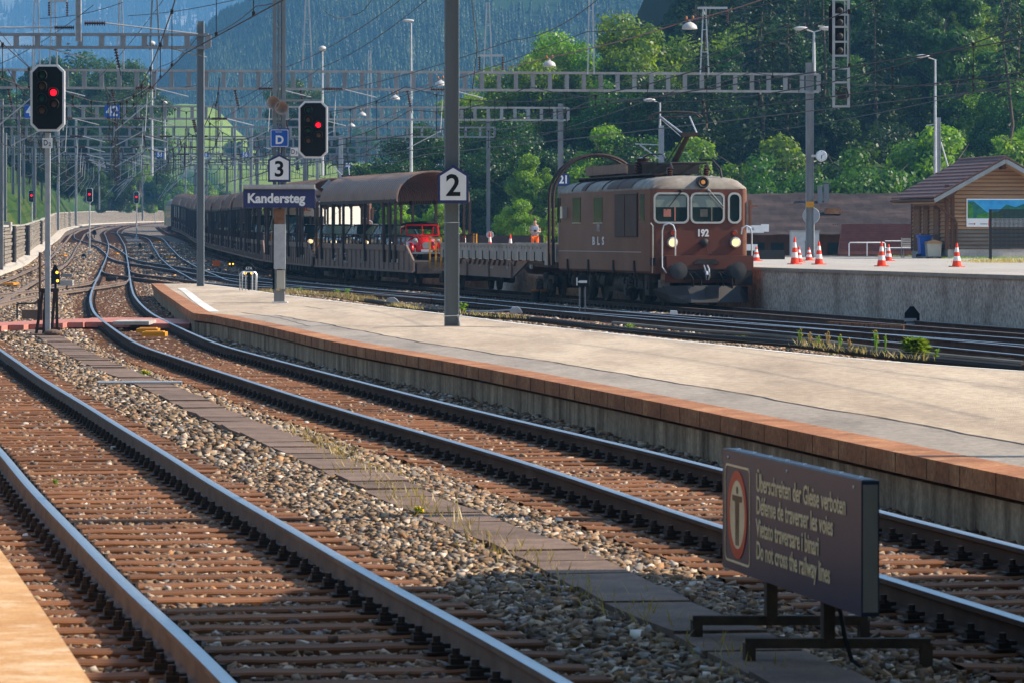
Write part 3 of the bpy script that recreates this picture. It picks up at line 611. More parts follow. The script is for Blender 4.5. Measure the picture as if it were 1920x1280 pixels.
# ---------------------------------------------------------------- rounded rectangles
def rrect(x0, x1, z0, z1, r, n=5):
    pts = []
    for cx, cz, a0 in ((x1 - r, z1 - r, 0), (x0 + r, z1 - r, 90), (x0 + r, z0 + r, 180), (x1 - r, z0 + r, 270)):
        for k in range(n + 1):
            a = R(a0 + 90 * k / n); pts.append((cx + r * math.cos(a), cz + r * math.sin(a)))
    return pts
def ring(b, outer, inner, y0, y1, mi=0):
    n = len(outer); vs = [(p, y, q) for y in (y0, y1) for (p, q) in outer] + [(p, y, q) for y in (y0, y1) for (p, q) in inner]
    fs = []
    for i in range(n):
        j = (i + 1) % n
        fs += [(i, j, n + j, n + i), (2 * n + i, 3 * n + i, 3 * n + j, 2 * n + j), (i, 2 * n + i, 2 * n + j, j), (n + i, n + j, 3 * n + j, 3 * n + i)]
    b.add(vs, fs, mi)
def wheelset(b, y, r=.6, half=.72, mi=0):
    b.cyl((-half, y, r), (half, y, r), .08, 8, mi)
    for s in (-1, 1):
        b.lathe([(r - .06, -.06), (r + .02, -.055), (r + .02, -.03), (r, 0), (r - .01, .07), (r - .09, .08), (r - .1, .04), (.14, .03), (.12, .1), (0, .1)], 24, (s * half, y, r), 'x', mi) if s > 0 else b.lathe([(r - .06, .06), (r + .02, .055), (r + .02, .03), (r, 0), (r - .01, -.07), (r - .09, -.08), (r - .1, -.04), (.14, -.03), (.12, -.1), (0, -.1)], 24, (s * half, y, r), 'x', mi)
def bogie(parent, yc, wb=2.6, r=.5, x=.98, name='bogie'):
    b = MB()
    for s in (-1, 1):
        b.prism([(yc - wb / 2 - .5, r + .1), (yc - wb / 2 - .45, r + .32), (yc - .5, r + .34), (yc - .3, r + .12), (yc + .3, r + .12), (yc + .5, r + .34), (yc + wb / 2 + .45, r + .32), (yc + wb / 2 + .5, r + .1), (yc + .6, r - .14), (yc - .6, r - .14)], s * x - .06, s * x + .06, 'x')
        for e in (-1, 1):
            y = yc + e * wb / 2
            b.b(s * (x + .09) - .09, s * (x + .09) + .09, y - .2, y + .2, r - .16, r + .2, 0); b.lathe([(.14, -.03), (.14, .05), (.06, .08), (0, .08)], 12, (s * (x + .19), y, r), 'x')
            for k in range(4): b.lathe([(.09, 0), (.10, .025), (.09, .05)], 10, (s * (x + .1), y + .34 * (-e), r - .12 + k * .075), 'z')
        b.lathe([(.13, 0), (.14, .1), (.13, .35)], 12, (s * x, yc, r + .1), 'z')
    b.b(-x, x, yc - .25, yc + .25, r, r + .35)
    o = b.build(name, M['under'], parent, smooth=30)
    for e in (-1, 1):
        w = MB(); wheelset(w, yc + e * wb / 2, r); w.build('wheelset', M['under'], o, smooth=30)
    return o
TH = R(10.5)
LOCO = Vector((5.46, 121.2, 0))
def side(u, v):
    L_ = (4.034 * F - (u - 960) * 120.94) / (F * .182 + (u - 960) * .983); s = F / (120.94 + .983 * L_); return L_, H - (v - YH) / s
def make_loco(label, num=True):
    root = empty('electric_locomotive', LOCO, TH, label, 'locomotive')
    LEN = 14.04; HW = 1.45
    # body shell
    def plan(hw, y0, y1, r, n=4):
        return [(x, y) for x, y in rrect(-hw, hw, y0, y1, r, n)]
    b = MB(); lay = [(HW - .06, .95, .0), (HW, 1.02, 0), (HW, 3.43, 0)]
    rows = []
    for hw, z, ins in lay: rows.append([Vector((x, y, z)) for x, y in plan(hw, ins, LEN - ins, .16)])
    rows = [r_ + [r_[0]] for r_ in rows]; b.sheet(rows)
    b.add(rows[0][:-1], [tuple(range(len(rows[0]) - 1))])
    body = b.build('body', M['brown'], root, smooth=40)
    fb = MB(); ff = rrect(-1.29, 1.29, 1.48, 3.43, .02, 1); fb.prism(ff, -.012, .02, 'y'); fb.build('front_panel', M['brown_front'], body)  # thin sheet carrying the brown without the painted side sheen
    # roof dome
    b = MB(); rows = []
    for hw, z, ins in [(1.46, 3.41, -.015), (1.46, 3.46, -.015), (1.40, 3.56, .05), (1.30, 3.66, .14), (1.12, 3.74, .30), (.85, 3.79, .55), (.4, 3.82, .9)]:
        pp = plan(hw, ins, LEN - ins, min(.55, hw * .5) if z > 3.5 else .3, 6); rows.append([Vector((x, y, z)) for x, y in pp + [pp[0]]])
    b.sheet(rows); b.add(rows[-1][:-1], [tuple(range(len(rows[-1]) - 1))]); roof = b.build('roof', M['roofgrey'], root, smooth=60)
    b = MB()
    for y0, y1 in ((2.6, 6.2), (9.5, 10.1)):
        b = MB(); r2 = []
        for x, z in [(-1.475, 3.47), (-1.415, 3.57), (-1.315, 3.67), (-1.13, 3.75), (-.87, 3.80)]: r2.append([Vector((x, y0, z + .006)), Vector((x, y1, z + .006))])
        b.sheet(r2); b.build('roof_hatch', M['roofbrown'], roof)
    b = MB()
    for y in (4.6, 6.9, 9.4, 11.6): b.tube([(-1.475, y, 3.47), (-1.415, y, 3.57), (-1.315, y, 3.67), (-1.13, y, 3.76), (-.87, y, 3.81)], .018, 5)
    b.build('roof_rib', M['roofbrown'], roof)
    # catwalk and resistor boxes
    b = MB(); b.b(-1.02, -.62, 1.9, 13.6, 3.86, 3.9)
    for y in range(3, 14): b.b(-.95, -.68, y - .03, y + .03, 3.78, 3.86)
    b.build('catwalk', M['wagon_dk'], roof)
    b = MB()
    for k in range(5): y = 6.9 + k * 1.25; b.b(-.72, .72, y, y + 1.2, 3.98, 4.27)
    for k in range(10): b.b(-.66, .66, 7.0 + k * .62, 7.06 + k * .62, 3.8, 3.98)
    b.build('resistor_box', M['wagon'], roof)
    b = MB()
    for k in range(30): b.b(-.7, .7, 3.0 + k * .125, 3.03 + k * .125, 3.92, 4.24)
    b.b(-.72, .72, 2.95, 6.8, 3.9, 3.93); b.b(-.72, -.68, 2.95, 6.8, 4.22, 4.27)
    b.build('resistor_grid', M['dark'], roof)
    b = MB(); prof = [(.1, 0)]
    for k in range(5): prof += [(.27, .05 + k * .085), (.28, .075 + k * .085), (.17, .09 + k * .085)]
    prof += [(.22, .52), (.0, .56)]
    b.lathe(prof, 16, (-.62, 4.9, 3.88)); b.tube([(-.62, 4.9, 4.42), (-.5, 4.4, 4.52), (-.3, 3.6, 4.5), (-.3, 3.1, 4.35)], .03, 6); b.build('main_insulator', M['insul'], roof, smooth=40)
    # pantograph
    pt = empty('pantograph', (0, 0, 0)); pt.parent = root
    b = MB()
    for x in (-.55, .55):
        for y in (1.5, 3.9):
            pr_ = [(.05, 0)]
            for k in range(4): pr_ += [(.11, .03 + k * .07), (.06, .06 + k * .07)]
            b.lathe(pr_ + [(.05, .34)], 10, (x, y, 3.80))
    b.build('insulator', M['insul'], pt, smooth=40)
    b = MB()
    for x in (-.55, .55): b.tube([(x, 1.1, 4.0), (x, 1.4, 4.2), (x, 4.2, 4.2)], .035, 6)
    for y in (1.5, 2.8, 3.9): b.cyl((-.55, y, 4.2), (.55, y, 4.2), .035, 6)
    b.tube([(.75, .35, 3.76), (.72, .4, 4.0), (.6, .9, 4.28), (.3, 1.3, 4.3)], .035, 6); b.build('base_frame', M['dark'], pt, smooth=40)
    b = MB(); b.tube([(-.05, 3.1, 4.25), (.0, 1.5, 5.02)], [.10, .07], 8); b.tube([(-.35, 2.9, 4.2), (-.12, 1.6, 4.98)], .022, 5); b.b(-.2, .3, 1.38, 1.6, 4.98, 5.1); b.build('lower_arm', M['wagon_dk'], pt, smooth=40)
    b = MB(); b.tube([(-.15, 1.5, 5.06), (-.48, 3.1, 5.62)], .028, 6); b.tube([(.28, 1.5, 5.06), (.42, 3.1, 5.62)], .028, 6); b.tube([(-.2, 1.55, 4.98), (-.46, 3.0, 5.52)], .012, 5); b.build('upper_arm', M['steel_lt'], pt, smooth=40)
    b = MB()
    for y in (2.95, 3.3): b.tube([(-.85, y, 5.52), (-.72, y, 5.66), (-.5, y, 5.74), (0, y, 5.76), (.5, y, 5.74), (.68, y, 5.68), (.78, y, 5.6)], .03, 6)
    for x in (-.5, 0, .5): b.bar((x, 2.95, 5.72), (x, 3.3, 5.72), .04, .04)
    b.tube([(-.5, 3.1, 5.6), (.45, 3.1, 5.6)], .02, 5); b.build('contact_head', M['dark'], pt, smooth=40)
    # front windows
    for (u0, u1) in ((1225, 1292), (1294.5, 1359.5), (1365.5, 1391)):
        x0, x1 = (u0 - 1312) / 63.4, (u1 - 1312) / 63.4; z0, z1 = (575 - 419.5) / 64.5, (575 - 361) / 64.5
        w = MB(); w.prism(rrect(x0 + .03, x1 - .03, z0 + .03, z1 - .03, .13), -.016, -.012, 'y'); wo = w.build('front_window', M['glass'], root)
        w = MB(); ring(w, rrect(x0, x1, z0, z1, .17), rrect(x0 + .055, x1 - .055, z0 + .055, z1 - .055, .13), -.045, -.01); w.build('window_frame', M['alu'], wo, smooth=40)
        if x1 - x0 > .6:
            w = MB(); w.b(x0 + .075, x1 - .075, -.0195, -.0165, z1 - .43, z1 - .09); w.build('blind', M['blind'], wo)
            w = MB(); w.b(x0 + .3, x0 + .52, -.0195, -.0165, z0 + .2, z0 + .42); w.b(x0 + .62, x0 + .66, -.0195, -.0165, z0 + .08, z0 + .5); w.build('cab_fitting', M['woodgrey'] if x0 > -1 else M['plank'], wo)
    for x, x2, z2 in ((-.55, -.98, 2.78), (.28, .72, 2.83)):
        w = MB(); w.tube([(x + .02, -.05, 3.36), (x2, -.07, z2 + .05)], .011, 5); w.tube([(x - .05, -.05, 3.32), (x2 - .04, -.07, z2)], .008, 5); w.tube([(x - .04, -.03, 3.4), (x + .04, -.06, 3.34)], .04, 6)
        w.build('wiper', M['steel'] if x > 0 else M['dark'], root)
    # lamps
    for x in (-.82, 1.06):
        w = MB(); w.lathe([(.155, .0), (.165, -.06), (.15, -.12), (.12, -.13), (.12, -.08)], 20, (x, 0, 1.86), 'y'); o = w.build('headlight', M['alu'], root, smooth=40)
        w = MB(); w.lathe([(.118, -.10), (.07, -.115), (0, -.12)], 16, (x, 0, 1.86), 'y'); w.build('bulb', M['warmlight'], o, smooth=40)
        w = MB(); w.lathe([(.085, 0), (.09, -.05), (.065, -.06), (.06, -.04)], 16, (x - .02 * x, 0, 2.14), 'y'); o = w.build('tail_lamp', M['brown_front'], root, smooth=40)
        w = MB(); w.lathe([(.06, -.045), (0, -.055)], 12, (x - .02 * x, 0, 2.14), 'y'); w.build('lens', M['redsign'], o)
    w = MB(); w.lathe([(.17, .35), (.18, -.06), (.14, -.09), (.11, -.07), (.11, -.03)], 20, (.10, 0, 3.62), 'y'); o = w.build('headlight', M['dark'], root, smooth=40)
    w = MB(); w.lathe([(.065, -.05), (.04, -.06), (0, -.065)], 16, (.10, 0, 3.62), 'y'); w.build('bulb', M['dimorange'], o, smooth=40)
    if num: text('number', '192', .28, M['white'], root, (.10, -.018, 2.13), 0, 90, .004, .012, xs=.85)
    w = MB(); w.lathe([(.11, 0), (.12, -.09), (.07, -.13), (0, -.14)], 14, (.14, 0, 1.86), 'y')
    w.b(-.0, .28, -.1, -.02, 1.83, 1.89); w.tube([(-.02, -.06, 1.6), (-.02, -.06, 1.72), (.2, -.06, 1.72), (.22, -.08, 1.55), (.34, -.08, 1.52)], .012, 5); w.build('socket', M['dark'], root, smooth=40)
    # front platform, beam, buffers
    w = MB(); w.b(-1.12, 1.46, -.62, -.013, 1.42, 1.48); w.b(-1.12, 1.46, -.65, -.60, .95, 1.475); w.b(-1.16, 1.44, -.60, -.02, .70, 1.40); w.build('buffer_beam', M['brown_front'], root)
    w = MB(); w.b(.9, 1.42, -.70, -.66, .62, 1.05); w.b(-.6, .75, -.70, -.66, .8, 1.1)
    for k in range(4): w.b(-.5, .62, -.73, -.70, .86 + k * .07, .88 + k * .07)
    w.prism([(-.32, 1.3), (-.2, 1.38), (.3, 1.38), (.42, 1.3), (.42, 1.24), (-.32, 1.24)], -.69, -.65, 'y'); w.build('draw_plate', M['dark'], root)
    for x in (-.875, .875):
        w = MB(); w.lathe([(.19, -.55), (.2, -.7), (.13, -.72), (.12, -1.05), (.2, -1.1), (.245, -1.13), (.25, -1.19), (.1, -1.215), (0, -1.22)], 24, (x, 0, 1.05), 'y'); w.build('buffer', M['plow'], root, smooth=40)
    w = MB()
    for s in (-1, 1): w.tube([(.02 + s * .05, -.72, 1.2), (.03 + s * .06, -.86, 1.1), (.05 + s * .05, -.88, .9), (.05 + s * .03, -.82, .78)], .022, 6)
    w.tube([(0, -.66, 1.02), (0, -.95, 1.0), (0, -.98, .92)], .045, 6); w.build('coupling_hook', M['alu'], root, smooth=40)
    for x, x2 in ((-.48, -.46), (-.30, -.22), (.42, .44), (.52, .70)):
        w = MB(); w.cyl((x, -.66, .98), (x, -.78, .96), .035, 8); w.tube([(x, -.78, .96), (x2 + .06, -.86, .82), (x2 + .08, -.86, .55), (x2, -.82, .36), (x2 - .1, -.78, .3)], .026, 7); w.build('brake_hose', M['rubber'], root, smooth=40)
    w = MB(); w.b(-1.28, -1.0, -.55, -.2, .55, .78); w.build('step_box', M['woodgrey'], root)
    w = MB(); w.sheet([[(-1.42, -.1, .50), (-1.2, -.62, .60), (-.6, -.85, .62), (.3, -.9, .62), (1.0, -.8, .6), (1.38, -.3, .58)], [(-1.3, -.1, .3), (-1.1, -.75, .35), (-.5, -1.0, .35), (.3, -1.05, .35), (1.0, -.95, .35), (1.36, -.4, .32)], [(-1.12, -.15, .12), (-.96, -.85, .13), (-.5, -1.12, .13), (.3, -1.16, .13), (1.05, -1.05, .13), (1.32, -.5, .13)]])
    w.b(-.05, .32, -1.10, -1.0, .16, .6); w.build('snow_plough', M['plow'], root)
    # handrails
    w = MB(); zt = (575 - 421) / 64.5
    w.tube([(-1.47, -.30, .98), (-1.47, -.36, 1.2), (-1.47, -.36, 2.35), (-1.47, -.12, 2.42)], .021, 7); w.build('handrail', M['alu'], root, smooth=40)
    w = MB(); w.tube([(-1.12, -.62, .98), (-1.25, -.62, 1.15), (-1.25, -.62, 2.20), (-1.2, -.62, 2.36), (-1.05, -.62, 2.42), (-.92, -.62, 2.36), (-.86, -.62, 2.2), (-.86, -.62, 1.48)], .024, 8); w.build('handrail', M['alu'], root, smooth=40)
    w = MB(); w.tube([(1.42, -.6, 1.0), (1.42, -.6, 2.1), (1.38, -.62, 2.28), (1.25, -.62, 2.35), (1.12, -.62, 2.28), (1.1, -.62, 2.1)], .024, 8); w.build('handrail', M['alu'], root, smooth=40)
    w = MB(); w.b(1.5, 1.56, .0, .12, 2.35, 3.1); w.b(1.56, 1.75, .05, .1, 2.9, 2.95); w.build('mirror', M['brown'], root)
    # side details
    def sidebox(name, u0, u1, v0, v1, m, t=.012, parent=None, **k):
        a, z1 = side(u0, v0); c, z1b = side(u1, v0); _, z0 = side((u0 + u1) / 2, v1); _, z1 = side((u0 + u1) / 2, v0)
        w_ = MB(); w_.b(-HW - t, -HW + .01, min(a, c), max(a, c), z0, z1); return w_.build(name, m, parent or root)
    for u0, u1 in ((1074.5, 1089), (1113.5, 1129.5)): 
        o = sidebox('side_window', u0, u1, 371, 418, M['glass'])
        sidebox('window_frame', u0 - .7, u1 + .7, 418.2, 419.4, M['alu'], .02, o)
    sidebox('side_window', 1045.5, 1051.5, 372, 418, M['glass']); sidebox('side_window', 1200.8, 1208, 365, 416, M['glass'])
    g = sidebox('ventilation_grille', 1154, 1196.5, 364, 445, M['wagon_dk'], .03)
    for (u0, u1) in ((1155, 1173.2), (1175, 1195.5)): sidebox('grille_panel', u0, u1, 367, 443.5, M['roofbrown'], .045, g)
    sidebox('grille_strip', 1154, 1197, 362.8, 364.5, M['woodgrey'], .05, g)
    sidebox('mirror', 1059.5, 1063.5, 388, 410, M['alu'], .16)
    sidebox('pale_stripe', 1048, 1202, 471.2, 472.8, mat('stripe_paint', (.42, .36, .32), .5, 0, (.34, .29, .26), 5), .008)
    sidebox('step', 1220, 1228, 484, 499, M['rubber'], .02)
    for s_, u, v, sz in (('192', 1122, 428.5, .30), ('B  L  S', 1122, 453, .34)):
        L_, z = side(u, v); text('lettering', s_, sz, M['steel_lt'] if s_ == '192' else M['white'], root, (-HW - .008, L_, z), R(-90), 90, .003, .012, xs=1.0 if s_ == '192' else 2.0)
    b = MB()
    for y in (2.2, 5.2, 9.0, 12.3): b = MB(); b.prism([(y - .12, .96), (y + .12, .96), (y + .02, 1.32), (y - .02, 1.32)], -1.5, -1.45, 'x'); b.build('jacking_bracket', M['wagon_dk'], root)
    bogie(root, 2.75, 2.8, .62, 1.08); bogie(root, 11.0, 2.8, .62, 1.08)
    b = MB(); b.b(-1.0, 1.0, 5.2, 8.6, .35, .95); b.lathe([(.26, 0), (.27, .02), (.27, 1.3), (.2, 1.36)], 14, (-1.02, 4.6, .62), 'y'); b.lathe([(.2, 0), (.2, 1.1)], 12, (-1.05, 7.6, .7), 'y')
    for k in range(14):
        y = .8 + k * .93; b.tube([(-1.22, y, .95), (-1.27, y + .1, .7), (-1.2, y + .4, .52), (-1.2, y + .6, .9)], .022, 5)
    b.b(-1.25, -1.0, 1.2, 1.7, .3, .9); b.b(-1.3, -1.1, 4.2, 4.5, .25, .6); b.build('equipment', M['under'], root, smooth=40)
    return root
loco = make_loco('brown electric locomotive number 192 with lit headlamps and raised pantograph')

# ---------------------------------------------------------------- train path
side_off = LT
def path_at(path, s0, s):               # point at arc length
    i = int(s); i = max(0, min(len(path) - 2, i)); return path[i] + (path[i + 1] - path[i]) * (s - i)
def nearest_s(path, p): return min(range(len(path)), key=lambda i: (path[i].x - p.x) ** 2 + (path[i].y - p.y) ** 2)
s_loco_rear = nearest_s(LT, LOCO + Vector((-math.sin(TH), math.cos(TH), 0)) * 14.6)
def u_side(s, hw=1.45):
    a = path_at(LT, 0, s - .5); c = path_at(LT, 0, s + .5); n = Vector(((c - a).y, -(c - a).x, 0)).normalized(); q = (a + c) / 2 - n * hw
    return 960 + F * q.x / q.y
def s_for_u(u, s):
    while u_side(s) > u and s < len(LT) - 3: s += .25
    return s
gaps = []; s = s_loco_rear
for u in (768, 602, 490, 442, 420, 402, 388, 371, 358, 349, 332):
    s = s_for_u(u, s); gaps.append((u, s, path_at(LT, 0, s).y))
print('GAPS', s_loco_rear, gaps)
# ---------------------------------------------------------------- car carrier wagons
WL = 25.5
def place_on(path, s, L, hw=0):
    a = path_at(path, 0, s); c = path_at(path, 0, s + L); t = c - a
    return a, math.atan2(-t.x, t.y), math.atan2(t.z, math.hypot(t.x, t.y))
ARC = [(1.5 * math.cos(R(a)), 3.42 + 1.22 * math.sin(R(a)) ** .8) for a in range(0, 181, 9)]
def make_carrier(label, group):
    root = empty('car_carrier_wagon', (0, 0, 0), 0, label, 'railway wagon', group); L = WL - .9
    b = MB(); b.b(-1.3, 1.3, .1, L, .55, .95); b.b(-1.4, 1.4, .2, L - .1, .95, 1.02); b.build('deck', M['under'], root)
    for s in (-1, 1):
        b = MB(); x0, x1 = sorted((s * 1.45, s * 1.38)); b.prism([(0.1, .62), (L, .62), (L, 1.05), (L - 1.6, 1.66), (1.7, 1.66), (.1, 1.05)], x0, x1, 'x')
        x0, x1 = sorted((s * 1.45, s * 1.50))
        for k in range(21): y = .9 + k * 1.14; b.b(x0, x1, y, y + .06, .62, 1.42, 0)
        b.b(x0, x1, 1.7, L - 1.7, 1.44, 1.66); b.b(x0, x1, .1, L, .58, .66)
        o = b.build('side_wall', [M['wagon'], M['wagon_dk']], root)
        b = MB(); b.bar((s * 1.42, 1.9, 2.06), (s * 1.42, L - 1.9, 2.06), .04, .04)
        for k in range(24): y = 2.0 + k * .9; b.b(s * 1.42 - .02, s * 1.42 + .02, y, y + .22 if k % 2 else y + .05, 1.66, 2.06)
        b.build('railing', M['wagon_dk'], o)
        b = MB()
        if s < 0:
            for (y, z, w, h) in [(18.6, .9, .35, .12), (18.6, 1.15, .22, .10), (17.2, 1.2, .12, .3), (3.2, .95, .3, .15), (4.6, .95, .12, .12), (15.8, 1.2, .4, .06), (15.8, 1.1, .3, .05), (15.7, .85, .5, .05), (11.9, .85, .12, .2)]: b.b(-1.508, -1.45, y, y + w, z, z + h)
            b.build('stencil', M['grey_plate'], o)
    for y in (3.7, 4.9, 6.4, 11.0, 16.4, 19.2, 22.4, 23.8):
        if y >= L: continue
        for s in (-1, 1):
            b = MB(); b.bar((s * 1.50, y, .95), (s * 1.52, y, 1.7), .10, .2); b.bar((s * 1.52, y, 1.7), (s * 1.52, y, 3.3), .10, .16); b.bar((s * 1.52, y, 3.28), (s * 1.42, y, 3.5), .10, .16); b.build('post', M['wagon_dk'], root)
    b = MB(); rows = []
    for k in range(19):
        y = 3.6 + (L - 5.4) * k / 18; rows.append([Vector((x, y, z)) for x, z in ARC])
    b.sheet(rows); b.sheet([[Vector((x * .985, q[0].y, z - .02)) for x, z in ARC] for q in rows])
    for k in range(37):
        y = 3.6 + (L - 5.4) * k / 36; w = .03 if k not in (0, 36) else .07
        b.sweep([Vector((0, y - w, 0)), Vector((0, y + w, 0))], [(x * 1.006, z + .012) for x, z in ARC] + [(x * .97, z - .05) for x, z in reversed(ARC)], mi=0)
    for s in (-1, 1): b.bar((s * 1.5, 3.6, 3.42), (s * 1.5, L - 1.8, 3.42), .07, .14, 1)
    b.build('roof', [M['wagon_roof'], M['wagon_dk']], root, smooth=35)
    b = MB()
    for s in (-1, 1):
        for (y, d_) in ((3.5, -.9), (L - 1.9, .9)): b.sheet([[(s * 1.0, y, 4.43), (s * 1.35, y, 4.08)], [(s * 1.0, y + d_, 4.5), (s * 1.35, y + d_, 4.14)]])
    b.build('roof_flap', M['roofgrey'], root)
    b = MB()
    for x in (-.5, .5): b.b(x - .22, x + .22, L, L + .5, .95, 1.0)
    b.bar((-1.1, L + .1, .6), (-1.1, L + .1, 1.3), .05, .05); b.build('gangway', M['under'], root)
    b = MB()
    for x in (-1.3, -1.12): b.bar((x, L + .35, 1.1), (x, L + .35, 2.1), .07, .07)
    b.build('yellow_barrier', M['yellow'], root)
    bogie(root, 3.6, 1.8, .42, 1.0); bogie(root, L - 3.4, 1.8, .42, 1.0)
    b = MB(); b.b(-.9, .9, 6, L - 6, .3, .56)
    for k in range(8): b.b(-1.25, -.9, 6.5 + k * 1.5, 7.2 + k * 1.5, .32, .58)
    b.build('underframe_gear', M['under'], root)
    return root
S0 = 111.3; glabel = ['first car carrier wagon with arched brown roof, carrying the red car at its open end', 'second car carrier wagon from the locomotive, partly behind the station name sign', 'third car carrier wagon from the locomotive, left of the rusty sign post', 'fourth car carrier wagon, just right of the grey platform mast']
car0 = make_carrier(glabel[0], 'car carrier wagons of the train'); carriers = [car0]
def put(root, path, s, L):
    a, rz, rx = place_on(path, s, L); root.location = a; root.rotation_euler = (rx, 0, rz)
put(car0, LT, S0, WL)
for i in range(1, 12):
    lb = glabel[i] if i < 4 else 'small distant arched-roof car carrier wagon in the curve behind the grey mast'
    c = copy_tree(car0, label=lb); put(c, LT, S0 + i * WL, WL); carriers.append(c)
    if i < 4: del c['group']
del car0['group']
# second row of carriers on the track behind
LT2 = [q for q in offset(LT, 6.2 if offset(LT, 1)[20].x > LT[20].x else -6.2)]
for i in range(5):
    c = copy_tree(car0, label='brown arched wagon roof showing above the main train near the grey mast'); c['group'] = 'arched wagons standing on the track behind the train'; put(c, LT2, 255 + i * WL, WL); c.location.z += .9
# ---------------------------------------------------------------- low sided ramp wagon next to the locomotive
fw = empty('flat_wagon', (0, 0, 0), 0, 'low grey-sided flat wagon with arched hoop coupled behind the locomotive', 'railway wagon'); put(fw, LT, s_loco_rear + .3, 26.5)
b = MB(); b.b(-1.3, 1.3, .2, 25.8, 1.02, 1.22); b.build('deck', M['under'], fw)
for s in (-1, 1):
    for k in range(15):
        y = 1.2 + k * 1.42; b = MB(); x = s * 1.43; b.b(x - .03, x + .03, y + .01, y + 1.40, 1.24, 1.74); b.b(x - .05, x + .05, y, y + 1.41, 1.72, 1.79)
        b.b(x - .055, x + .055, y + .68, y + .73, 1.2, 1.52, 1); b.b(x - .034, x + .034, y + .25, y + .33, 1.62, 1.68, 1); b.b(x - .034, x + .034, y + 1.05, y + 1.13, 1.62, 1.68, 1)
        b.build('side_board', [M['grey_plate'], M['dark']], fw)
b = MB()
for s in (-1, 1):
    x0, x1 = sorted((s * 1.34, s * 1.28)); b.prism([(5.2, 1.2), (21, 1.2), (20.5, .95), (18.8, .6), (8.2, .6), (6.4, .95)], x0, x1, 'x')
    for y in (8.0, 12.5, 17): x0, x1 = sorted((s * 1.42, s * 1.32)); b.b(x0, x1, y, y + .35, .6, 1.22)
    for k in range(13): x0, x1 = sorted((s * 1.42, s * 1.3)); b.prism([(7.2 + k, 1.22), (7.9 + k, 1.22), (7.55 + k, 1.02)], x0, x1, 'x')
    b.b(*sorted((s * 1.4, s * 1.35)), 2.2, 5.0, .72, .78); b.b(*sorted((s * 1.4, s * 1.35)), 21.5, 24.3, .72, .78)
b.build('sole_bar', M['wagon'], fw)
b = MB()
for (y, z, w, h) in [(12.6, 1.0, .5, .06), (11.8, .9, .9, .06), (14.4, .95, .25, .1), (9.0, .9, .2, .1), (4.2, .95, .25, .14)]: b.b(-1.425 if y < 5 else -1.348, -1.34 if y > 5 else -1.36, y, y + w, z, z + h)
b.build('stencil', M['grey_plate'], fw)
bogie(fw, 3.2, 1.8, .42, 1.05); bogie(fw, 22.9, 1.8, .42, 1.05)
b = MB()
for y in (22.4, 23.6, 25.0): b.bar((-1.45, y, .8), (-1.45, y, 1.95), .06, .06)
b.bar((-1.45, 22.4, 1.95), (-1.45, 25.0, 1.95), .06, .06); b.bar((-1.45, 22.4, 1.5), (-1.45, 25.0, 1.5), .04, .04); b.build('yellow_railing', M['yellow'], fw)
b = MB(); b.bar((-1.47, .9, 1.2), (-1.47, .9, 2.05), .07, .07); b.build('yellow_post', M['yellow'], fw)
b = MB(); b.b(-1.48, -1.3, .95, 1.5, 1.1, 1.78); b.b(-1.4, -.9, -.1, .5, 1.2, 1.8); b.build('end_board', M['grey_plate'], fw)
b = MB()
for y in (-.1, .6):
    hoop = [(-1.5, y, 1.1), (-1.5, y, 3.3)] + [(-1.5 * math.cos(R(a)), y, 3.3 + 1.4 * math.sin(R(a))) for a in range(8, 180, 8)] + [(1.5, y, 3.3), (1.5, y, 1.1)]
    b.tube(hoop, .055, 6)
b.bar((-.5, -.1, 4.62), (-.35, .6, 4.6), .3, .04); b.bar((-1.5, -.1, 3.0), (1.5, -.1, 3.0), .05, .05); b.build('hoop', M['wagon_dk'], fw)
# far passenger coach with green end
pc = empty('passenger_coach', (0, 0, 0), 0, 'grey and green passenger coach at the far end of the train', 'railway coach')
sC = S0 + 12 * WL; print('COACH', u_side(sC), u_side(sC + 22), path_at(LT, 0, sC))
put(pc, LT, sC, 22)
b = MB(); b.b(-1.42, 1.42, 0, 22, .95, 3.3); b.sheet([[Vector((1.42 * math.cos(R(a)), y, 3.3 + .75 * math.sin(R(a)))) for a in range(0, 181, 15)] for y in (0, 22)]); b.add([Vector((1.42 * math.cos(R(a)), 0, 3.3 + .75 * math.sin(R(a)))) for a in range(0, 181, 15)], [tuple(range(13))]); b.build('body', M['beige'], pc, smooth=40)
b = MB(); b.sheet([[Vector((1.46 * math.cos(R(a)), y, 3.25 + .84 * math.sin(R(a)))) for a in range(0, 181, 15)] for y in (-.1, 22)]); b.build('roof', M['roofgrey'], pc, smooth=40)
b = MB(); b.b(-1.47, -1.40, 20.4, 22.1, .95, 3.6); b.b(-1.46, 1.46, 22, 22.1, .95, 3.9); b.build('green_end', mat('lime_green_paint', (.16, .42, .06), .5, 0, (.13, .36, .05), 4, .5), pc)
for k in range(6):
    b = MB(); b.b(-1.45, -1.40, 3 + k * 2.6, 5 + k * 2.6, 1.9, 2.8); b.build('window', M['glass'], pc)
bogie(pc, 3, 2.4, .46, 1.0); bogie(pc, 19, 2.4, .46, 1.0)

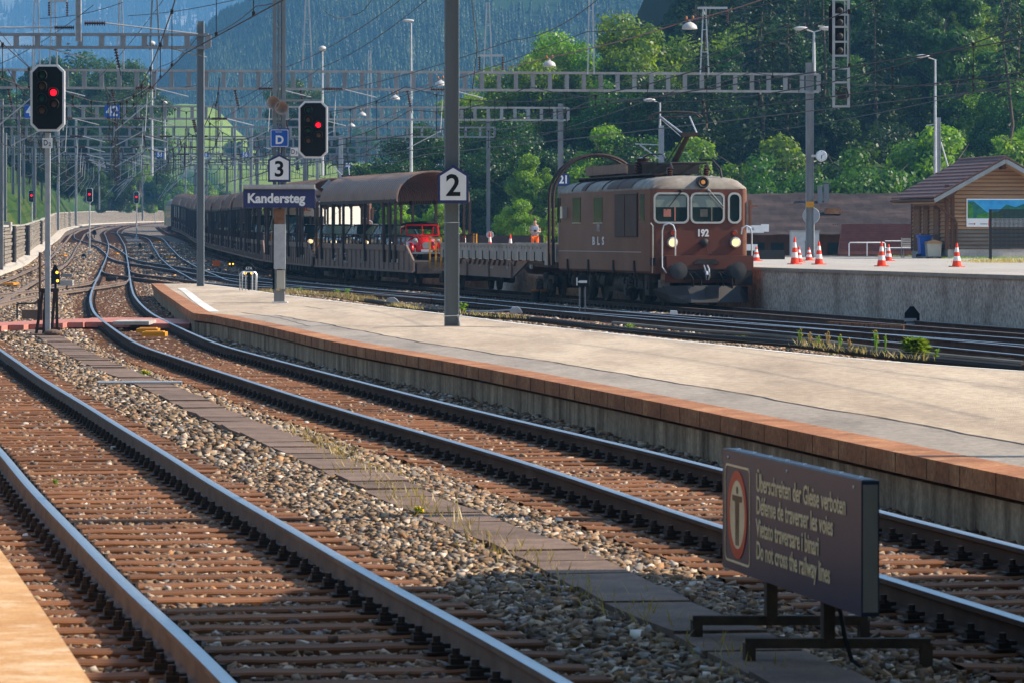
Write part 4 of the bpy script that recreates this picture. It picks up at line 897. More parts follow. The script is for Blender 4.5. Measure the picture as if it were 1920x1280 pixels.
# ---------------------------------------------------------------- cars
def car_shell(paint, prof, cab, W_=1.7, name='car', label='', cat='car', lights='off'):
    root = empty(name, (0, 0, 0), 0, label, cat)
    L_ = prof[-1][0]; b = MB(); rows = []
    for f in (-1, -.93, -.6, 0, .6, .93, 1):
        k = 1 - .10 * abs(f) ** 6; rows.append([Vector((f * W_ / 2 * (1 if abs(f) < 1 else 1), y, .28 + (z - .28) * (k if abs(f) < 1 else .82) if z > .3 else z)) for y, z in prof] + [Vector((f * W_ / 2, L_, .28)), Vector((f * W_ / 2, 0, .28))])
    b.sheet([r_ + [r_[0]] for r_ in rows]); b.add(rows[0], [tuple(range(len(rows[0])))]); b.add(rows[-1], [tuple(range(len(rows[0])))]); body = b.build('body', paint, root, smooth=35)
    b = MB(); rows = []
    for f in (-1, -.9, 0, .9, 1):
        n = len(cab); rr_ = []
        for i, (y, z) in enumerate(cab):
            top = z > cab[0][1] + .1; x = f * (W_ / 2 - .05 - (.16 if top else 0)); rr_.append(Vector((x, y, z - (.04 if top and abs(f) == 1 else 0))))
        rows.append(rr_)
    b.sheet(rows); b.add(rows[0], [tuple(range(n))]); b.add(rows[-1], [tuple(range(n))]); b.build('greenhouse', M['glass'], root, smooth=30)
    b = MB(); z = max(q[1] for q in cab); tp = [q for q in cab if q[1] > z - .15]; y0, y1 = tp[0][0], tp[-1][0]
    b.sheet([[Vector((x, y0 + (y1 - y0) * k / 4, z + .012 - .05 * abs(x / .7) ** 4)) for x in (-.7, -.6, -.3, 0, .3, .6, .7)] for k in range(5)])
    for s in (-1, 1):
        for i in range(len(cab) - 1):
            (ya, za), (yb, zb) = cab[i], cab[i + 1]
            if abs(zb - za) > .2: b.bar((s * (W_ / 2 - .05 - (.16 if za > cab[0][1] + .1 else 0)), ya, za), (s * (W_ / 2 - .05 - (.16 if zb > cab[0][1] + .1 else 0)), yb, zb), .06, .05)
        b.bar((s * (W_ / 2 - .12), (y0 + y1) / 2, cab[0][1]), (s * (W_ / 2 - .21), (y0 + y1) / 2, z), .05, .07)
    b.build('roof', paint, root)
    for y in (.75, L_ - .75):
        for s in (-1, 1):
            b = MB(); b.lathe([(.2, -.09), (.31, -.08), (.32, .08), (.2, .09)], 18, (s * (W_ / 2 - .08), y, .31), 'x'); b.lathe([(.19, -.1), (.19, .1)], 12, (s * (W_ / 2 - .08), y, .31), 'x', 1); b.build('wheel', [M['rubber'], M['alu']], root, smooth=40)
    for s in (-1, 1):
        b = MB(); b.ell((s * (W_ / 2 - .24), .04, .66), (.15, .06, .09), 12, 8); b.build('headlight', M['warmlight'] if lights == 'on' and s < 0 else M['alu'], root, smooth=True)
        b = MB(); b.ell((s * (W_ / 2 + .08), 1.35, .98), (.1, .06, .08), 8, 6); b.build('mirror', paint, root, smooth=True)
    b = MB(); b.b(-.62, .62, -.05, .05, .33, .45); b.b(-.26, .26, -.07, -.05, .45, .56, 1); b.build('bumper', [M['rubber'], M['white']], root)
    return root
HATCH = ([(0, .45), (.03, .75), (.25, .86), (1.05, .95), (3.5, .98), (3.9, .9), (3.98, .5)], [(1.0, .93), (1.65, 1.42), (2.3, 1.48), (3.3, 1.42), (3.85, .96)])
VAN = ([(0, .5), (.03, .9), (.5, 1.1), (1.0, 1.18), (4.4, 1.2), (4.6, .6)], [(.75, 1.15), (1.4, 1.88), (2.2, 1.95), (4.3, 1.92), (4.58, 1.18)])
def on_train(c, s, lat=0.0, z=1.02, rz=0):
    a = path_at(LT, 0, s); t = path_at(LT, 0, s + 1) - path_at(LT, 0, s - 1); h = math.atan2(-t.x, t.y)
    c.location = a + Vector((math.cos(h), math.sin(h), 0)) * lat + Vector((0, 0, z)); c.rotation_euler = (0, 0, h + rz)
dk = car_shell(M['cardark'], *HATCH, label='dark car with one glowing headlamp on the second car carrier'); dk.name = 'parked_car'
for ch in list(dk.children):
    pass
lights = [ch for ch in dk.children if ch.name.startswith('headlight')]
on_train(dk, S0 + WL - .9)
lt = MB(); lt.ell((-.62, -.02, .68), (.14, .07, .10), 12, 8); lt.build('lit_headlamp', M['warmlight'], dk, smooth=True)
bl = car_shell(M['carblue'], *HATCH, label='blue-grey car on the first carrier, behind the red car'); bl.name = 'parked_car'; on_train(bl, S0 + 11.4)
sv = car_shell(M['carsilver'], *VAN, label='silver van on the third car carrier, left of the sign post'); sv.name = 'parked_car'; on_train(sv, S0 + 2 * WL + 2.5)
k_ = 0
for i, pr_ in ((1, 6.5), (1, 12.0), (2, 9.5), (2, 15.5), (3, 2.0), (3, 9.0), (4, 3), (5, 3), (6, 3), (7, 3), (0, 17.5)):
    c = copy_tree([dk, bl, sv][k_ % 3] if i not in (0, 1) else [dk, bl][k_ % 2]); k_ += 1
    c['label'] = 'car in the shade of a carrier wagon behind its side wall'; c['group'] = 'cars inside the carrier wagons'; on_train(c, S0 + i * WL + pr_)
# red open-top small car at the open end
rc = empty('red_car', (0, 0, 0), 0, 'small red vintage car with rolled dark roof on the first carrier', 'car'); on_train(rc, S0 + 5.6, .0, .9, R(-2))
b = MB(); rows = []
for y, w, z0, z1 in [(0.15, .30, .5, .78), (.3, .42, .38, .98), (.7, .50, .32, 1.06), (1.15, .62, .3, 1.12), (1.35, .70, .3, 1.14), (2.4, .72, .3, 1.12), (3.3, .68, .3, 1.05), (3.75, .5, .35, .75)]:
    rows.append([Vector((w * math.cos(R(a)) * (1 if abs(math.cos(R(a))) > .5 else 1), y, z0 + (z1 - z0) * max(0, math.sin(R(a))) ** .55)) for a in range(0, 181, 12)])
b.sheet(rows); b.add(rows[0], [tuple(range(len(rows[0])))]); b.add(rows[-1], [tuple(range(len(rows[0])))]); b.build('body', M['red'], rc, smooth=50)
for s in (-1, 1):
    b = MB(); b.ell((s * .60, .62, .56), (.17, .50, .30), 14, 10); b.build('front_fender', M['red'], rc, smooth=True)
    b = MB(); b.ell((s * .62, 3.2, .55), (.14, .46, .28), 14, 10); b.build('rear_fender', M['red'], rc, smooth=True)
    b = MB(); b.lathe([(.0, -.10), (.09, -.08), (.105, 0), (.08, .1), (0, .14)], 14, (s * .46, .22, .93), 'y'); b.cyl((s * .46, .28, .92), (s * .30, .4, .85), .02, 6); b.build('headlight', M['alu'], rc, smooth=40)
    for y in (.62, 3.1):
        b = MB(); b.lathe([(.18, -.06), (.3, -.06), (.31, .06), (.18, .06)], 18, (s * .62, y, .31), 'x'); b.build('wheel', M['rubber'], rc, smooth=40)
    b = MB(); b.prism([(1.35, 1.12), (1.62, 1.56), (3.2, 1.5), (3.5, 1.05), (3.42, 1.05), (3.14, 1.45), (1.68, 1.5), (1.44, 1.12)], s * .66 - .03, s * .66 + .03, 'x'); b.build('window_pillar', M['red'], rc)
b = MB(); b.bar((-.66, 1.36, 1.14), (.66, 1.36, 1.14), .05, .06); b.bar((-.66, 1.6, 1.56), (.66, 1.6, 1.56), .06, .06); b.bar((0, 1.37, 1.14), (0, 1.6, 1.55), .03, .03); b.build('windscreen_frame', M['red'], rc)
b = MB(); b.sheet([[(-.64, 1.4, 1.17), (.64, 1.4, 1.17)], [(-.62, 1.6, 1.53), (.62, 1.6, 1.53)]]); b.build('windscreen', M['clear'], rc)
b = MB(); b.tube([(-.66, 1.72, 1.60), (0, 1.70, 1.66), (.66, 1.72, 1.60)], .07, 8); b.sheet([[Vector((x, y, z - abs(x) ** 3 * .12)) for x in (-.68, -.4, 0, .4, .68)] for y, z in ((1.7, 1.63), (2.4, 1.68), (3.1, 1.62), (3.4, 1.4))]); b.build('fabric_roof', M['rubber'], rc, smooth=40)
b = MB(); b.b(-.6, .6, .02, .1, .38, .46); b.b(-.5, -.46, .0, .1, .38, .62); b.b(.46, .5, .0, .1, .38, .62); b.build('bumper', M['alu'], rc)
b = MB(); b.prism(rrect(-.17, .17, .60, .86, .1), .08, .12, 'y'); b.build('grille', M['alu'], rc)
b = MB(); b.b(-.24, .24, -.01, .01, .46, .57); b.build('number_plate', M['white'], rc)
b = MB()
for k in range(5): x = -.24 + k * .12; b.tube([(x, .35, 1.0 - abs(x) * .12), (x, 1.2, 1.135 - abs(x) * .12)], .012, 5)
b.build('bonnet_rib', M['redsign'], rc)

# ---------------------------------------------------------------- motorhome and second locomotive behind
mh = empty('motorhome', P(578, 445, 226) * 1.0, 0, 'white motorhome with roof alcove seen through the second carrier', 'motorhome'); q = P(578, 445, 226); mh.location = (q.x, q.y, 1.15); mh.rotation_euler = (0, 0, R(-16))
b = MB(); b.prism([(0, .3), (6, .3), (6, 2.75), (-.9, 2.78), (-1.15, 2.45), (-1.1, 2.05), (-.35, 1.95), (-.45, 1.3), (-1.3, .95), (-1.4, .4)], -1.1, 1.1, 'x'); b.build('body', M['camper'], mh)
b = MB(); b.prism([(-.36, 1.96), (-.46, 1.3), (-.38, 1.3), (-.28, 1.96)], -.98, .98, 'x', 0, Matrix.Translation((0, -.05, 0))); b.build('windscreen', M['glass'], mh)
for y0, y1 in ((.3, 1.1), (2.2, 3.4), (4.2, 5.2)): b = MB(); b.b(-1.115, -1.10, y0, y1, 1.45, 2.05); b.build('window', M['glass'], mh)
text('lettering', 'LMC', .36, M['redsign'], mh, (.1, -1.155, 2.38), 0, 84, .004, .006, xs=1.3)
for y in (-.6, 4.6):
    for s in (-1, 1): b = MB(); b.lathe([(.2, -.1), (.33, -.09), (.33, .09), (.2, .1)], 16, (s * .98, y, .33), 'x'); b.build('wheel', M['rubber'], mh, smooth=40)
l2 = copy_tree(loco, label='second brown locomotive with silver-framed windows seen through the first carrier')
q = P(652, 445, 250); l2.location = (q.x, q.y, zp(250) + .35); l2.rotation_euler = (0, 0, R(9))
for ch in list(l2.children):
    if ch.name.startswith(('number', 'lettering')): bpy.data.objects.remove(ch)
b = MB(); trk2 = [Vector((q.x, q.y, q.z)) for q in LT2 if 225 < q.y < 470]

# ---------------------------------------------------------------- person on the ramp
def skin(name, verts, edges, radii, m, parent=None, sub=2):
    me = bpy.data.meshes.new(name); me.from_pydata([Vector(v) for v in verts], edges, []); o = bpy.data.objects.new(name, me); C.objects.link(o)
    sk = o.modifiers.new('s', 'SKIN'); 
    for v, r_ in zip(me.skin_vertices[0].data, radii): v.radius = (r_, r_) if not isinstance(r_, tuple) else r_
    me.skin_vertices[0].data[0].use_root = True; sb = o.modifiers.new('b', 'SUBSURF'); sb.levels = sub; sb.render_levels = sub
    bpy.context.view_layer.update(); m2 = bpy.data.meshes.new_from_object(o.evaluated_get(bpy.context.evaluated_depsgraph_get())); m2.materials.clear(); m2.materials.append(m); m2.shade_smooth()
    C.objects.unlink(o); bpy.data.objects.remove(o); o = bpy.data.objects.new(name, m2); C.objects.link(o)
    if parent: o.parent = parent
    return o
q = P(1003, 445, 196); man = None
V_ = [(0, 0, .95), (0, .0, 1.15), (0, .01, 1.36), (0, -.01, 1.50), (0, -.02, 1.60), (0, -.02, 1.72), (-.17, 0, 1.42), (-.25, .02, 1.16), (-.12, -.22, 1.14), (.17, 0, 1.42), (.26, .02, 1.14), (.14, -.22, 1.16), (-.1, 0, .88), (-.12, -.01, .48), (-.13, .02, .08), (-.14, -.14, .03), (.1, 0, .88), (.12, -.01, .48), (.13, .02, .08), (.14, -.14, .03), (-.05, -.27, 1.15), (.07, -.27, 1.17)]
E_ = [(0, 1), (1, 2), (2, 3), (3, 4), (4, 5), (2, 6), (6, 7), (7, 8), (8, 20), (2, 9), (9, 10), (10, 11), (11, 21), (0, 12), (12, 13), (13, 14), (14, 15), (0, 16), (16, 17), (17, 18), (18, 19)]
Rr = [(.15, .11), (.14, .10), (.16, .10), .055, .085, .075, .06, .043, .033, .06, .043, .033, .085, .058, .042, .035, .085, .058, .042, .035, .025, .025]
man = skin('person', V_, E_, Rr, M['skin']); tag(man, 'person in grey t-shirt and orange trousers standing behind the flat wagon', 'person'); man.location = (q.x, q.y, 1.136); man.scale = (.98, .98, .98)
def cl(name, idx, ed, k, m):
    mp = {a: i for i, a in enumerate(idx)}; return skin(name, [V_[i] for i in idx], [(mp[a], mp[c]) for a, c in ed], [(tuple(r_ * k for r_ in Rr[i]) if isinstance(Rr[i], tuple) else Rr[i] * k) for i in idx], m, man)
cl('tshirt', [0, 1, 2, 6, 9], [(0, 1), (1, 2), (2, 6), (2, 9)], 1.45, M['shirt'])
cl('trousers', [0, 12, 13, 14, 16, 17, 18], [(0, 12), (12, 13), (13, 14), (0, 16), (16, 17), (17, 18)], 1.2, M['orange'])
b = MB(); b.ell((0, -.01, 1.74), (.088, .095, .07), 12, 8); b.build('hair', M['hair'], man, smooth=True)
b = MB(); b.tube([(0, -.105, 1.68), (0, -.125, 1.65), (0, -.105, 1.63)], .012, 6); b.build('nose', M['skin'], man)
b = MB(); b.b(-.06, .08, -.33, -.27, 1.12, 1.22); b.cyl((.01, -.33, 1.17), (.01, -.38, 1.17), .035, 10); tag(b.build('camera', M['rubber'], None, man.location), 'small black camera held in front of the grey t-shirt', 'camera')
for s in (-1, 1):
    for k in range(5): b = MB(); x = s * .06 + s * .01; b.tube([(x, -.29, 1.19 - k * .018), (x - s * .02, -.345, 1.19 - k * .018), (x - s * .05, -.345, 1.185 - k * .018)], .009, 5); b.build('finger', M['skin'], man, smooth=True)
# ---------------------------------------------------------------- masts, portals, wires
def hsec(b, x, y, z0, z1, w, dpt, mi=0):        # H-section post, flanges facing the camera side
    t = .022; b.b(x - w / 2, x - w / 2 + t, y - dpt / 2, y + dpt / 2, z0, z1, mi); b.b(x + w / 2 - t, x + w / 2, y - dpt / 2, y + dpt / 2, z0, z1, mi); b.b(x - w / 2 + t, x + w / 2 - t, y - t / 2, y + t / 2, z0, z1, mi)
def vbeam(A, B_, h, sp=.75, w=.16):             # ladder beam between two top-chord points
    b = MB(); A = Vector(A); B_ = Vector(B_); dz = Vector((0, 0, -h)); b.bar(A, B_, w, .10); b.bar(A + dz, B_ + dz, w, .10, 0)
    n = max(2, int((B_ - A).length / sp))
    for k in range(n + 1): q = A.lerp(B_, k / n); b.bar(q, q + dz, .02 + w * .9, .14)
    return b
def insul(b, a, c, n=8, r=.07, mi=0):
    a = Vector(a); c = Vector(c); pts = []; rr = []
    for k in range(n):
        for f, q in ((0, .35), (.3, 1), (.55, .9), (.7, .35)): pts.append(a.lerp(c, (k + f) / n)); rr.append(r * q)
    b.tube(pts, rr, 8, mi)
def xs_at(path, d):
    for a, c in zip(path, path[1:]):
        if (a.y - d) * (c.y - d) <= 0 and a.y != c.y: return a.x + (c.x - a.x) * (d - a.y) / (c.y - a.y)
    return None
WT = {'T1': T1, 'T2': T2, 'T5': T5, 'LT': LT, 'T3': T3, 'T6': T6}
T2y = [q for q in T2 if q.y < 480]
def portal(label, A, B_, h, masts, zt=None, sp=.75, drops=True, mw=.26, hang=True):
    A = Vector(A); B_ = Vector(B_); root = empty('catenary_portal', (A.x, A.y, 0), 0, label, 'catenary portal'); o = Vector((A.x, A.y, 0))
    vbeam(A - o, B_ - o, h, sp, .18 if A.y < 260 else .14).build('beam', M['steel'], root)
    for (x, base, top) in masts:
        y = A.y + (B_.y - A.y) * (x - A.x) / (B_.x - A.x); b = MB(); hsec(b, x - o.x, y - o.y, base, top, mw, .24); b.b(x - o.x - mw / 2 - .02, x - o.x + mw / 2 + .02, y - o.y - .14, y - o.y + .14, A.z - h - .08, A.z - h, 0); b.build('mast', M['steel_blue'] if A.y < 160 else M['steel'], root)
    if hang:
        xs = []
        for nme, pth in WT.items():
            x = xs_at(pth if nme != 'T2' else T2y, (A.y + B_.y) / 2)
            if x is not None and A.x < x < B_.x: xs.append(x)
        for x in sorted(xs):
            y = A.y + (B_.y - A.y) * (x - A.x) / (B_.x - A.x) - o.y; z = A.z - h; b = MB(); x -= o.x
            insul(b, (x + .1, y, z - .05), (x + .25, y, z - .75), 7, .075); b.bar((x + .25, y, z - .75), (x + .3, y, z - 1.0), .03, .03, 1)
            insul(b, (x + 1.1, y, z + .02), (x + 1.9, y, z + .02), 8, .07); b.build('insulator', [M['insul'], M['dark']], root, smooth=40)
            b = MB(); b.tube([(x + 1.9, y, z), (x + 3.3, y, z - .35)], .028, 6); b.tube([(x + 1.6, y, z - .1), (x + 1.5, y, z - 1.8)], .02, 5); b.tube([(x + 1.5, y, z - 1.75), (x + .1, y, 5.75)], .022, 5); b.build('registration_arm', M['steel_lt'], root, smooth=40)
    return root
def X(u, d): return (u - 960) / F * d
def Z(v, d): return H - (v - YH) / F * d
portal('ladder portal beam at the upper left ending at the grey mast on the platform tip', (X(-330, 146), 146, Z(65, 146)), (X(391, 146), 146, Z(65.5, 146)), .45, [(X(376, 146), .3, Z(40, 146)), (X(-320, 146), -.2, Z(40, 146))], sp=.73, mw=.25)
portal('longest ladder portal spanning the whole picture to the right mast carrying the clock', (X(-240, 172), 172, Z(130, 172)), (X(1535, 178), 178, Z(140, 178)), .74, [(X(1518, 178), 1.14, Z(118, 178)), (X(-230, 172), -.2, Z(110, 172))], sp=.72, mw=.33)
portal('ladder portal carrying the blue 42 signs, ending behind the locomotive', (X(-180, 220), 220, Z(198, 220)), (X(1065, 225), 225, Z(203, 225)), .66, [(X(1051, 225), .2, Z(195, 225)), (X(-170, 220), .2, Z(185, 220)), (X(-2, 220), .2, Z(185, 220))], sp=.72, mw=.28)
far = [(262, 'first'), (300, 'second'), (340, 'third'), (385, 'fourth'), (430, 'fifth'), (480, 'sixth'), (535, 'seventh')]
for d, w in far:
    x0 = (xs_at(T3, d) or -45) - 4.5; x1 = (xs_at(LT, d) or -20) + 15; z = 8.6 + zp(d)
    portal(f'distant ladder portal over the curve, {w} behind the one with the blue signs', (x0, d, z), (x1, d + 2, z), .6, [(x0 + .3, zp(d) - .2, z + .8), (x1 - .4, zp(d) - .2, z + .8), ((xs_at(LT, d) or -25) + 3.0, zp(d) - .2, z)], sp=.9, mw=.24)
# suspended post with two insulated arms
q = P(147, 0, 143); sp = empty('suspended_post', (q.x, q.y, Z(78, 143)), 0, 'grey suspended steel post with insulated arms at the upper left', 'suspended post')
b = MB(); hsec(b, 0, 0, 0, 3.2, .19, .19); b.build('post', M['steel_lt'], sp)
b = MB(); z = Z(52, 143) - Z(78, 143); insul(b, (-.15, 0, z), (-.85, 0, z), 10, .085); z2 = Z(44, 143) - Z(78, 143); insul(b, (.2, 0, z2), (.95, 0, z2 - .0), 9, .095); b.build('insulator', M['insul'], sp, smooth=40)
b = MB(); b.tube([(-.85, 0, z), (-5.5, 0, z)], .035, 6); b.tube([(.95, 0, z2), (4.1, 0, z2 - .37)], .03, 6); b.build('arm', M['steel_lt'], sp, smooth=40)
b = MB(); hsec(b, 0, 0, 0, 1, .2, .2)
# overhead lines
SUP = [-20, 40, 81, 146, 175, 222, 262, 300, 340, 385, 430, 480, 535]
def overhead(path, label, d0=-20, d1=540, lat=0.0, zc=5.6, zm=7.3, red=False):
    root = empty('overhead_line', (0, 0, 0), 0, label, 'overhead line'); ps = sorted(path, key=lambda q: q.y)
    def xx(d):
        if d < ps[0].y: t_ = (ps[0].x - ps[8].x) / (ps[0].y - ps[8].y); return ps[0].x + t_ * (d - ps[0].y)
        return at_y(ps, d)
    S_ = [s for s in SUP if d0 <= s <= d1]; mb = MB(); cb = MB(); dl = []
    zz = 0.0
    for i, (a, c) in enumerate(zip(S_, S_[1:])):
        xa, xc = xx(a) + lat + (.25 if i % 2 else -.25), xx(c) + lat + (-.25 if i % 2 else .25); L_ = c - a; sag = 1.1 * (L_ / 60) ** 2 + .12
        n = max(4, int(L_ / 6)); za, zc_ = zp(a), zp(c); r = .0105 + a * .00005
        M_ = [Vector((xa + (xc - xa) * k / n, a + L_ * k / n, zm + za + (zc_ - za) * k / n - 4 * sag * (k / n) * (1 - k / n))) for k in range(n + 1)]
        K_ = [Vector((m_.x, m_.y, zc + za + (zc_ - za) * k / n)) for k, m_ in enumerate(M_)]
        mb.tube(M_, r, 4); cb.tube(K_, r, 4)
        for k in range(1, n): db = MB(); db.bar(M_[k], K_[k], r * 1.2, r * 1.2); dl.append(db); db.b(K_[k].x - .025, K_[k].x + .025, K_[k].y - .02, K_[k].y + .02, K_[k].z, K_[k].z + .07); db.b(M_[k].x - .03, M_[k].x + .03, M_[k].y - .02, M_[k].y + .02, M_[k].z - .08, M_[k].z + .02)
    mb.build('messenger_wire', M['wire'], root); cb.build('contact_wire', M['wire_red'] if red else M['wire'], root); [q_.build('dropper', M['wire'], root) for q_ in dl[:100]]
    return root
overhead(T1, 'catenary wires above the nearest track at the far left', 81, 540)
overhead(T2, 'catenary wires above the track along the platform edge', 40, 400)
overhead(T5, 'catenary wires above the track between platform and locomotive', 40, 430)
overhead(LT, 'catenary wires above the locomotive track', 40, 540)
overhead(T3, 'catenary wires above the far left track by the stone wall', 146, 540)
overhead(LT2, 'catenary wires behind the locomotive, above the ramp', 40, 480, 1.5, 6.2, 7.8)
overhead(offset(T3, -4.2), 'catenary wires left of the far left track', 146, 480)
overhead(offset(T2y, 4.0), 'catenary wires over the switch area beside the winding track', 146, 430, 0, 5.7, 7.6)
overhead(offset(T2y, -3.4), 'second catenary wires left of the winding track', 146, 430, 0, 5.9, 7.9)
def wire(label, pts, r=.012, m='wire', sag=.2, cat='cable'):
    b = MB()
    for a, c in zip(pts, pts[1:]): b.tube([a.lerp(c, k / 8) + Vector((0, 0, -4 * sag * (k / 8) * (1 - k / 8))) for k in range(9)], r, 4)
    return tag(b.build('cable', M[m]), label, cat)
LC = [P(1500, -28, 132), P(1293, 38, 150), P(1030, 108, 177), P(826, 149, 230), P(741, 176, 270), P(679, 208, 310), P(659, 229, 340)]
wire('copper-red cable carrying the hanging dome lamps', LC, .02, 'wire_red', .1)
wire('feeder cable crossing the top centre from upper right to lower left', [P(790, -30, 95), P(535, 127, 140), P(430, 190, 175)], .012)
wire('upper feeder cable slanting across the dark hillside', [P(800, 0, 110), P(600, 128, 165), P(520, 160, 200)], .013)
wire('thin feeder cable from the grey mast to the upper centre', [P(369, 71, 146), P(480, 12, 120), P(640, -60, 100)], .014)
wire('slanting cable descending left of the grey mast', [P(369, 71, 146), P(300, 125, 170), P(225, 185, 200)], .014)
wire('cable falling from the top of the platform mast to the left', [P(1120, 0, 90), P(960, 76, 110), P(560, 182, 160)], .011)
wire('lowest feeder cable slanting behind the numbered mast', [P(1500, -10, 95), P(1100, 60, 120), P(620, 215, 190)], .012)
wire('looping jumper cable hanging beside the numbered mast', [P(884, -5, 100), P(895, 90, 100), P(886, 168, 100)], .012, sag=0)
for i, (a, c, lb) in enumerate([((0, 60, 150), (120, 190, 170), 'slanting cable at the far left edge above the big signal'), ((0, 120, 160), (175, 10, 140), 'rising cable from the left edge to the suspended post'), ((180, 150, 172), (310, -5, 150), 'steep cable between suspended post and dark frame'), ((75, 35, 171), (230, 5, 171), 'nearly level cable in the upper left corner'), ((240, 30, 171), (520, -20, 120), 'cable rising from the dark frame to the top edge'), ((0, 190, 205), (375, 160, 172), 'flat cable under the long beam at left'), ((400, 232, 215), (520, 150, 180), 'cable rising to the sign post from the left'), ((640, 250, 260), (830, 170, 172), 'cable rising from the right red signal to the thick mast'), ((960, 270, 230), (1400, 120, 150), 'cable slanting up across the green trees'), ((1100, 170, 178), (1500, 40, 130), 'cable above the pantograph slanting up to the right'), ((1450, 245, 190), (1920, 150, 140), 'lowest thin cable in front of the right hillside')]):
    wire(lb, [P(*a), P(*c)], .013, 'wire', .15)
wire('hanging jumper cable in the top middle', [P(610, 22, 120), P(660, 28, 125), P(700, -5, 125)], .010, sag=.15)
for i, ((u, v), d) in enumerate(zip([(1293, 48), (1030, 119), (826, 156), (741, 183), (679, 214), (659, 235)], [150, 177, 230, 270, 310, 340])):
    lp = empty('hanging_lamp', P(u, v, d), 0, ['nearest hanging grey dome lamp, in front of the lattice pole at upper right', 'hanging grey dome lamp in front of the bright green tree', 'small hanging dome lamp just left of the mast numbered 2', 'small hanging dome lamp below the long portal beam', 'tiny hanging dome lamp between portal beams above the train', 'tiny hanging dome lamp right of the red light signal'][i], 'lamp')
    lp.scale = (1.0, 1, 1) if i < 2 else (1.15, 1.15, 1.15); b = MB(); b.lathe([(.27, -.14), (.28, -.12), (.24, .0), (.14, .08), (.05, .12), (.04, .2), (0, .2)], 18); b.build('shade', M['lamp'], lp, smooth=50)
    b = MB(); b.cyl((-.12, 0, .2), (.12, 0, .2), .02, 6); b.ell((-.12, 0, .26), (.05, .05, .08), 8, 6); b.ell((.12, 0, .28), (.05, .05, .08), 8, 6); b.build('hanger', M['coping'], lp, smooth=40)
# feeder frames standing on the beams
def aframe(label, u, v0, v1, w, d, arm=None, m='steel_lt'):
    s = F / d; b = MB(); z0, z1 = Z(v1, d), Z(v0, d); hw = w / 2 / s
    for k in (-1, 1): b.bar((k * hw, 0, 0), (k * .05, 0, z1 - z0), .06, .06)
    n = max(2, int((z1 - z0) / .9))
    for k in range(1, n): t = k / n; x = hw * (1 - t) + .05 * t; b.bar((-x, 0, t * (z1 - z0)), (x, 0, t * (z1 - z0)), .035, .035)
    if arm: b.bar((arm[0] / s, 0, (z1 - z0) * arm[2]), (arm[1] / s, 0, (z1 - z0) * arm[2]), .07, .09); insul(b, (arm[0] / s, 0, (z1 - z0) * arm[2] - .05), (arm[0] / s, 0, (z1 - z0) * arm[2] - .65), 6, .06, 1); insul(b, (arm[1] / s, 0, (z1 - z0) * arm[2] - .05), (arm[1] / s, 0, (z1 - z0) * arm[2] - .65), 6, .06, 1)
    return tag(b.build('feeder_frame', [M[m], M['insul']], None, (X(u, d), d, z0), smooth=30), label, 'feeder frame')
aframe('dark lattice frame rising above the upper left portal beam', 290, -40, 94, 18, 146, m='steel_blue')
aframe('pale lattice frame above the long beam left of centre', 576, -10, 130, 18, 172.5)
aframe('slim pale frame standing on the blue-signed portal in the centre', 693, 95, 203, 8, 222)
aframe('pale frame with two hanging insulators right of the mast numbered 2', 915, 5, 136, 16, 174, (-16, 28, .24))
aframe('tall ladder-shaped pale frame in front of the round trees', 1108, -60, 140, 12, 175.5)
aframe('white frame with crossbar and short ladder rungs at upper right', 1321, 14, 140, 16, 176.5, (-13, 43, .99))
aframe('pale frame with tripod foot on the long beam at far left', 226, -5, 130, 12, 172.5)
for u, v0, lb in ((68, -40, 'left upright of the pale frame at the upper left corner'), (100, -30, 'right upright of the pale frame at the upper left corner')): aframe(lb, u, v0, 130, 14, 171.8, (-8, 26, .8) if u > 80 else None)
# lamp posts
def lamp_post(label, u, v0, v1, d, heads=(-1,), thick=None):
    s = F / d; base = Z(v1, d); b = MB(); h = Z(v0, d) - base; root = empty('lamp_post', (X(u, d), d, base), 0, label, 'lamp post')
    b.tube([(0, 0, 0), (0, 0, h * .5), (0, 0, h)], [.09, .07, .045], 8); b.build('pole', M['steel_lt'], root, smooth=40)
    for hd in heads:
        b = MB()
        if hd == 0: b.ell((0, -.1, h + .1), (.22, .22, .16), 12, 8)
        else: b.tube([(0, 0, h - .02), (hd * .3, 0, h + .08)], .03, 6); b.ell((hd * .55, 0, h + .14), (.32, .13, .09), 12, 8)
        b.build('lamp_head', M['lamp'], root, smooth=50)
    return root
lamp_post('tall slim lamp post against the blue hillside in the centre', 771, 44, 330, 230, (-.3,))
lamp_post('shorter lamp post left of centre behind the red signal', 604.5, 95, 330, 235, (0,))
lamp_post('lamp post between trees and knoll left of the grey mast', 285, 85, 330, 260, (0,))
lamp_post('lamp post right of the wooden hut ridge with single head', 1753.5, 112, 470, 185, (-1,))
lamp_post('double-headed lamp post on top of the clock mast', 1526, 60, 142, 178.3, (-1, 1))
lamp_post('lamp post behind the raised pantograph', 1237.5, 193, 470, 215, (-1,))
lamp_post('faint lamp post at the knoll edge', 309, 196, 300, 330, (0,))
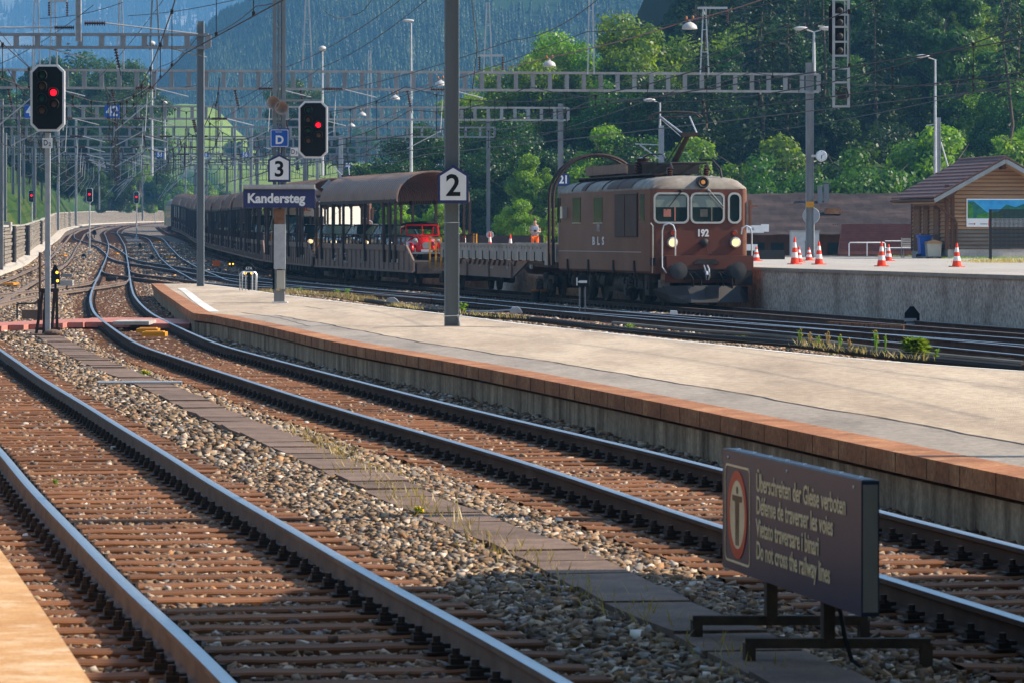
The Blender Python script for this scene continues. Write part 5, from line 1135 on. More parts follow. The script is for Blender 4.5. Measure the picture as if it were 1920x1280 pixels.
for lb, u, w, v0, v1, d, dz in [('square steel mast behind the wooden hut roof', 1758, .26, 221, 470, 187, 0), ('steel mast with bracket arm behind the pantograph', 1240, .27, 236, 470, 214, 0)]:
    rt = empty('steel_mast', (X(u, d), d, Z(v1, d)), 0, lb, 'mast'); b = MB(); hsec(b, 0, 0, 0, Z(v0, d) - Z(v1, d), w, .24); b.build('post', M['steel_lt'], rt)
    b = MB(); h = Z(v0, d) - Z(v1, d)
    if u < 1500: b.tube([(0, 0, h - 1), (-1.35, 0, h - .95)], .03, 6); b.tube([(0, 0, h - 1.8), (-1.1, 0, h - 1.0)], .04, 6)
    else: b.tube([(.15, 0, h - 1.1), (.5, 0, h - 2.3)], .04, 6); b.tube([(-.1, 0, h - .3), (-.5, 0, h - .35)], .03, 6)
    b.build('bracket', M['steel_lt'], rt)
# masts in the yard at the far left and centre
ML = [(8, 250, 428, .30, 255, 'thick dark mast on the concrete foot at the far left edge'), (36, 205, 423, .2, 290, 'blue-grey mast next to the thick dark mast'), (65, 260, 411, .2, 330, 'mast rising behind the left light signal'), (109, 245, 432, .2, 350, 'mast in front of the stone wall right of the big signal'), (142.5, 225, 424, .2, 420, 'slim mast before the stone wall with shining edge'), (186, 255, 394, .16, 470, 'slim mast behind the wall gap'), (267, 262, 414, .18, 560, 'slim mast near the far end of the stone wall'), (348, 265, 400, .18, 480, 'bright slim mast beside the curving wagons'), (440.5, 200, 360, .18, 330, 'bright thin mast above the name sign at its left'), (471, 240, 345, .22, 300, 'blue-grey mast just left of the rusty sign post'), (639, 255, 345, .26, 270, 'brown-grey mast right of the red signal'), (595, 290, 350, .2, 270, 'short mast below the red signal head'), (706, 280, 330, .14, 300, 'thin white pole above the dark bushes'), (731, 273, 330, .14, 300, 'second thin white pole above the dark bushes')]
for u, v0, v1, w, d, lb in ML:
    b = MB(); z0 = min(Z(v1, d), zp(d) - .2 if v1 < 420 and u > 300 else 99); hsec(b, 0, 0, 0, Z(v0, d) - z0, w, .2); tag(b.build('steel_mast', M['steel'] if u < 100 else M['steel_lt'], None, (X(u, d), d, z0)), lb, 'mast')
# platform mast "2"
def pent(w, h, sh): return [(-w / 2, -h / 2), (w / 2, -h / 2), (w / 2, h / 2 - sh), (0, h / 2), (-w / 2, h / 2 - sh)]
d = GD(611, .3); m2 = empty('platform_mast', (X(847, d), d, .3), 0, 'thick blue-grey steel mast on the platform carrying the pentagon number 2', 'mast')
b = MB(); hsec(b, 0, 0, 0, 11, .285, .26); b.build('post', M['steel_blue'], m2)
b = MB(); b.tube([(-.16, -.15, .19), (.16, -.15, .20), (.2, -.12, .22)], .008, 5); b.tube([(.12, -.12, .22), (.15, -.1, .08), (.16, -.1, 0)], .02, 5); b.tube([(-.155, -.14, 2.0), (.155, -.14, 2.0)], .005, 4); b.build('earth_cable', M['steel_lt'], m2)
def number_sign(u, v0, v1, u0, u1, d, n, label, sh):
    w = (u1 - u0) / F * d; h = (v1 - v0) / F * d; rt = empty('number_sign', (X((u0 + u1) / 2, d), d - .18, Z((v0 + v1) / 2, d)), 0, label, 'sign')
    b = MB(); b.prism(pent(w, h, sh), -.04, .02, 'y'); b.build('frame', M['navy'], rt); b = MB(); b.prism(pent(w * .84, h * .84, sh * .82), -.046, -.03, 'y'); b.build('face', M['white'], rt)
    text('number', n, h * .78, M['black'], rt, (0, -.048, -h * .06), 0, 90, .003, h * .016); return rt
number_sign(850, 310, 382, 821, 879, d, '2', 'white pentagon sign with black 2 on the thick mast', .19)
# sign post "3"
d = GD(568, .3); sc = F / d; m3 = empty('sign_post', (X(524, d), d, .3), 0, 'rusty lattice sign post on the platform with pale cable boxes', 'mast')
b = MB()
for x in (-.12, .12): b.b(x - .025, x + .025, -.1, .1, .3, 11); b.b(x - .05, x + .05, -.11, -.09, .3, 11)
for k in range(18): b.b(-.13, .13, -.115, -.10, 2.2 + k * .5, 2.24 + k * .5)
b.tube([(-.02, -.06, 2), (-.02, -.06, 11)], .03, 6); b.tube([(.05, -.06, 2), (.05, -.06, 11)], .02, 6); b.build('post', M['steel_blue'], m3)
b = MB(); b.b(-.14, .14, -.12, .12, 0, .32); b.build('foot', M['steel'], m3); b = MB(); b.b(-.2, .22, -.16, .16, 0, .03); b.build('footing', M['white'], m3)
b = MB(); b.b(-.14, .14, -.125, .12, 2.05, 2.45); b.b(-.17, -.12, -.11, .1, .35, 2.2); b.build('rusty_section', M['rusty'], m3)
b = MB(); b.b(-.135, .165, -.24, -.13, Z(505, d) - .3, Z(421, d) - .3); b.build('cable_box', M['steel_lt'], m3); b = MB(); b.b(-.06, .14, -.22, -.12, Z(542, d) - .3, Z(507, d) - .3); b.build('lower_cable_box', M['beige'], m3)
def loudspk(u, v, d, lb):
    b = MB(); b.lathe([(.03, .25), (.06, .1), (.12, -.05), (.18, -.14), (.165, -.14), (.1, -.02), (.02, .02)], 16, (0, 0, 0), 'y'); b.b(-.05, .05, .1, .3, -.05, .05); tag(b.build('loudspeaker', M['porc'], None, (X(u, d), d - .25, Z(v, d)), R(0), smooth=40), lb, 'loudspeaker')
loudspk(514, 194, d, 'upper left horn loudspeaker on the sign post'); loudspk(529.5, 204, d, 'lower right horn loudspeaker on the sign post')
w = 38 / sc; h = 34 / sc
rt = empty('sector_sign', (X(525, d), d - .2, Z(260, d)), 0, 'blue square sign with white letter D on the sign post', 'sign'); b = MB(); b.b(-w / 2 + .02, w / 2 - .02, -.03, .03, -h / 2, h / 2); b.build('panel', M['bluesign'], rt); b = MB(); ring(b, rrect(-w / 2 + .035, w / 2 - .035, -h / 2 + .015, h / 2 - .015, .03), rrect(-w / 2 + .05, w / 2 - .05, -h / 2 + .03, h / 2 - .03, .02), -.034, -.028); b.build('border', M['white'], rt)
text('letter', 'D', .30, M['white'], rt, (0, -.034, -.055), 0, 90, .003, .010); text('lettering', 'Sektor', .065, M['white'], rt, (-.02, -.034, .165), 0, 90, .002)
number_sign(524, 290, 342, 503.5, 545.5, d - .1, '3', 'white pentagon sign with black 3 above the station name', .15)
rt = empty('station_name_sign', (X(524.5, d), d - .24, Z(369, d)), 0, 'long navy sign reading Kandersteg under a grey lamp housing', 'sign'); w = 134 / sc; b = MB(); b.b(-w / 2, w / 2, -.05, .05, Z(390, d) - Z(369, d), Z(355, d) - Z(369, d)); b.build('panel', M['navy'], rt)
b = MB(); b.b(-w / 2, w / 2, -.14, .06, Z(353, d) - Z(369, d), Z(347, d) - Z(369, d)); b.b(-w / 2, w / 2, -.10, .04, Z(355.5, d) - Z(369, d), Z(353, d) - Z(369, d)); b.build('lamp_housing', M['steel_lt'], rt)
text('lettering', 'Kandersteg', .345, M['white'], rt, (-.08, -.054, -.06), 0, 90, .003, .012, xs=.95)
# hoop railing with dwarf signal
q = G(466, 545, .3); hr = empty('hoop_railing', q, 0, 'pair of bent metal hoops around the platform dwarf signal', 'railing')
for x in (-.18, .14): b = MB(); b.tube([(x - .05, 0, 0), (x - .05, 0, .55), (x, 0, .62), (x + .05, 0, .55), (x + .05, .5, .5), (x + .05, .5, 0)] if False else [(x, -.3, 0), (x, -.3, .52), (x + .02, -.22, .6), (x + .06, .2, .6), (x + .07, .3, .52), (x + .07, .3, 0)], .022, 7); b.build('hoop', M['alu'], hr, smooth=40)
b = MB()
for x in (-.28, .26): b.tube([(x, 0, 0), (x, 0, .52), (x + (.08 if x < 0 else -.08), 0, .6)], .022, 7)
b.tube([(-.2, 0, .6), (.18, 0, .6)], .022, 7); b.build('hoop', M['alu'], hr, smooth=40)

# ---------------------------------------------------------------- light signals
def octo(w, h, c): return [(-w / 2 + c, -h / 2), (w / 2 - c, -h / 2), (w / 2, -h / 2 + c), (w / 2, h / 2 - c), (w / 2 - c, h / 2), (-w / 2 + c, h / 2), (-w / 2, h / 2 - c), (-w / 2, -h / 2 + c)]
def light_head(root, w, h, lamps, r):
    b = MB(); b.prism(octo(w, h, w * .2), -.03, .10, 'y'); b.build('border', M['white'], root); b = MB(); b.prism(octo(w * .87, h * .935, w * .17), -.045, -.02, 'y'); b.build('board', M['black'], root)
    for x, z, k in lamps:
        b = MB(); rr_ = []; b.lathe([(r * .62, -.047), (r * .5, -.06), (0, -.065)], 16, (x, 0, z), 'y'); o = b.build('lens', M[{'g': 'lens_green', 'a': 'lens_amber', 'R': 'redlight'}[k]], root, smooth=40)
        b = MB(); P0 = [(r * math.cos(R(a)), r * math.sin(R(a))) for a in range(-50, 231, 14)]
        rows = [[(x + p * s_, yy * (1 if yy > -.1 else (0.55 + .45 * max(0, q_ / r))), z + q_ * s_) for p, q_ in P0] for yy, s_ in ((-.045, 1.0), (-.22, 1.0), (-.22, .93), (-.045, .9))]; b.sheet(rows); b.build('hood', M['dark'], o, smooth=40)
def main_lamps(w, h):
    s = h / 480.; cx, cy = 357, 738
    return [((u - cx) * s, (cy - v) * s, k) for u, v, k in [(318, 575, 'g'), (318, 655, 'a'), (316, 742, 'g'), (318, 828, 'a'), (400, 700, 'R'), (404, 782, 'a')]]
d = 91.5; s = F / d; sg = empty('light_signal', (X(89.5, d), d, -.2), 0, 'big octagonal signal D2 with red light on a grey pole at left', 'signal'); hd = empty('signal_head', (X(90.5, d) - X(89.5, d), -.12, Z(184.5, d) + .2)); hd.parent = sg
w, h = 64 / s, 125 / s
light_head(sg, w, h, main_lamps(w, h), .115)
for ch in list(sg.children):
    if ch is not hd: ch.location = Vector(ch.location) + hd.location
bpy.data.objects.remove(hd)
b = MB(); b.b(-.055, .055, -.05, .05, .1, Z(250, d) + .2); b.b(-.065, .065, -.06, .06, Z(480, d) + .2, Z(470, d) + .2); b.bar((.33, .05, Z(245, d) + .2), (.33, .05, Z(130, d) + .2), .03, .03); b.build('pole', M['steel_lt'], sg)
b = MB(); b.b(-.5, .25, -.2, .25, -.02, .1); b.ell((.12, -.1, .12), (.2, .15, .08), 12, 8); b.build('footing', M['duct'], sg)
b = MB()
for x0, x1, in ((-.28, -.16), (-.12, -.08), (.06, .16), (.18, .22)): b.bar((x0, .25, .1), (x1 * .8, .2, 1.05), .06, .06)
b.bar((-.2, .22, 1.05), (.22, .22, 1.05), .08, .08); b.bar((-.3, .25, .2), (.25, .25, .2), .06, .06); b.build('stand', M['wagon_dk'], sg)
rt = empty('signal_plate', (X(89.5, d), d - .08, Z(269, d)), 0, 'small white plate D2 under the big left signal', 'sign'); b = MB(); b.b(-.105, .105, -.012, .012, -.11, .11); b.build('panel', M['white'], rt); text('lettering', 'D', .17, M['black'], rt, (-.035, -.015, 0), 0, 90, .002, .002, xs=.8); text('lettering', '2', .11, M['black'], rt, (.055, -.015, -.03), 0, 90, .002, .001)
# small dwarf signals
def dwarf(label, u, v, d, w=.3, h=.38, lights=((-.07, .08), (.07, .08)), lit='amber', post=.25, txt=None):
    rt = empty('dwarf_signal', (X(u, d), d, Z(v, d) - h / 2 - post), 0, label, 'dwarf signal'); b = MB(); b.prism([(-w / 2, 0), (w / 2, 0), (w / 2, h * .55), (w * .1, h), (-w * .15, h), (-w / 2, h * .6)], -.06, .1, 'y', 0, Matrix.Translation((0, 0, post))); b.b(-.04, .04, -.03, .05, 0, post); b.build('housing', M['black'], rt)
    for x, z in lights: b = MB(); b.lathe([(.05, -.061), (.035, -.075), (0, -.08)], 12, (x, 0, post + z), 'y'); b.build('lamp', M[lit], rt, smooth=40)
    if txt: text('lettering', txt, .13, M['white'], rt, (0, -.066, post + h * .55), 0, 90, .002, .002)
    return rt
dwarf('dwarf signal with two stacked amber lights behind the big signal pole', 104, 515, 150, .30, .70, ((.06, .42), (.08, .12)), 'amber', .5)
dwarf('dwarf signal on a thin post in the gravel left of the winding track', 157, 480, 300, .32, .35, ((-.06, .06), (.06, .06)), 'white', .55)
dwarf('unlit dark dwarf signal near the curve in front of the stone wall', 177, 436, 400, .4, .5, (), post=.3)
dwarf('dwarf signal with two glowing amber lights in the shaded switch area', 286, 485, 305, .42, .48, ((-.12, .1), (.12, .1)), 'amber', .35)
dwarf('small unlit dwarf signal standing in the grey switch area', 262.5, 460, 370, .3, .4, (), post=.25)
dwarf('dwarf signal with two small yellow lights right of the grey mast', 434, 492, 250, .36, .42, ((-.1, .1), (.1, .1)), 'amber', .3)
dwarf('dwarf signal numbered 67A with two orange lights behind the metal hoops', 467, 505, 135, .42, .40, ((-.12, .07), (.1, .07)), 'amber', .55, '67A')
dw = dwarf('black house-shaped dwarf signal with white arrow before the locomotive', 1092, 525, 118, .34, .36, (), post=.62)
b = MB(); b.prism([(-.14, .12), (-.08, .16), (.13, .16), (.13, .09), (-.08, .09)], -.07, -.055, 'y', 0, Matrix.Translation((0, 0, .62))); b.b(-.17, -.14, -.07, -.05, .64, .86); b.build('arrow', M['white'], dw); b = MB(); b.bar((-.08, 0, -.1), (-.08, 0, .6), .04, .04); b.bar((.08, 0, -.1), (.08, 0, .6), .04, .04); b.bar((-.08, 0, .3), (.08, 0, .3), .04, .04); b.build('stand', M['steel'], dw)
dw = dwarf('dark dwarf signal leaning against the ramp wall at right', 1710, 590, 101, .36, .40, (), post=.05); b = MB(); b.b(-.2, .1, -.08, -.06, .08, .16); b.b(-.14, .2, -.1, .05, -.03, .05); b.build('base', M['steel_lt'], dw)
for u, v0, v1, w, vb, lb in [(59.5, 357, 380, 12, 476, 'small red light signal at far left in front of the stone wall'), (168, 353, 380, 12, 477, 'small red light signal on a pole between the two left curves'), (256, 360, 382.5, 10, 449, 'small red light signal in the middle of the distant yard'), (291, 353, 369, 8, 419, 'tiny farthest red light signal by the end of the wall')]:
    d = GD(vb, -.2); s = F / d; rt = empty('light_signal', (X(u, d), d, Z(vb, d)), 0, lb, 'signal'); w_, h_ = w / s, (v1 - v0) / s; zc = Z((v0 + v1) / 2, d) - Z(vb, d)
    light_head(rt, w_, h_, [(0, h_ * .06, 'R'), (0, h_ * .3, 'g'), (0, -h_ * .22, 'a')], w_ * .26)
    for ch in rt.children: ch.location = (0, -.1, zc)
    b = MB(); b.tube([(0, .05, 0), (0, .05, zc)], .065, 8); b.b(-.2, .2, -.1, .2, 0, .25); b.build('pole', M['steel_lt'], rt, smooth=40)
d = 109; s = F / d * .97; rt = empty('light_signal', (X(588.5, d), d - .4, Z(244.5, d)), 0, 'octagonal signal D3 with red light hung beside the sign post', 'signal'); w, h = 53.5 / s, 105 / s; light_head(rt, w * .985, h * .985, main_lamps(w, h), .105)
b = MB(); b.bar((-1.0, .3, h / 2 + .02), (.2, .3, h / 2 + .02), .08, .05); b.bar((-1.0, .3, -h / 2 + .06), (.2, .3, -h / 2 + .06), .08, .04); b.bar((0, .3, -h / 2), (0, .3, h / 2 + .04), .1, .1); b.build('bracket', M['steel'], rt)
rt = empty('signal_plate', (X(553.5, d), d - .4, Z(286, d)), 0, 'small white plate D3 left of the hanging signal', 'sign'); b = MB(); b.b(-.1, .1, -.012, .012, -.11, .11); b.build('panel', M['white'], rt); text('lettering', 'D', .17, M['black'], rt, (-.035, -.015, 0), 0, 90, .002, .002, xs=.8); text('lettering', '3', .11, M['black'], rt, (.055, -.015, -.03), 0, 90, .002, .001)
# hanging ladder-framed signal seen from behind at upper right
d = 112; s = F / d; rt = empty('hanging_signal', (X(1577, d), d, Z(202, d)), 0, 'signal seen from behind in a hanging ladder frame at upper right', 'signal'); hz = Z(-60, d) - Z(202, d)
b = MB(); b.bar((-.20, 0, 0), (-.20, 0, hz), .07, .07); b.bar((.20, 0, 0), (.20, 0, hz), .07, .07)
for v in (202, 183, 157, 131, 107, 81, 53, 30, 3): z = Z(v, d) - Z(202, d); b.bar((-.2, 0, z + .03), (.2, 0, z + .03), .06, .05)
b.bar((.1, 0, Z(107, d) - Z(202, d)), (.1, 0, hz), .03, .03); b.build('ladder_frame', M['steel_lt'], rt)
b = MB(); zc = Z(55, d) - Z(202, d); b.prism(octo(.44, 1.42, .1), .22, .30, 'y', 0, Matrix.Translation((-.10, 0, zc))); b.build('back_board', M['black'], rt)
for v in (20, 42, 68, 95): b = MB(); b.lathe([(.0, .04), (.05, .05), (.09, .1), (.09, .22)], 14, (-.02, 0, Z(v, d) - Z(202, d)), 'y'); b.build('lamp_housing', M['dark'], rt, smooth=40)
b = MB(); b.tube([(-.12, -.05, .35), (0, -.1, .55), (.15, -.05, .52), (.2, -.05, .3), (.05, -.1, .2)], .03, 6); b.b(-.1, .12, -.1, .0, .22, .42); b.build('cable_bundle', M['dark'], rt)
# blue number plates on portals
for u, v, d, w, h, t, lb in [(211, 210, 219.7, 28, 24, '42', 'blue plate 42 on the portal right of the big signal'), (61, 210, 219.7, 28, 24, '41', 'blue plate half hidden behind the big left signal'), (300, 291, 299, 13, 10, '53', 'small blue plate left of the grey mast'), (387, 291, 299, 9, 9, '5', 'tiny blue plate right of the grey mast'), (460, 291, 299, 13, 10, '56', 'small blue plate 56 above the name sign'), (652.5, 311, 262, 10, 9, '54', 'small blue plate 54 right of the signal D3'), (1057, 338, 224, 22, 24, '21', 'blue plate 21 on the mast behind the locomotive roof')]:
    s = F / d; rt = empty('number_plate', (X(u, d), d - .2, Z(v, d)), 0, lb, 'sign'); b = MB(); b.b(-w / s / 2, w / s / 2, -.02, .02, -h / s / 2, h / s / 2); b.build('panel', M['bluesign'] if t != '21' else M['navy'], rt); text('number', t, h / s * (1.1 if t != '21' else .85), M['white'], rt, (0, -.024, 0), 0, 90, .003, .02, xs=.85)
# ---------------------------------------------------------------- foreground warning sign
NB = Vector((X(1615, 20.3), 20.3, 0)); FB = Vector((X(1355, 23.4), 23.4, 0)); t = FB - NB; LB = t.length; rz = math.atan2(t.y, t.x) + math.pi
ws = empty('warning_sign', (FB.x, FB.y, 0), rz, 'dark blue multilingual warning board standing between the near tracks', 'sign')   # local x runs from the far end to the near end, -y faces the viewer
zb, zt = .172, .835
b = MB(); b.b(0, LB, 0, .09, zb, zt); b.build('board', M['navyg'], ws)
b = MB(); b.b(LB - .03, LB + .004, .008, .082, zb + .02, zt - .02); b.b(.03, LB - .03, .012, .078, zt - .01, zt + .004); b.build('edge_panel', M['steel'], ws)
b = MB()
for k in range(8): b.ell((.2 + k * (LB - .4) / 7, .05, zt + .004), (.012, .012, .008), 8, 4)
for k in range(3): b.ell((.15 + k * (LB - .3) / 2, -.002, zt - .04), (.01, .004, .01), 8, 4)
b.build('screw', M['alu'], ws)
b = MB(); ring(b, rrect(.07, .70, zb + .045, zt - .075, .05), rrect(.082, .688, zb + .057, zt - .087, .04), -.003, .001); b.build('thin_border', M['cream'], ws)
cxp, czp = .385, (zb + zt) / 2 - .015; n = 40
def circ(r): return [(cxp + r * math.cos(2 * math.pi * k / n), czp + r * math.sin(2 * math.pi * k / n)) for k in range(n)]
b = MB(); ring(b, circ(.245), circ(.19), -.004, .001); b.build('red_ring', M['redsign'], ws)
b = MB(); b.prism(circ(.192), -.0025, .001, 'y'); b.build('disc', M['cream'], ws)
b = MB(); Tm = Matrix.Translation((cxp, 0, czp)); b.prism([(.022 * math.cos(k), .135 + .022 * math.sin(k)) for k in [i * .52 for i in range(12)]], -.0045, 0, 'y', 0, Tm); b.prism([(-.12, .105), (.12, .105), (.12, .075), (.048, .07), (.045, -.03), (.038, -.17), (.012, -.17), (.004, -.03), (-.004, -.03), (-.012, -.17), (-.038, -.17), (-.045, -.03), (-.048, .07), (-.12, .075)], -.0045, 0, 'y', 0, Tm); b.build('pictogram', M['black'], ws)
for i, (s_, wd) in enumerate([('Überschreiten der Gleise verboten', 1.98), ('Défense de traverser les voies', 1.72), ('Vietato traversare i binari', 1.42), ('Do not cross the railway lines', 1.66)]):
    t_ = text('lettering', s_, .138, M['cream'], ws, (.86, -.003, zt - .145 - i * .122), 0, 90, .001, .0024, 'LEFT')
    wm = max(v.co.x for v in t_.data.vertices); t_.scale.x = wd / wm
for tt in (1.0, 2.28):
    for_ = MB(); k = LB - .0
    yy = .045; x = tt; for_.b(x - .035, x + .035, yy - .03, yy + .03, -.06, zb); for_.build('post', M['under'], ws)
    f2 = MB(); c = math.cos(-rz); s2 = math.sin(-rz)
    def lr(dx, dz): return (x + dx * c, yy + dx * s2, dz)
    off = .05; zb2 = -.04
    f2.bar(lr(-.47 + off, zb2), lr(.47 + off, zb2), .06, .05); f2.bar(lr(-.45 + off, zb2), lr(-.45 + off, -.24), .06, .055); f2.bar(lr(.45 + off, zb2), lr(.45 + off, -.24), .06, .055); f2.build('foot_frame', M['under'], ws)
b = MB(); b.tube([(2.33, .09, zb), (2.33, .12, .0), (2.36, .15, -.12), (2.5, .2, -.17), (2.7, .3, -.19)], .012, 6); b.build('cable', M['rubber'], ws, smooth=40)

# ---------------------------------------------------------------- small track-side things
q = G(1014, 566, -.15); rt = empty('buffer_drum', q, 0, 'two dark drums with rusty lids beside the track behind the locomotive', 'drum')
for x in (-.17, .15): b = MB(); b.lathe([(.15, 0), (.15, .34)], 14, (x, 0, 0)); b.build('drum', M['dark'], rt, smooth=40); b = MB(); b.lathe([(.17, .34), (.17, .37), (.08, .42), (0, .43)], 14, (x, 0, 0)); b.tube([(x - .1, 0, .38), (x, 0, .5), (x + .1, 0, .38)], .02, 5); b.build('rusty_lid', mat('orange_rust', (.32, .11, .03), .85), rt, smooth=40)
for (u, v, w, lb) in [(736, 568, 24, 'flat grey track device left of the mast numbered 2'), (968, 587, 24, 'pale grey cable joint box right of the mast numbered 2')]:
    q = G(u, v, -.1); s = F / q.y; b = MB(); b.prism([(-w / s / 2, 0), (w / s / 2, 0), (w / s * .35, .1), (w / s * .1, .17), (-w / s * .3, .16), (-w / s * .5, .08)], -.15, .35, 'y')
    if u > 900: b.tube([(-.1, 0, .08), (-.6, .2, .05), (-1.4, .5, .03)], .03, 6)
    tag(b.build('track_device', M['steel_lt'], None, q), lb, 'track device')
q = G(1260, 590, -.1); rt = empty('track_device', q, 0, 'small white box with yellow end lying before the locomotive', 'track device'); b = MB(); b.prism([(-.06, 0), (.16, 0), (.14, .1), (-.04, .11)], -.1, .15, 'y'); b.build('box', M['white'], rt); b = MB(); b.lathe([(.05, 0), (.06, .03), (.03, .06)], 10, (-.12, 0, 0)); b.build('cap', M['yellow'], rt)
# cables along the rear platform edge
cp = [(534, 545), (600, 553), (700, 567), (760, 577), (850, 588), (1000, 600), (1150, 618), (1300, 632), (1450, 642), (1560, 655), (1700, 672), (1920, 693)]
b = MB(); b.tube(relax(smooth_path([G(u, v - 1, .02) for u, v in cp], 1), 3), .07, 8); tag(b.build('cable_pipe', M['rubber'], smooth=40), 'black cable pipe along the rear edge of the platform', 'pipe')
b = MB(); b.tube(relax(smooth_path([G(u, v - 12, -.12) for u, v in cp[6:]], 1), 3), .05, 8); tag(b.build('cable_pipe', M['woodgrey'], smooth=40), 'dusty brown cable pipe between the track and the platform at right', 'pipe')
# handrail, box and staff near signal base
q = G(55, 590); b = MB(); b.bar((-.32, 0, -.1), (-.32, 0, .28), .04, .04); b.bar((-.32, 0, .28), (.3, 0, .3), .04, .04); tag(b.build('low_railing', M['dark'], None, q), 'low dark railing left of the big signal foot', 'railing')
q = G(62, 598); b = MB(); b.b(-.28, .26, 0, .5, 0, .22); tag(b.build('cable_box', M['duct'], None, q), 'brown box with yellow caps behind the big signal foot', 'box')
q = G(75, 600); b = MB(); b.tube([(0, 0, -.1), (0, 0, 1.65)], .035, 6); b.b(-.06, .06, -.05, .05, -.1, .5); tag(b.build('marker_post', M['wagon_dk'], None, q), 'thin dark marker post left of the big signal pole', 'post')
q = G(122, 536); b = MB(); b.b(-.3, .3, 0, .6, 0, .22); tag(b.build('cable_box', M['concrete'], None, q), 'pale concrete box beside the rusty crossover rails', 'box')
q = G(126, 520); b = MB(); b.b(-.22, .22, 0, .4, 0, .16); tag(b.build('cable_box', M['steel'], None, q), 'small grey box in the gravel left of the winding track', 'box')
q = G(406, 500, -.1); b = MB(); b.b(-.22, .22, 0, .3, 0, .36); tag(b.build('point_machine', M['orange'], None, q), 'square orange box beside the train right of the grey mast', 'box')
q = G(200, 520, -.1); b = MB(); b.b(-.3, .2, -.5, .5, 0, .18); b.bar((-.2, 0, .1), (.9, 0, .1), .05, .05); tag(b.build('point_machine', M['dark'], None, G(212, 527, -.15)), 'dark point machine beside the winding rails', 'point machine')

# ---------------------------------------------------------------- stone retaining wall at the left
wb = relax(smooth_path([Vector((*G(u, v)[:2], 0)) for u, v in [(-110, 548), (-50, 520), (0, 503), (22, 495), (45, 482), (70, 463), (100, 443), (112, 433), (135, 426), (166, 421.5), (237, 418), (305, 416), (420, 414)]], 2), 5)
for q in wb: q.z = zp(q.y)
rwall = empty('retaining_wall', wb[0], 0, 'curving stone retaining wall with dark pillars along the left tracks', 'wall'); o = wb[0].copy()
wr = [q - o for q in wb]
b = MB()
n_ = 1 if (offset(wb, 1)[5].x < wb[5].x) else -1
lay = [(0, -.3)]
for k in range(10): lay += [(-.02, k * .23), (.12 if k % 2 else .07, k * .23 + .03), (.13 if k % 2 else .08, k * .23 + .18)]
prof = [(-x * n_, z) for x, z in lay] + [(.4 * n_, 2.3), (.4 * n_, -.3)]
b.sweep(wr, prof).build('stone_face', M['stonewall'], rwall)
b = MB(); b.sweep(wr, [(-.06 * n_, 2.3), (.5 * n_, 2.3), (.5 * n_, 2.42), (-.06 * n_, 2.42)]).build('coping', M['concrete'], rwall)
b = MB(); b.sweep(wr, [(-.9 * n_, -.1), (-.05 * n_, -.1), (-.05 * n_, .14), (-.9 * n_, .04)]).build('footing', M['edge'], rwall)
for u0, u1, v in [(18, 29, 496), (45, 55, 482), (72, 79, 461), (95, 102, 441), (166, 176, 420), (-8, 7, 503)]:
    a = G(u0, v); w_ = (u1 - u0) / F * a.y; b = MB(); b.b(0, w_, -.5, .4, -.2, 2.36 if u0 > 0 else 1.5)
    for k in range(16): b.b(-.02, w_ + .02, -.54, .4, -.1 + k * .15, -.02 + k * .15)
    b.build('dark_pillar', M['dark'], rwall, a - o)
b = MB(); q = P(9, 428, 250); b.b(-.4, .4, -.4, .4, -.2, .35); tag(b.build('mast_footing', M['concrete'], None, q), 'pale concrete footing of the thick mast at far left', 'footing')

# ---------------------------------------------------------------- wooden hut
HC = Vector((X(1778, 171.6), 171.6, 1.136)); hut = empty('wooden_hut', HC, TH, 'small wooden station hut with brown tiled gable roof', 'hut')
def hz(v): return Z(v, 171.6) - 1.136
WD, DP = 4.5, 5.35; EZ = 2.84; RZ = 4.05; sl_ = .54
def boards(b, x0f, x1f, y, z0, z1, horiz='x', zsplit=1.15):
    z = z0; k = 0
    while z < z1:
        h = min(.16, z1 - z); x0, x1 = x0f(z), x1f(z)
        if x1 > x0 + .05:
            mi = 1 if z < zsplit + .12 * math.sin(k * 2.1) else 0
            if horiz == 'x': b.add([(x0, y - .055, z), (x1, y - .055, z), (x1, y - .006, z + h), (x0, y - .006, z + h), (x0, y + .05, z), (x1, y + .05, z)], [(0, 1, 2, 3), (0, 4, 5, 1)], mi)
            else: b.add([(y - .055, x0, z), (y - .055, x1, z), (y - .006, x1, z + h), (y - .006, x0, z + h), (y + .05, x0, z), (y + .05, x1, z)], [(0, 3, 2, 1), (0, 1, 5, 4)], mi)
        z += h; k += 1
b = MB(); b.b(.01, WD, .01, DP, .35, EZ + .1); b.prism([(.01, EZ), (WD, EZ), (WD / 2, EZ + WD / 2 * sl_)], .01, DP, 'y')
jb = MB()
for k in range(24):
    z = .4 + .16 * k
    x0 = max(0, (z - EZ) / sl_); x1 = WD - x0
    if x1 > x0 + .1: jb.b(x0, x1, -.062, -.03, z - .012, z + .012)
    if z < EZ: jb.b(-.062, -.03, 0, DP, z - .01, z + .01)
jb.build('board_joints', M['wooddark'], hut)
boards(b, lambda z: max(0, (z - EZ) / sl_), lambda z: WD - max(0, (z - EZ) / sl_), 0, .4, EZ + WD / 2 * sl_); boards(b, lambda z: 0, lambda z: DP, 0, .4, EZ, 'y', .5); b.build('wall', [M['wood'], M['woodgrey']], hut)
b = MB(); b.b(-.02, WD + .02, -.04, DP, -.05, .38); b.build('plinth', M['concrete'], hut)
b = MB()
for x in (-.14, .10): b = MB(); b.b(x, x + .14, -.10, .04, .38, EZ + .2); b.build('corner_post', M['wooddark'], hut)
b = MB()
b.b(-.06, .06, DP - .1, DP + .05, .3, EZ); b.prism([(-.25, EZ - .3), (.3, EZ + .1), (.3, EZ - .1), (-.05, EZ - .45)], -.3, -.1, 'y'); b.bar((WD / 2, -.5, RZ - .22), (WD / 2, .1, RZ - .22), .16, .3); b.build('corner_post', M['wooddark'], hut)
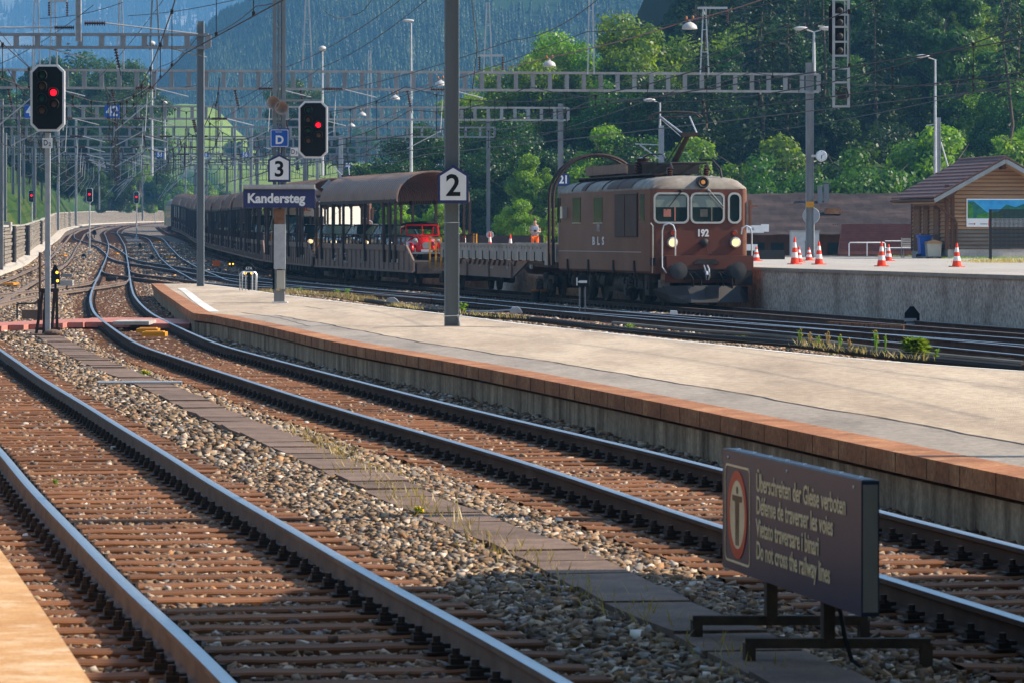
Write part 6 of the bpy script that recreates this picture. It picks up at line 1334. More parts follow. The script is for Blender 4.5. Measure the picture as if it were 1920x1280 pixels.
for u0, u1 in ((1715.5, 1729), (1733.5, 1744), (1753, 1764.5)):
    ya = [((18.0 - (171.6 * (u - 960) / F)) / (.182 + .983 * (u - 960) / F)) for u in (u0, u1)]; b = MB(); b.b(-.06, -.02, min(ya), max(ya), .3 if u0 < 1750 else .1, 2.2); b.build('door', M['wooddark'], hut)
    b = MB(); b.b(-.075, -.06, min(ya) + .12, max(ya) - .12, 1.0, 2.05); b.build('door_panel', M['rusty'], hut)
# roof: two stepped tile slopes
rf = empty('roof'); rf.parent = hut
for sd in (-1, 1):
    b = MB(); n = 11; ax = WD / 2; run = WD / 2 + .80
    for k in range(n):
        xa = run * k / n; xb = run * (k + 1) / n + .03; za = RZ + .12 - xa * sl_; zb_ = RZ + .12 - xb * sl_
        b.prism([(ax + sd * xa, za + .015), (ax + sd * xb, zb_ + .055), (ax + sd * xb, zb_ - .01), (ax + sd * xa, za - .03)], -.72, DP + .35, 'y')
        nn_ = 22
    b.build('tile_slope', M['tiles'], rf)
    b = MB(); b.bar((ax, -.70, RZ - .03), (ax + sd * run, -.70, RZ - .03 - run * sl_), .05, .17); b.build('barge_board', M['steel_blue'], rf)
    b = MB(); b.prism([(ax, RZ - .08), (ax + sd * run, RZ - .08 - run * sl_), (ax + sd * run, RZ - .14 - run * sl_), (ax, RZ - .14)], -.66, DP + .3, 'y'); b.build('soffit', M['wood'], rf)
    b = MB(); x = ax + sd * (run + .04); z = RZ + .0 - run * sl_; b.tube([(x, -.72, z), (x, DP + .35, z)], .055, 8); b.build('gutter', M['wooddark'], rf)
b = MB()
for k in range(22): y = -.7 + k * .3; b.lathe([(.09, 0), (.11, .29)], 8, (WD / 2, y, RZ + .10), 'y')
b.build('ridge_tiles', M['tiles'], rf)
b = MB(); z = RZ - (WD / 2 + .8) * sl_; b.tube([(-.82, -.55, z), (-.7, -.4, z - .12), (.2, -.15, z - .75), (.32, -.12, z - .95), (.32, -.12, .1)], .045, 8); b.build('downpipe', M['wooddark'], hut, smooth=40)
b = MB(); b.b(-.16, -.08, 3.55, 3.75, .75, 1.05); b.build('letter_box', M['wood'], hut)
b = MB(); b.lathe([(.10, 0), (.12, .04), (.03, .1)], 12, (-.14, 2.0, 2.35)); b.build('wall_lamp', M['porc'], hut)
# poster
ps = empty('poster', (0, 0, 0), 0, 'panorama poster of a blue lake landscape on the hut gable', 'poster'); ps.location = HC + Vector((math.cos(TH) * .76 + math.sin(TH) * .06, math.sin(TH) * .76 - math.cos(TH) * .06, hz(426))); ps.rotation_euler = (0, 0, TH)
ph = hz(373) - hz(426); pw = 3.3
b = MB(); b.b(0, pw, -.02, .02, 0, ph); b.build('frame', M['white'], ps)
b = MB(); b.b(.05, pw - .05, -.024, -.02, ph * .3, ph - .05); b.build('sky_print', mat('poster_blue', (.03, .28, .62), .4, 0, (.08, .45, .75), 1.5, .8), ps)
b = MB(); b.prism([(.05, .36), (pw - .05, .36), (pw - .05, .9), (2.6, 1.0), (2.1, .82), (1.7, .93), (1.35, .62), (.9, .58), (.5, .9), (.3, 1.05), (.05, 1.05)], -.027, -.024, 'y'); b.build('mountain_print', mat('poster_green', (.015, .10, .10), .4, 0, (.03, .2, .14), 4, .9), ps)
b = MB(); b.prism([(.4, .36), (1.6, .36), (1.5, .55), (1.1, .62), (.7, .56), (.45, .48)], -.030, -.027, 'y'); b.prism([(.05, .36), (.3, .36), (.25, .9), (.05, 1.0)], -.030, -.027, 'y'); b.build('foliage_print', mat('poster_leaf', (.03, .14, .03), .4, 0, (.08, .3, .06), 9, .9), ps)
text('lettering', 'Bl', .20, M['white'], ps, (2.62, -.032, .93), 0, 90, .002, .006); text('lettering', 'usee', .20, M['white'], ps, (3.02, -.032, .93), 0, 90, .002, .004, xs=.85)
b = MB(); b.prism([(2.70, .88), (2.86, .88), (2.78, 1.08)], -.034, -.030, 'y'); b.build('tree_mark', mat('mark_green', (.1, .6, .1), .5), ps)
b = MB(); b.b(.30, .37, -.026, -.02, .09, .16); b.b(.92, .99, -.026, -.02, .09, .16); b.build('red_mark', M['redsign'], ps)
b = MB(); b.b(.08, .28, -.026, -.02, .11, .135); b.b(.58, .90, -.026, -.02, .11, .135); b.build('small_print', M['black'], ps)
# mesh screen board in front
d = 152.; s = F / d; sb = empty('mesh_screen', (X(1857, d), d, 1.136), R(2), 'dark mesh screen on a post in front of the hut poster', 'screen'); b = MB(); b.b(-.05, .05, -.04, .04, 0, Z(393, d) - 1.136); b.b(2.2, 2.3, -.04, .04, 0, Z(393, d) - 1.136); b.b(0, 2.2, -.03, .03, Z(394.5, d) - 1.136, Z(393, d) - 1.136); b.build('frame', M['dark'], sb)
b = MB(); z0, z1 = Z(466, d) - 1.136, Z(396, d) - 1.136
for k in range(46): x = .08 + k * .047; b.b(x, x + .026, -.012, .012, z0, z1)
for k in range(30): z = z0 + (z1 - z0) * k / 29; b.b(.06, 2.2, -.006, .016, z, z + .022)
b.build('mesh', M['screen'], sb); b = MB(); b.b(-.07, -.05, -.05, .05, Z(425, d) - 1.136, Z(412, d) - 1.136); b.build('red_tab', M['redsign'], sb)
# bins, bench, cabinet, railing
def onramp(u, v): d = (H - 1.136) * F / (v - YH); return Vector((X(u, d), d, 1.136))
q = Vector((X(1733, 172.5), 172.5, 1.136)); bn = empty('wheelie_bin', q, R(8), 'blue wheelie bin standing in front of the hut doors', 'bin')
b = MB(); b.prism([(-.2, .1), (.2, .05), (.25, .9), (-.25, .9)], -.25, .25, 'y'); b.build('body', M['blue'], bn); b = MB(); b.b(-.28, .32, -.3, .3, .9, .96); b.b(-.3, -.24, -.25, .25, .86, .98); b.build('lid', M['blue'], bn)
for y in (-.2, .2): b = MB(); b.lathe([(.1, -.03), (.1, .03)], 14, (-.2, y, .1), 'y'); b.build('wheel', M['rubber'], bn)
q = Vector((X(1749.5, 172), 172, 1.17)); bn = empty('grit_bin', q, R(6), 'beige box bin with brown lid right of the blue bin', 'bin'); b = MB(); b.prism([(-.26, 0), (.26, 0), (.3, .58), (-.3, .58)], -.3, .3, 'y'); b.build('body', M['beige'], bn); b = MB(); b.prism([(-.34, .58), (.34, .58), (.3, .66), (0, .74), (-.3, .66)], -.34, .34, 'y'); b.build('lid', M['wood'], bn)
b = MB()
for x in (-.6, -.2, .2, .6): b.b(x - .05, x + .05, -.35, .35, 0, .06)
for y in (-.3, -.1, .1, .3): b.b(-.65, .65, y - .05, y + .05, .06, .085)
tag(b.build('pallet', M['woodgrey'], None, Vector((X(1752, 172), 172, 1.136)), R(8)), 'grey wooden pallet under the beige bin', 'pallet')
bn = empty('bench', Vector((X(1713, 178), 178, 1.1)), R(10), 'grey slatted bench left of the blue bin', 'bench')
b = MB()
for k in range(4): b.b(-.45, .45, .1 + k * .01, .13 + k * .01, .5 + k * .1, .57 + k * .1)
b.build('backrest', M['steel_lt'], bn); b = MB(); b.b(-1.3, .45, -.3, .1, .40, .44); b.build('seat', M['steel_lt'], bn)
for x in (-1.25, -.5, .4): b = MB(); b.bar((x, -.25, 0), (x, -.2, .42), .04, .04); b.bar((x, .1, 0), (x, .1, .9 if x > -1 else .42), .04, .04); b.build('leg', M['steel_lt'], bn)
q = Vector((X(1510, 190), 190, .9)); bn = empty('control_cabinet', q, R(6), 'grey control cabinet behind the clock mast', 'cabinet'); b = MB(); b.b(-.64, .64, 0, .5, 0, Z(434, 190) - .9); b.build('body', M['steel_lt'], bn); b = MB(); b.b(-.68, .68, -.05, .55, Z(434, 190) - .9, Z(432, 190) - .9); b.build('top', M['steel'], bn); b = MB(); b.b(-.01, .01, -.01, 0, .1, .95); b.b(.1, .14, -.02, 0, .5, .6); b.build('door_seam', M['dark'], bn)
d = 177.7; q = P(1540, 293, d); ck = empty('station_clock', q, 0, 'round white station clock on the right mast', 'clock'); b = MB(); b.lathe([(.23, .1), (.24, .08), (.24, -.1), (.225, -.12)], 28, (0, 0, 0), 'y'); b.b(-.42, -.2, -.02, .06, -.05, .05); b.build('case', M['alu'], ck, smooth=40)
b = MB(); b.lathe([(.22, -.121), (0, -.123)], 28, (0, 0, 0), 'y'); b.build('dial', M['white'], ck)
b = MB()
for k in range(12): a = R(30 * k); b.bar((.17 * math.sin(a), -.127, .17 * math.cos(a)), (.205 * math.sin(a), -.127, .205 * math.cos(a)), .02, .006)
b.build('hour_marks', M['black'], ck)
for a, l, w in ((R(185), .12, .03), (R(52), .17, .022)): b = MB(); b.bar((-.03 * math.sin(a), -.13, -.03 * math.cos(a)), (l * math.sin(a), -.13, l * math.cos(a)), w, .008); b.build('hand', M['black'], ck)
q = P(1519, 384, 177.6); b = MB(); b.b(-.17, .17, -.02, .02, -.12, .12); b.b(-.1, .1, -.025, -.02, -.03, .03); tag(b.build('yellow_plate', M['yellow'], None, q), 'small yellow plate on the clock mast', 'sign')
q = P(1521, 405, 178.6); rt = empty('road_sign', q, 0, 'round grey sign back behind the clock mast', 'sign'); b = MB(); b.lathe([(.36, 0), (.37, .02), (0, .03)], 28, (0, 0, 0), 'y'); b.build('disc', M['steel_lt'], rt); b = MB(); b.tube([(.12, .05, 0), (.12, .05, -1.6)], .03, 6); b.build('pole', M['steel_lt'], rt)
q = Vector((X(1592, 183), 183, 1.05)); rt = empty('tube_railing', q, R(4), 'white tube railing in front of the red roof', 'railing'); b = MB(); b.tube([(0, 0, 0), (0, 0, .68), (.05, 0, .73), (1.55, 0, .73), (1.6, 0, .68), (1.6, 0, 0)], .03, 6); b.tube([(.8, 0, 0), (.8, 0, .73)], .025, 6); b.tube([(1.6, 0, .5), (4.2, .3, .5)], .02, 6); b.tube([(1.6, 0, .8), (4.2, .3, .8)], .02, 6); b.build('tube', M['white'], rt, smooth=40); b = MB(); b.b(-3.9, 3.2, -.1, .1, -.3, .14); b.build('kerb', M['concrete'], rt)
# cones
def cone(u, vb, vt, lb, d=None, base=None):
    if d is None: q = onramp(u, vb); d = q.y
    else: q = Vector((X(u, d), d, base))
    h = Z(vt, d) - q.z; rt = empty('traffic_cone', q, rnd.uniform(0, 1), lb, 'traffic cone'); b = MB(); b.prism(rrect(-.19, .19, -.19, .19, .05, 3), 0, .03, 'z'); b.build('base', M['cone'], rt)
    seg = [(0, .22, 0), (.22, .42, 1), (.42, .6, 0), (.6, .8, 1), (.8, 1.0, 0)]
    b = MB()
    for a, c, mi in seg:
        ra, rc_ = .14 - .115 * a, .14 - .115 * c; b.lathe([(ra, .03 + (h - .03) * a), (rc_, .03 + (h - .03) * c)], 16, (0, 0, 0), 'z', mi)
    b.build('body', [M['cone'], M['conew']], rt, smooth=40); return rt
cone(1490, 496, 445, 'largest cone, leftmost in front of the clock mast'); cone(1498, 492.5, 463, 'short cone right behind the largest cone'); cone(1517, 489, 464.5, 'small cone at the foot of the clock mast'); cone(1535.5, 496.5, 453, 'cone just right of the clock mast'); cone(1653, 500, 454, 'cone left of the hut nearer to the ramp edge'); cone(1666, 490, 458.5, 'cone standing behind another cone left of the hut'); cone(1794, 500.8, 456, 'cone in front of the hut corner'); cone(1418, 490, 463, 'cone beside the right side of the locomotive')
for u, vt, lb in ((871, 438, 'cone on the ramp just right of the mast numbered 2'), (918.5, 436, 'cone in front of the round white disc behind the flat wagon'), (957, 440, 'cone behind the middle of the flat wagon'), (1027, 444, 'cone between the hoop and the locomotive')): cone(u, 0, vt, lb, 170, 1.2)
q = P(918.5, 441, 171); rt = empty('road_sign', q, 0, 'round white disc with red rim behind the flat wagon', 'sign'); b = MB(); b.lathe([(.15, 0), (.155, .02), (0, .02)], 20, (0, 0, 0), 'y'); b.build('disc', M['steel_lt'], rt); b = MB(); b.tube([(0, .03, 0), (0, .03, -.9)], .02, 6); b.build('pole', M['steel_lt'], rt)
for u, lb in ((888, 'left yellow barrier post behind the flat wagon'), (893, 'right yellow barrier post behind the flat wagon')): b = MB(); b.tube([(0, 0, 0), (0, 0, 1.0)], .035, 8); tag(b.build('barrier_post', M['yellow'], None, (X(u, 168), 168, 1.15)), lb, 'post')
a = P(858, 445, 214); b = MB(); b.b(0, 4.4, -.1, .1, 0, 1.15)
for k in range(9): b.b(k * .55 - .02, k * .55 + .02, -.14, .1, 0, 1.18)
tag(b.build('barrier_wall', M['wagon_dk'], None, (a.x, a.y, .95)), 'dark low barrier wall behind the flat wagon', 'wall')
# houses behind the ramp
bh = empty('long_roofed_house', (X(1360, 196), 196, -1), R(1), 'long low house with a huge dark mottled roof behind the ramp', 'house'); L_ = 11.5
b = MB(); b.b(.5, L_, .6, 18, 0, Z(441, 196) + 1); b.build('wall', M['wooddark'], bh)
for x in (1.3, 2.2, 4.9, 6.1): b = MB(); b.b(x, x + .6, .55, .6, 2.2, 2.75); b.build('window', M['glass'], bh)
b = MB(); z0, z1 = Z(440, 196) + 1, Z(363, 206) + 1
rows = [[Vector((-1 + (L_ + 1.5) * i / 30, -.3 + 10.3 * k / 18, z0 + (z1 - z0) * k / 18 + .025 * math.sin(i * 1.7 + k) + .02 * math.sin(i * .6))) for i in range(31)] for k in range(19)]; rows.append([Vector((q.x, 20.5, z0)) for q in rows[0]]); b.sheet(rows); ro = b.build('roof', M['tiles_dk'], bh)
for k in range(34): pass
b = MB(); zc = Z(345, 203) + 1; b.b(X(1540, 203) - bh.location.x, X(1548, 203) - bh.location.x, 7.3, 7.7, z1 - .6, zc - .1); b.b(X(1552, 203) - bh.location.x, X(1561, 203) - bh.location.x, 7.5, 7.9, z1 - .6, zc); b.b(X(1550, 203) - bh.location.x, X(1563, 203) - bh.location.x, 7.4, 8.0, zc + .06, zc + .1); b.build('chimney', M['steel'], ro)
b = MB(); b.prism([(5.1, z0 + .98), (5.9, z0 + .98), (5.85, z0 + 1.28), (5.15, z0 + 1.28)], 4.2, 4.9, 'y'); b.build('roof_window', M['coping'], ro)
rh = empty('red_roofed_shed', (X(1572, 189), 189, -1), R(2), 'low shed with red-brown tiled roof left of the hut', 'shed'); b = MB(); z0, z1 = Z(478, 189) + 1, Z(423, 192) + 1
rows = []
for k in range(13):
    t = k / 12; rows.append([Vector((x0 + .55 * t, 3.2 * t, z0 + (z1 - z0) * t - (.035 if j else 0))) for x0, j in [(0, 0)] + [(4.2, 0)]])
for k in range(12): t = k / 12; t2 = (k + 1.05) / 12; b.b(-.0 + .55 * t, 4.2, 3.2 * t, 3.2 * t2 + .05, z0 + (z1 - z0) * t, z0 + (z1 - z0) * t + .05 + (z1 - z0) / 12)
for k in range(40): b.b(.1 + k * .1, .13 + k * .1, 3.0, 3.2, z1, z1 + .05)
b.build('roof', M['tiles_red'], rh); b = MB()
for k in range(1, 13): t = k / 12; b.b(.55 * t, 4.2, 3.2 * t - .05, 3.2 * t - .02, z0 + (z1 - z0) * t + .0, z0 + (z1 - z0) * t + .06)
b.build('tile_shadow_gap', M['wooddark'], rh); b = MB(); b.prism([(.1, 0), (4, 0), (4, z0), (.1, z0)], .2, 3, 'y'); b.add([(-.1, 0, z0 - .1), (.5, 3.1, z1 - .1), (1.2, 6, z0 - .1)], [(0, 1, 2)]); b.build('wall', M['wooddark'], rh)
# white and orange equipment right of the locomotive
q = Vector((X(1425, 165), 165, 1.136)); rt = empty('white_tractor_frame', q, 0, 'white metal frame with lettering behind the locomotive side', 'barrier'); b = MB(); b.b(-1.0, .15, -.05, .05, Z(437, 165) - 1.136, Z(423, 165) - 1.136); b.b(-.8, -.7, -.04, .04, 0, .9); b.b(.05, .35, -.07, .07, Z(435, 165) - 1.136, Z(421, 165) - 1.136); b.b(-1, -.1, -.05, .1, .35, .6); b.b(-.3, 1.0, .2, .6, 0, .35, 1); b.build('frame', [M['white'], M['dark']], rt); text('lettering', '125L', .14, M['black'], rt, (-.35, -.06, Z(430, 165) - 1.136), 0, 90, .002)
# ---------------------------------------------------------------- foliage meshes
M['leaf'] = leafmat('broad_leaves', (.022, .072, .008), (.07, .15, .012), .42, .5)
M['leaf_lit'] = leafmat('sunlit_tone_leaves', (.06, .15, .010), (.22, .33, .02), .55, .6)  # sunlit copy of the leaves, light put into the colour
M['leaf_dk'] = leafmat('shade_tone_leaves', (.012, .042, .008), (.036, .085, .012), .35, .5)  # shaded copy of the leaves, shade put into the colour
M['needle'] = leafmat('spruce_needles', (.010, .030, .010), (.028, .055, .014), .2, .6)
M['needle_far'] = leafmat('far_spruce', (.010, .026, .010), (.03, .06, .014), .15, .02)
M['bark'] = mat('tree_bark', (.13, .10, .075), .9, 0, (.08, .06, .045), 3, .8, .3, 20, stretch=(1, 1, .3))
M['far_floor'] = mat('far_forest_floor', (.014, .03, .011), .95, 0, (.035, .065, .02), .006, .9, spec=.02)
M['straw'] = leafmat('dry_grass', (.30, .22, .10), (.45, .36, .18), .3, 2)
M['blade'] = leafmat('weed_green', (.14, .27, .03), (.28, .40, .05), .45, 3)
M['flower'] = mat('yellow_flower', (.8, .5, .02), .7, 0, (.7, .38, .02), 8, .5)
def quads_mesh(name, Pn, A, B_, mt):        # parallelograms centred on Pn with half-axes A and B_
    V = np.stack([Pn - A - B_ * .6, Pn + A * .2 - B_, Pn + A + B_ * .3, Pn - A * .1 + B_], 1).reshape(-1, 3); n = len(Pn)
    me = bpy.data.meshes.new(name); me.vertices.add(len(V)); me.vertices.foreach_set('co', V.ravel().astype(np.float32))
    me.loops.add(n * 4); me.loops.foreach_set('vertex_index', np.arange(n * 4, dtype=np.int32)); me.polygons.add(n); me.polygons.foreach_set('loop_start', np.arange(n, dtype=np.int32) * 4)
    me.update(calc_edges=True); me.materials.append(mt); return me
def rdir(r, n): v = r.normal(size=(n, 3)); return v / np.linalg.norm(v, axis=1)[:, None]
def broad_crown(seed, n, size, H_, RX, zb, lobes, mt, hollow=.45):
    r = np.random.RandomState(seed); cz = (H_ + zb) / 2; hz_ = (H_ - zb) / 2; L_ = []
    for k in range(lobes):
        d = rdir(r, 1)[0]; f = r.uniform(.25, .95) ** .7; L_.append((d[0] * RX * f, d[1] * RX * f, cz + d[2] * hz_ * f, r.uniform(.12, .30 if lobes > 40 else .36) * RX))
    L_ = np.array(L_); w = L_[:, 3] ** 2; idx = r.choice(lobes, n, p=w / w.sum()); d = rdir(r, n); d[:, 2] = d[:, 2] * .9 + .12
    rad = L_[idx, 3] * (hollow + (1.12 - hollow) * r.uniform(0, 1, n) ** .6); q = L_[idx, :3] + d * rad[:, None] * np.array([1, 1, .8])
    q += rdir(r, n) * (.04 * RX); nn = d + rdir(r, n) * .75; nn /= np.linalg.norm(nn, axis=1)[:, None]
    a = np.cross(nn, rdir(r, n)); a /= np.linalg.norm(a, axis=1)[:, None]; b_ = np.cross(nn, a); s = size * r.uniform(.55, 1.25, n)[:, None]
    return quads_mesh('crown', q, a * s * .62, b_ * s * .42, mt)
def trunk_mesh(seed, H_, r0, RX, zb, limbs=7):
    r = random.Random(seed); b = MB(); pts = [(r.uniform(-.1, .1) * k, r.uniform(-.1, .1) * k, H_ * .8 * k / 6) for k in range(7)]; b.tube(pts, [r0 * (1 - k / 7.5) for k in range(7)], 8)
    for k in range(limbs):
        z = zb * .8 + (H_ * .75 - zb * .8) * k / limbs; a = r.uniform(0, 6.28); R_ = RX * r.uniform(.5, .8); b.tube([(0, 0, z), (R_ * .45 * math.cos(a), R_ * .45 * math.sin(a), z + R_ * .35), (R_ * math.cos(a), R_ * math.sin(a), z + R_ * .7)], [r0 * .45, r0 * .28, r0 * .08], 5)
    return b.mesh('trunk', M['bark'], 40)
def conifer_crown(seed, H_, RX, zb, n, mt, size=.3):
    r = np.random.RandomState(seed); lev = int((H_ - zb) / .45); Q, A, B_ = [], [], []
    for k in range(lev):
        z = zb + (H_ - zb) * k / lev; R_ = RX * (1 - (z - zb) / (H_ - zb)) ** .85 * r.uniform(.75, 1.1) + .12
        for j in range(r.randint(7, 11)):
            a = r.uniform(0, 6.283); Rb = R_ * r.uniform(.7, 1.1); m = max(3, int(n * Rb / RX / 7)); t = r.uniform(.12, 1, m) ** .8; dx, dy = np.cos(a), np.sin(a)
            x = dx * Rb * t; y = dy * Rb * t; zz = z - .32 * Rb * t ** 1.3 + .06 * Rb * (t > .8); w = .22 * Rb * (1.1 - t) * r.uniform(-1, 1, m)
            Q.append(np.stack([x - dy * w, y + dx * w, zz - np.abs(r.normal(0, .06, m))], 1)); s = size * r.uniform(.6, 1.3, m)[:, None]
            A.append(np.stack([dx + r.normal(0, .5, m), dy + r.normal(0, .5, m), -.4 + r.normal(0, .3, m)], 1) * s * .55); B_.append(np.stack([-dy + r.normal(0, .3, m), dx + r.normal(0, .3, m), -.3 + r.normal(0, .4, m)], 1) * s * .28)
    return quads_mesh('crown', np.concatenate(Q), np.concatenate(A), np.concatenate(B_), mt)
PROTO = {
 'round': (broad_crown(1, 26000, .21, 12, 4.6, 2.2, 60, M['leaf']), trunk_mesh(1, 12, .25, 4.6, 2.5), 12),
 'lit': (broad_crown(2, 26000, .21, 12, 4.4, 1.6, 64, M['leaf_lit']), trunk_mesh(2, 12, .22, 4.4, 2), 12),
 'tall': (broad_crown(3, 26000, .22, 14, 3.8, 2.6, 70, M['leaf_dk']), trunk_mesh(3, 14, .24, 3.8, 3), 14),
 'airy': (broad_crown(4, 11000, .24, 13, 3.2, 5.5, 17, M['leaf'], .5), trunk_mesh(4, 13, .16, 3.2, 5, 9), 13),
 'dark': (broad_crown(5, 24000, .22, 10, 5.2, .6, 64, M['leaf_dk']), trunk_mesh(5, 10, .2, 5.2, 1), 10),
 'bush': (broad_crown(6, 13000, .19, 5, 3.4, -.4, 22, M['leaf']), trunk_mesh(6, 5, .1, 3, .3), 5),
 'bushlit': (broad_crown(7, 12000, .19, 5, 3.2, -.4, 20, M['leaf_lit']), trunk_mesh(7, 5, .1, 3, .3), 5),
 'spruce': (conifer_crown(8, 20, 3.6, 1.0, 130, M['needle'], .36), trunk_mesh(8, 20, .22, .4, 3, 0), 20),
 'pole': (conifer_crown(9, 20, 2.2, 11, 60, M['needle'], .32), trunk_mesh(9, 22, .2, .9, 4, 12), 20),
}
KIND = {'round': 'deciduous_tree', 'lit': 'deciduous_tree', 'tall': 'deciduous_tree', 'airy': 'deciduous_tree', 'dark': 'deciduous_tree', 'bush': 'bush', 'bushlit': 'bush', 'spruce': 'spruce_tree', 'pole': 'spruce_tree'}
def tree(kind, loc, h, label, group=None, sx=1.0):
    cm, tm, H0 = PROTO[kind]; k = h / H0
    o = empty(KIND[kind], loc, rnd.uniform(0, 6.28), label, 'bush' if 'bush' in kind else 'tree', group); o.scale = (k * sx, k * sx, k)
    for nme, me in (('crown', cm), ('trunk', tm)): c = bpy.data.objects.new(nme, me); C.objects.link(c); c.parent = o
    return o
def ptree(kind, u, vt, vb, d, label, group=None, sx=1.0): return tree(kind, P(u, vb, d), (vb - vt) / F * d, label, group, sx)

# ---------------------------------------------------------------- hills
from mathutils import noise as mn
def loft(name, rows, mt, nu=60, nv=12, amp=0.0, fs=.02, kind='structure', thick=None):
    def row_at(r_, t):
        n = len(r_) - 1; i = min(n - 1, int(t * n)); f = t * n - i; return [r_[i][k] + (r_[i + 1][k] - r_[i][k]) * f for k in range(3)]
    G_ = []
    m = len(rows) - 1
    for j in range(nv * m + 1):
        s = j / nv; i = min(m - 1, int(s)); f = s - i; line = []
        for k in range(nu + 1):
            a = row_at(rows[i], k / nu); c = row_at(rows[i + 1], k / nu); u, v, d = [a[q] + (c[q] - a[q]) * f for q in range(3)]
            p = P(u, v, d); p.z += amp * mn.fractal(p * fs, 1.0, 2.0, 4); line.append(p)
        G_.append(line)
    b = MB(); b.sheet(G_); o = b.build(name, mt, smooth=True); tag(o, kind=kind); return o, G_
# bank above the stone wall
WT_ = [(960 + F * q.x / q.y, YH - (zp(q.y) + 2.30 - H) * F / q.y, q.y + 1.2) for q in wb[::6]]
WT0 = [(-300, 455, 190), (-60, 436, 220), (0, 431, 240), (30, 429, 262), (55, 423, 295), (86, 407, 345), (105, 396, 380), (140, 391, 430), (166, 388, 480), (237, 389, 640), (305, 390, 720), (470, 390, 760)]
b0 = list(WT_); b1 = [(u, v - max(14, 60 - max(0, u) * .22), d * 1.22) for u, v, d in WT_]; b2 = [(u, 305 + max(0, min(70, (u - 120) * .45)), d * 1.22 + 170) for u, v, d in WT_]; b3 = [(u, 255 + max(0, min(100, (u - 120) * .7)), d * 1.22 + 420) for u, v, d in WT_]
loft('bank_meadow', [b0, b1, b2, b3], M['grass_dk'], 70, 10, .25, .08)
# bright meadow and knoll
def up(us, vs, d): return [(u, v, d if not isinstance(d, list) else d[i]) for i, (u, v) in enumerate(zip(us, vs))]
U_ = [200, 260, 300, 340, 380, 410, 440, 480, 540, 600, 680, 760, 900, 1100]
loft('meadow', [up(U_, [425, 420, 418, 414, 410, 408, 408, 408, 408, 408, 408, 408, 408, 408], [1150, 1140, 1120, 1080, 980, 800, 700] + [640] * 7), up(U_, [360] * 14, [1180, 1170, 1150, 1120, 1020, 900, 850] + [800] * 7), up(U_, [318, 312, 300, 292, 290, 290, 292, 292, 296, 300, 306, 312, 320, 330], 1220), up(U_, [330] * 14, 1260)], M['grass'], 80, 10, .3, .03)
loft('knoll', [up(U_, [330] * 14, 1290), up(U_, [300, 262, 240, 235, 235, 245, 260, 285, 310, 320, 330, 330, 330, 330], 1350), up(U_, [280, 225, 203, 196, 197, 209, 240, 276, 300, 310, 320, 325, 330, 330], 1420), up(U_, [340] * 14, 1500)], M['grass'], 80, 10, .6, .03)
# right forested hillside
def hillz(u, d):
    g = max(0, min(1, (u - 980) / 520)); g = g * g * (3 - 2 * g); return 1.0 + (d - 285) * (.035 + .19 * g) if d > 285 else 1.0
UU = [640, 760, 880, 980, 1080, 1180, 1280, 1380, 1480, 1600, 1750, 1900, 2100, 2400]
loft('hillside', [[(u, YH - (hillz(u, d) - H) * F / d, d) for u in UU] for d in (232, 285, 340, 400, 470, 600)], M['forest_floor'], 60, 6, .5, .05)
# far spurs
MU = [250, 290, 330, 360, 412, 462, 510, 600, 760, 900, 1150, 1400, 1700, 2100]
mc = [235, 200, 160, 118, 60, 35, -8, -90, -170, -230, -260, -280, -280, -280]
o1, GM = loft('dark_wooded_spur', [up(MU, [310] * 14, [1650] * 14), up(MU, [a * .45 + 300 * .55 - 8 for a in mc], 1850), up(MU, mc, 2100), up(MU, [v + 60 for v in mc], 2300)], M['far_floor'], 110, 14, 9, .006)
FU = [-400, -250, -100, 0, 80, 140, 200, 260, 320, 400, 480, 560, 650, 760]
fc = [-260] * 14
o2, GF = loft('pale_far_mountain', [up(FU, [330] * 14, [4600] * 14), up(FU, [150, 140, 150, 165, 150, 140, 150, 160, 150, 140, 150, 160, 150, 150], 5300), up(FU, [10, -10, 0, 20, 5, -10, 10, 30, 20, 10, 0, 0, 0, 0], 6000), up(FU, fc, 6600)], M['rock'], 110, 14, 45, .0016)
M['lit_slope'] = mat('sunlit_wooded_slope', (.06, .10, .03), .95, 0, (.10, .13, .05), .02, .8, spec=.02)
def valley(name, pts_h, ys_):
    b = MB(); rows = []
    for y in ys_: rows.append([Vector((x, y, z + (6 * mn.noise(Vector((x * .01, y * .01, 0))) if abs(x) > 200 else 0))) for x, z in pts_h])
    b.sheet(rows); o = b.build(name, M['forest_floor'], smooth=True); tag(o, kind='structure')
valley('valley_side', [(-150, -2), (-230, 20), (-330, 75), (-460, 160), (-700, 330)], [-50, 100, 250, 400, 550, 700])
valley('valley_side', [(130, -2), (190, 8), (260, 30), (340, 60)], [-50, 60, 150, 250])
b = MB(); b.sheet([[Vector((-150 + 40 * k, -40 - j * 2, [-2, 40, 110][j] + 5 * math.sin(k))) for k in range(8)] for j in range(3)]); tag(b.build('hills_behind', M['lit_slope'], smooth=True), kind='structure')
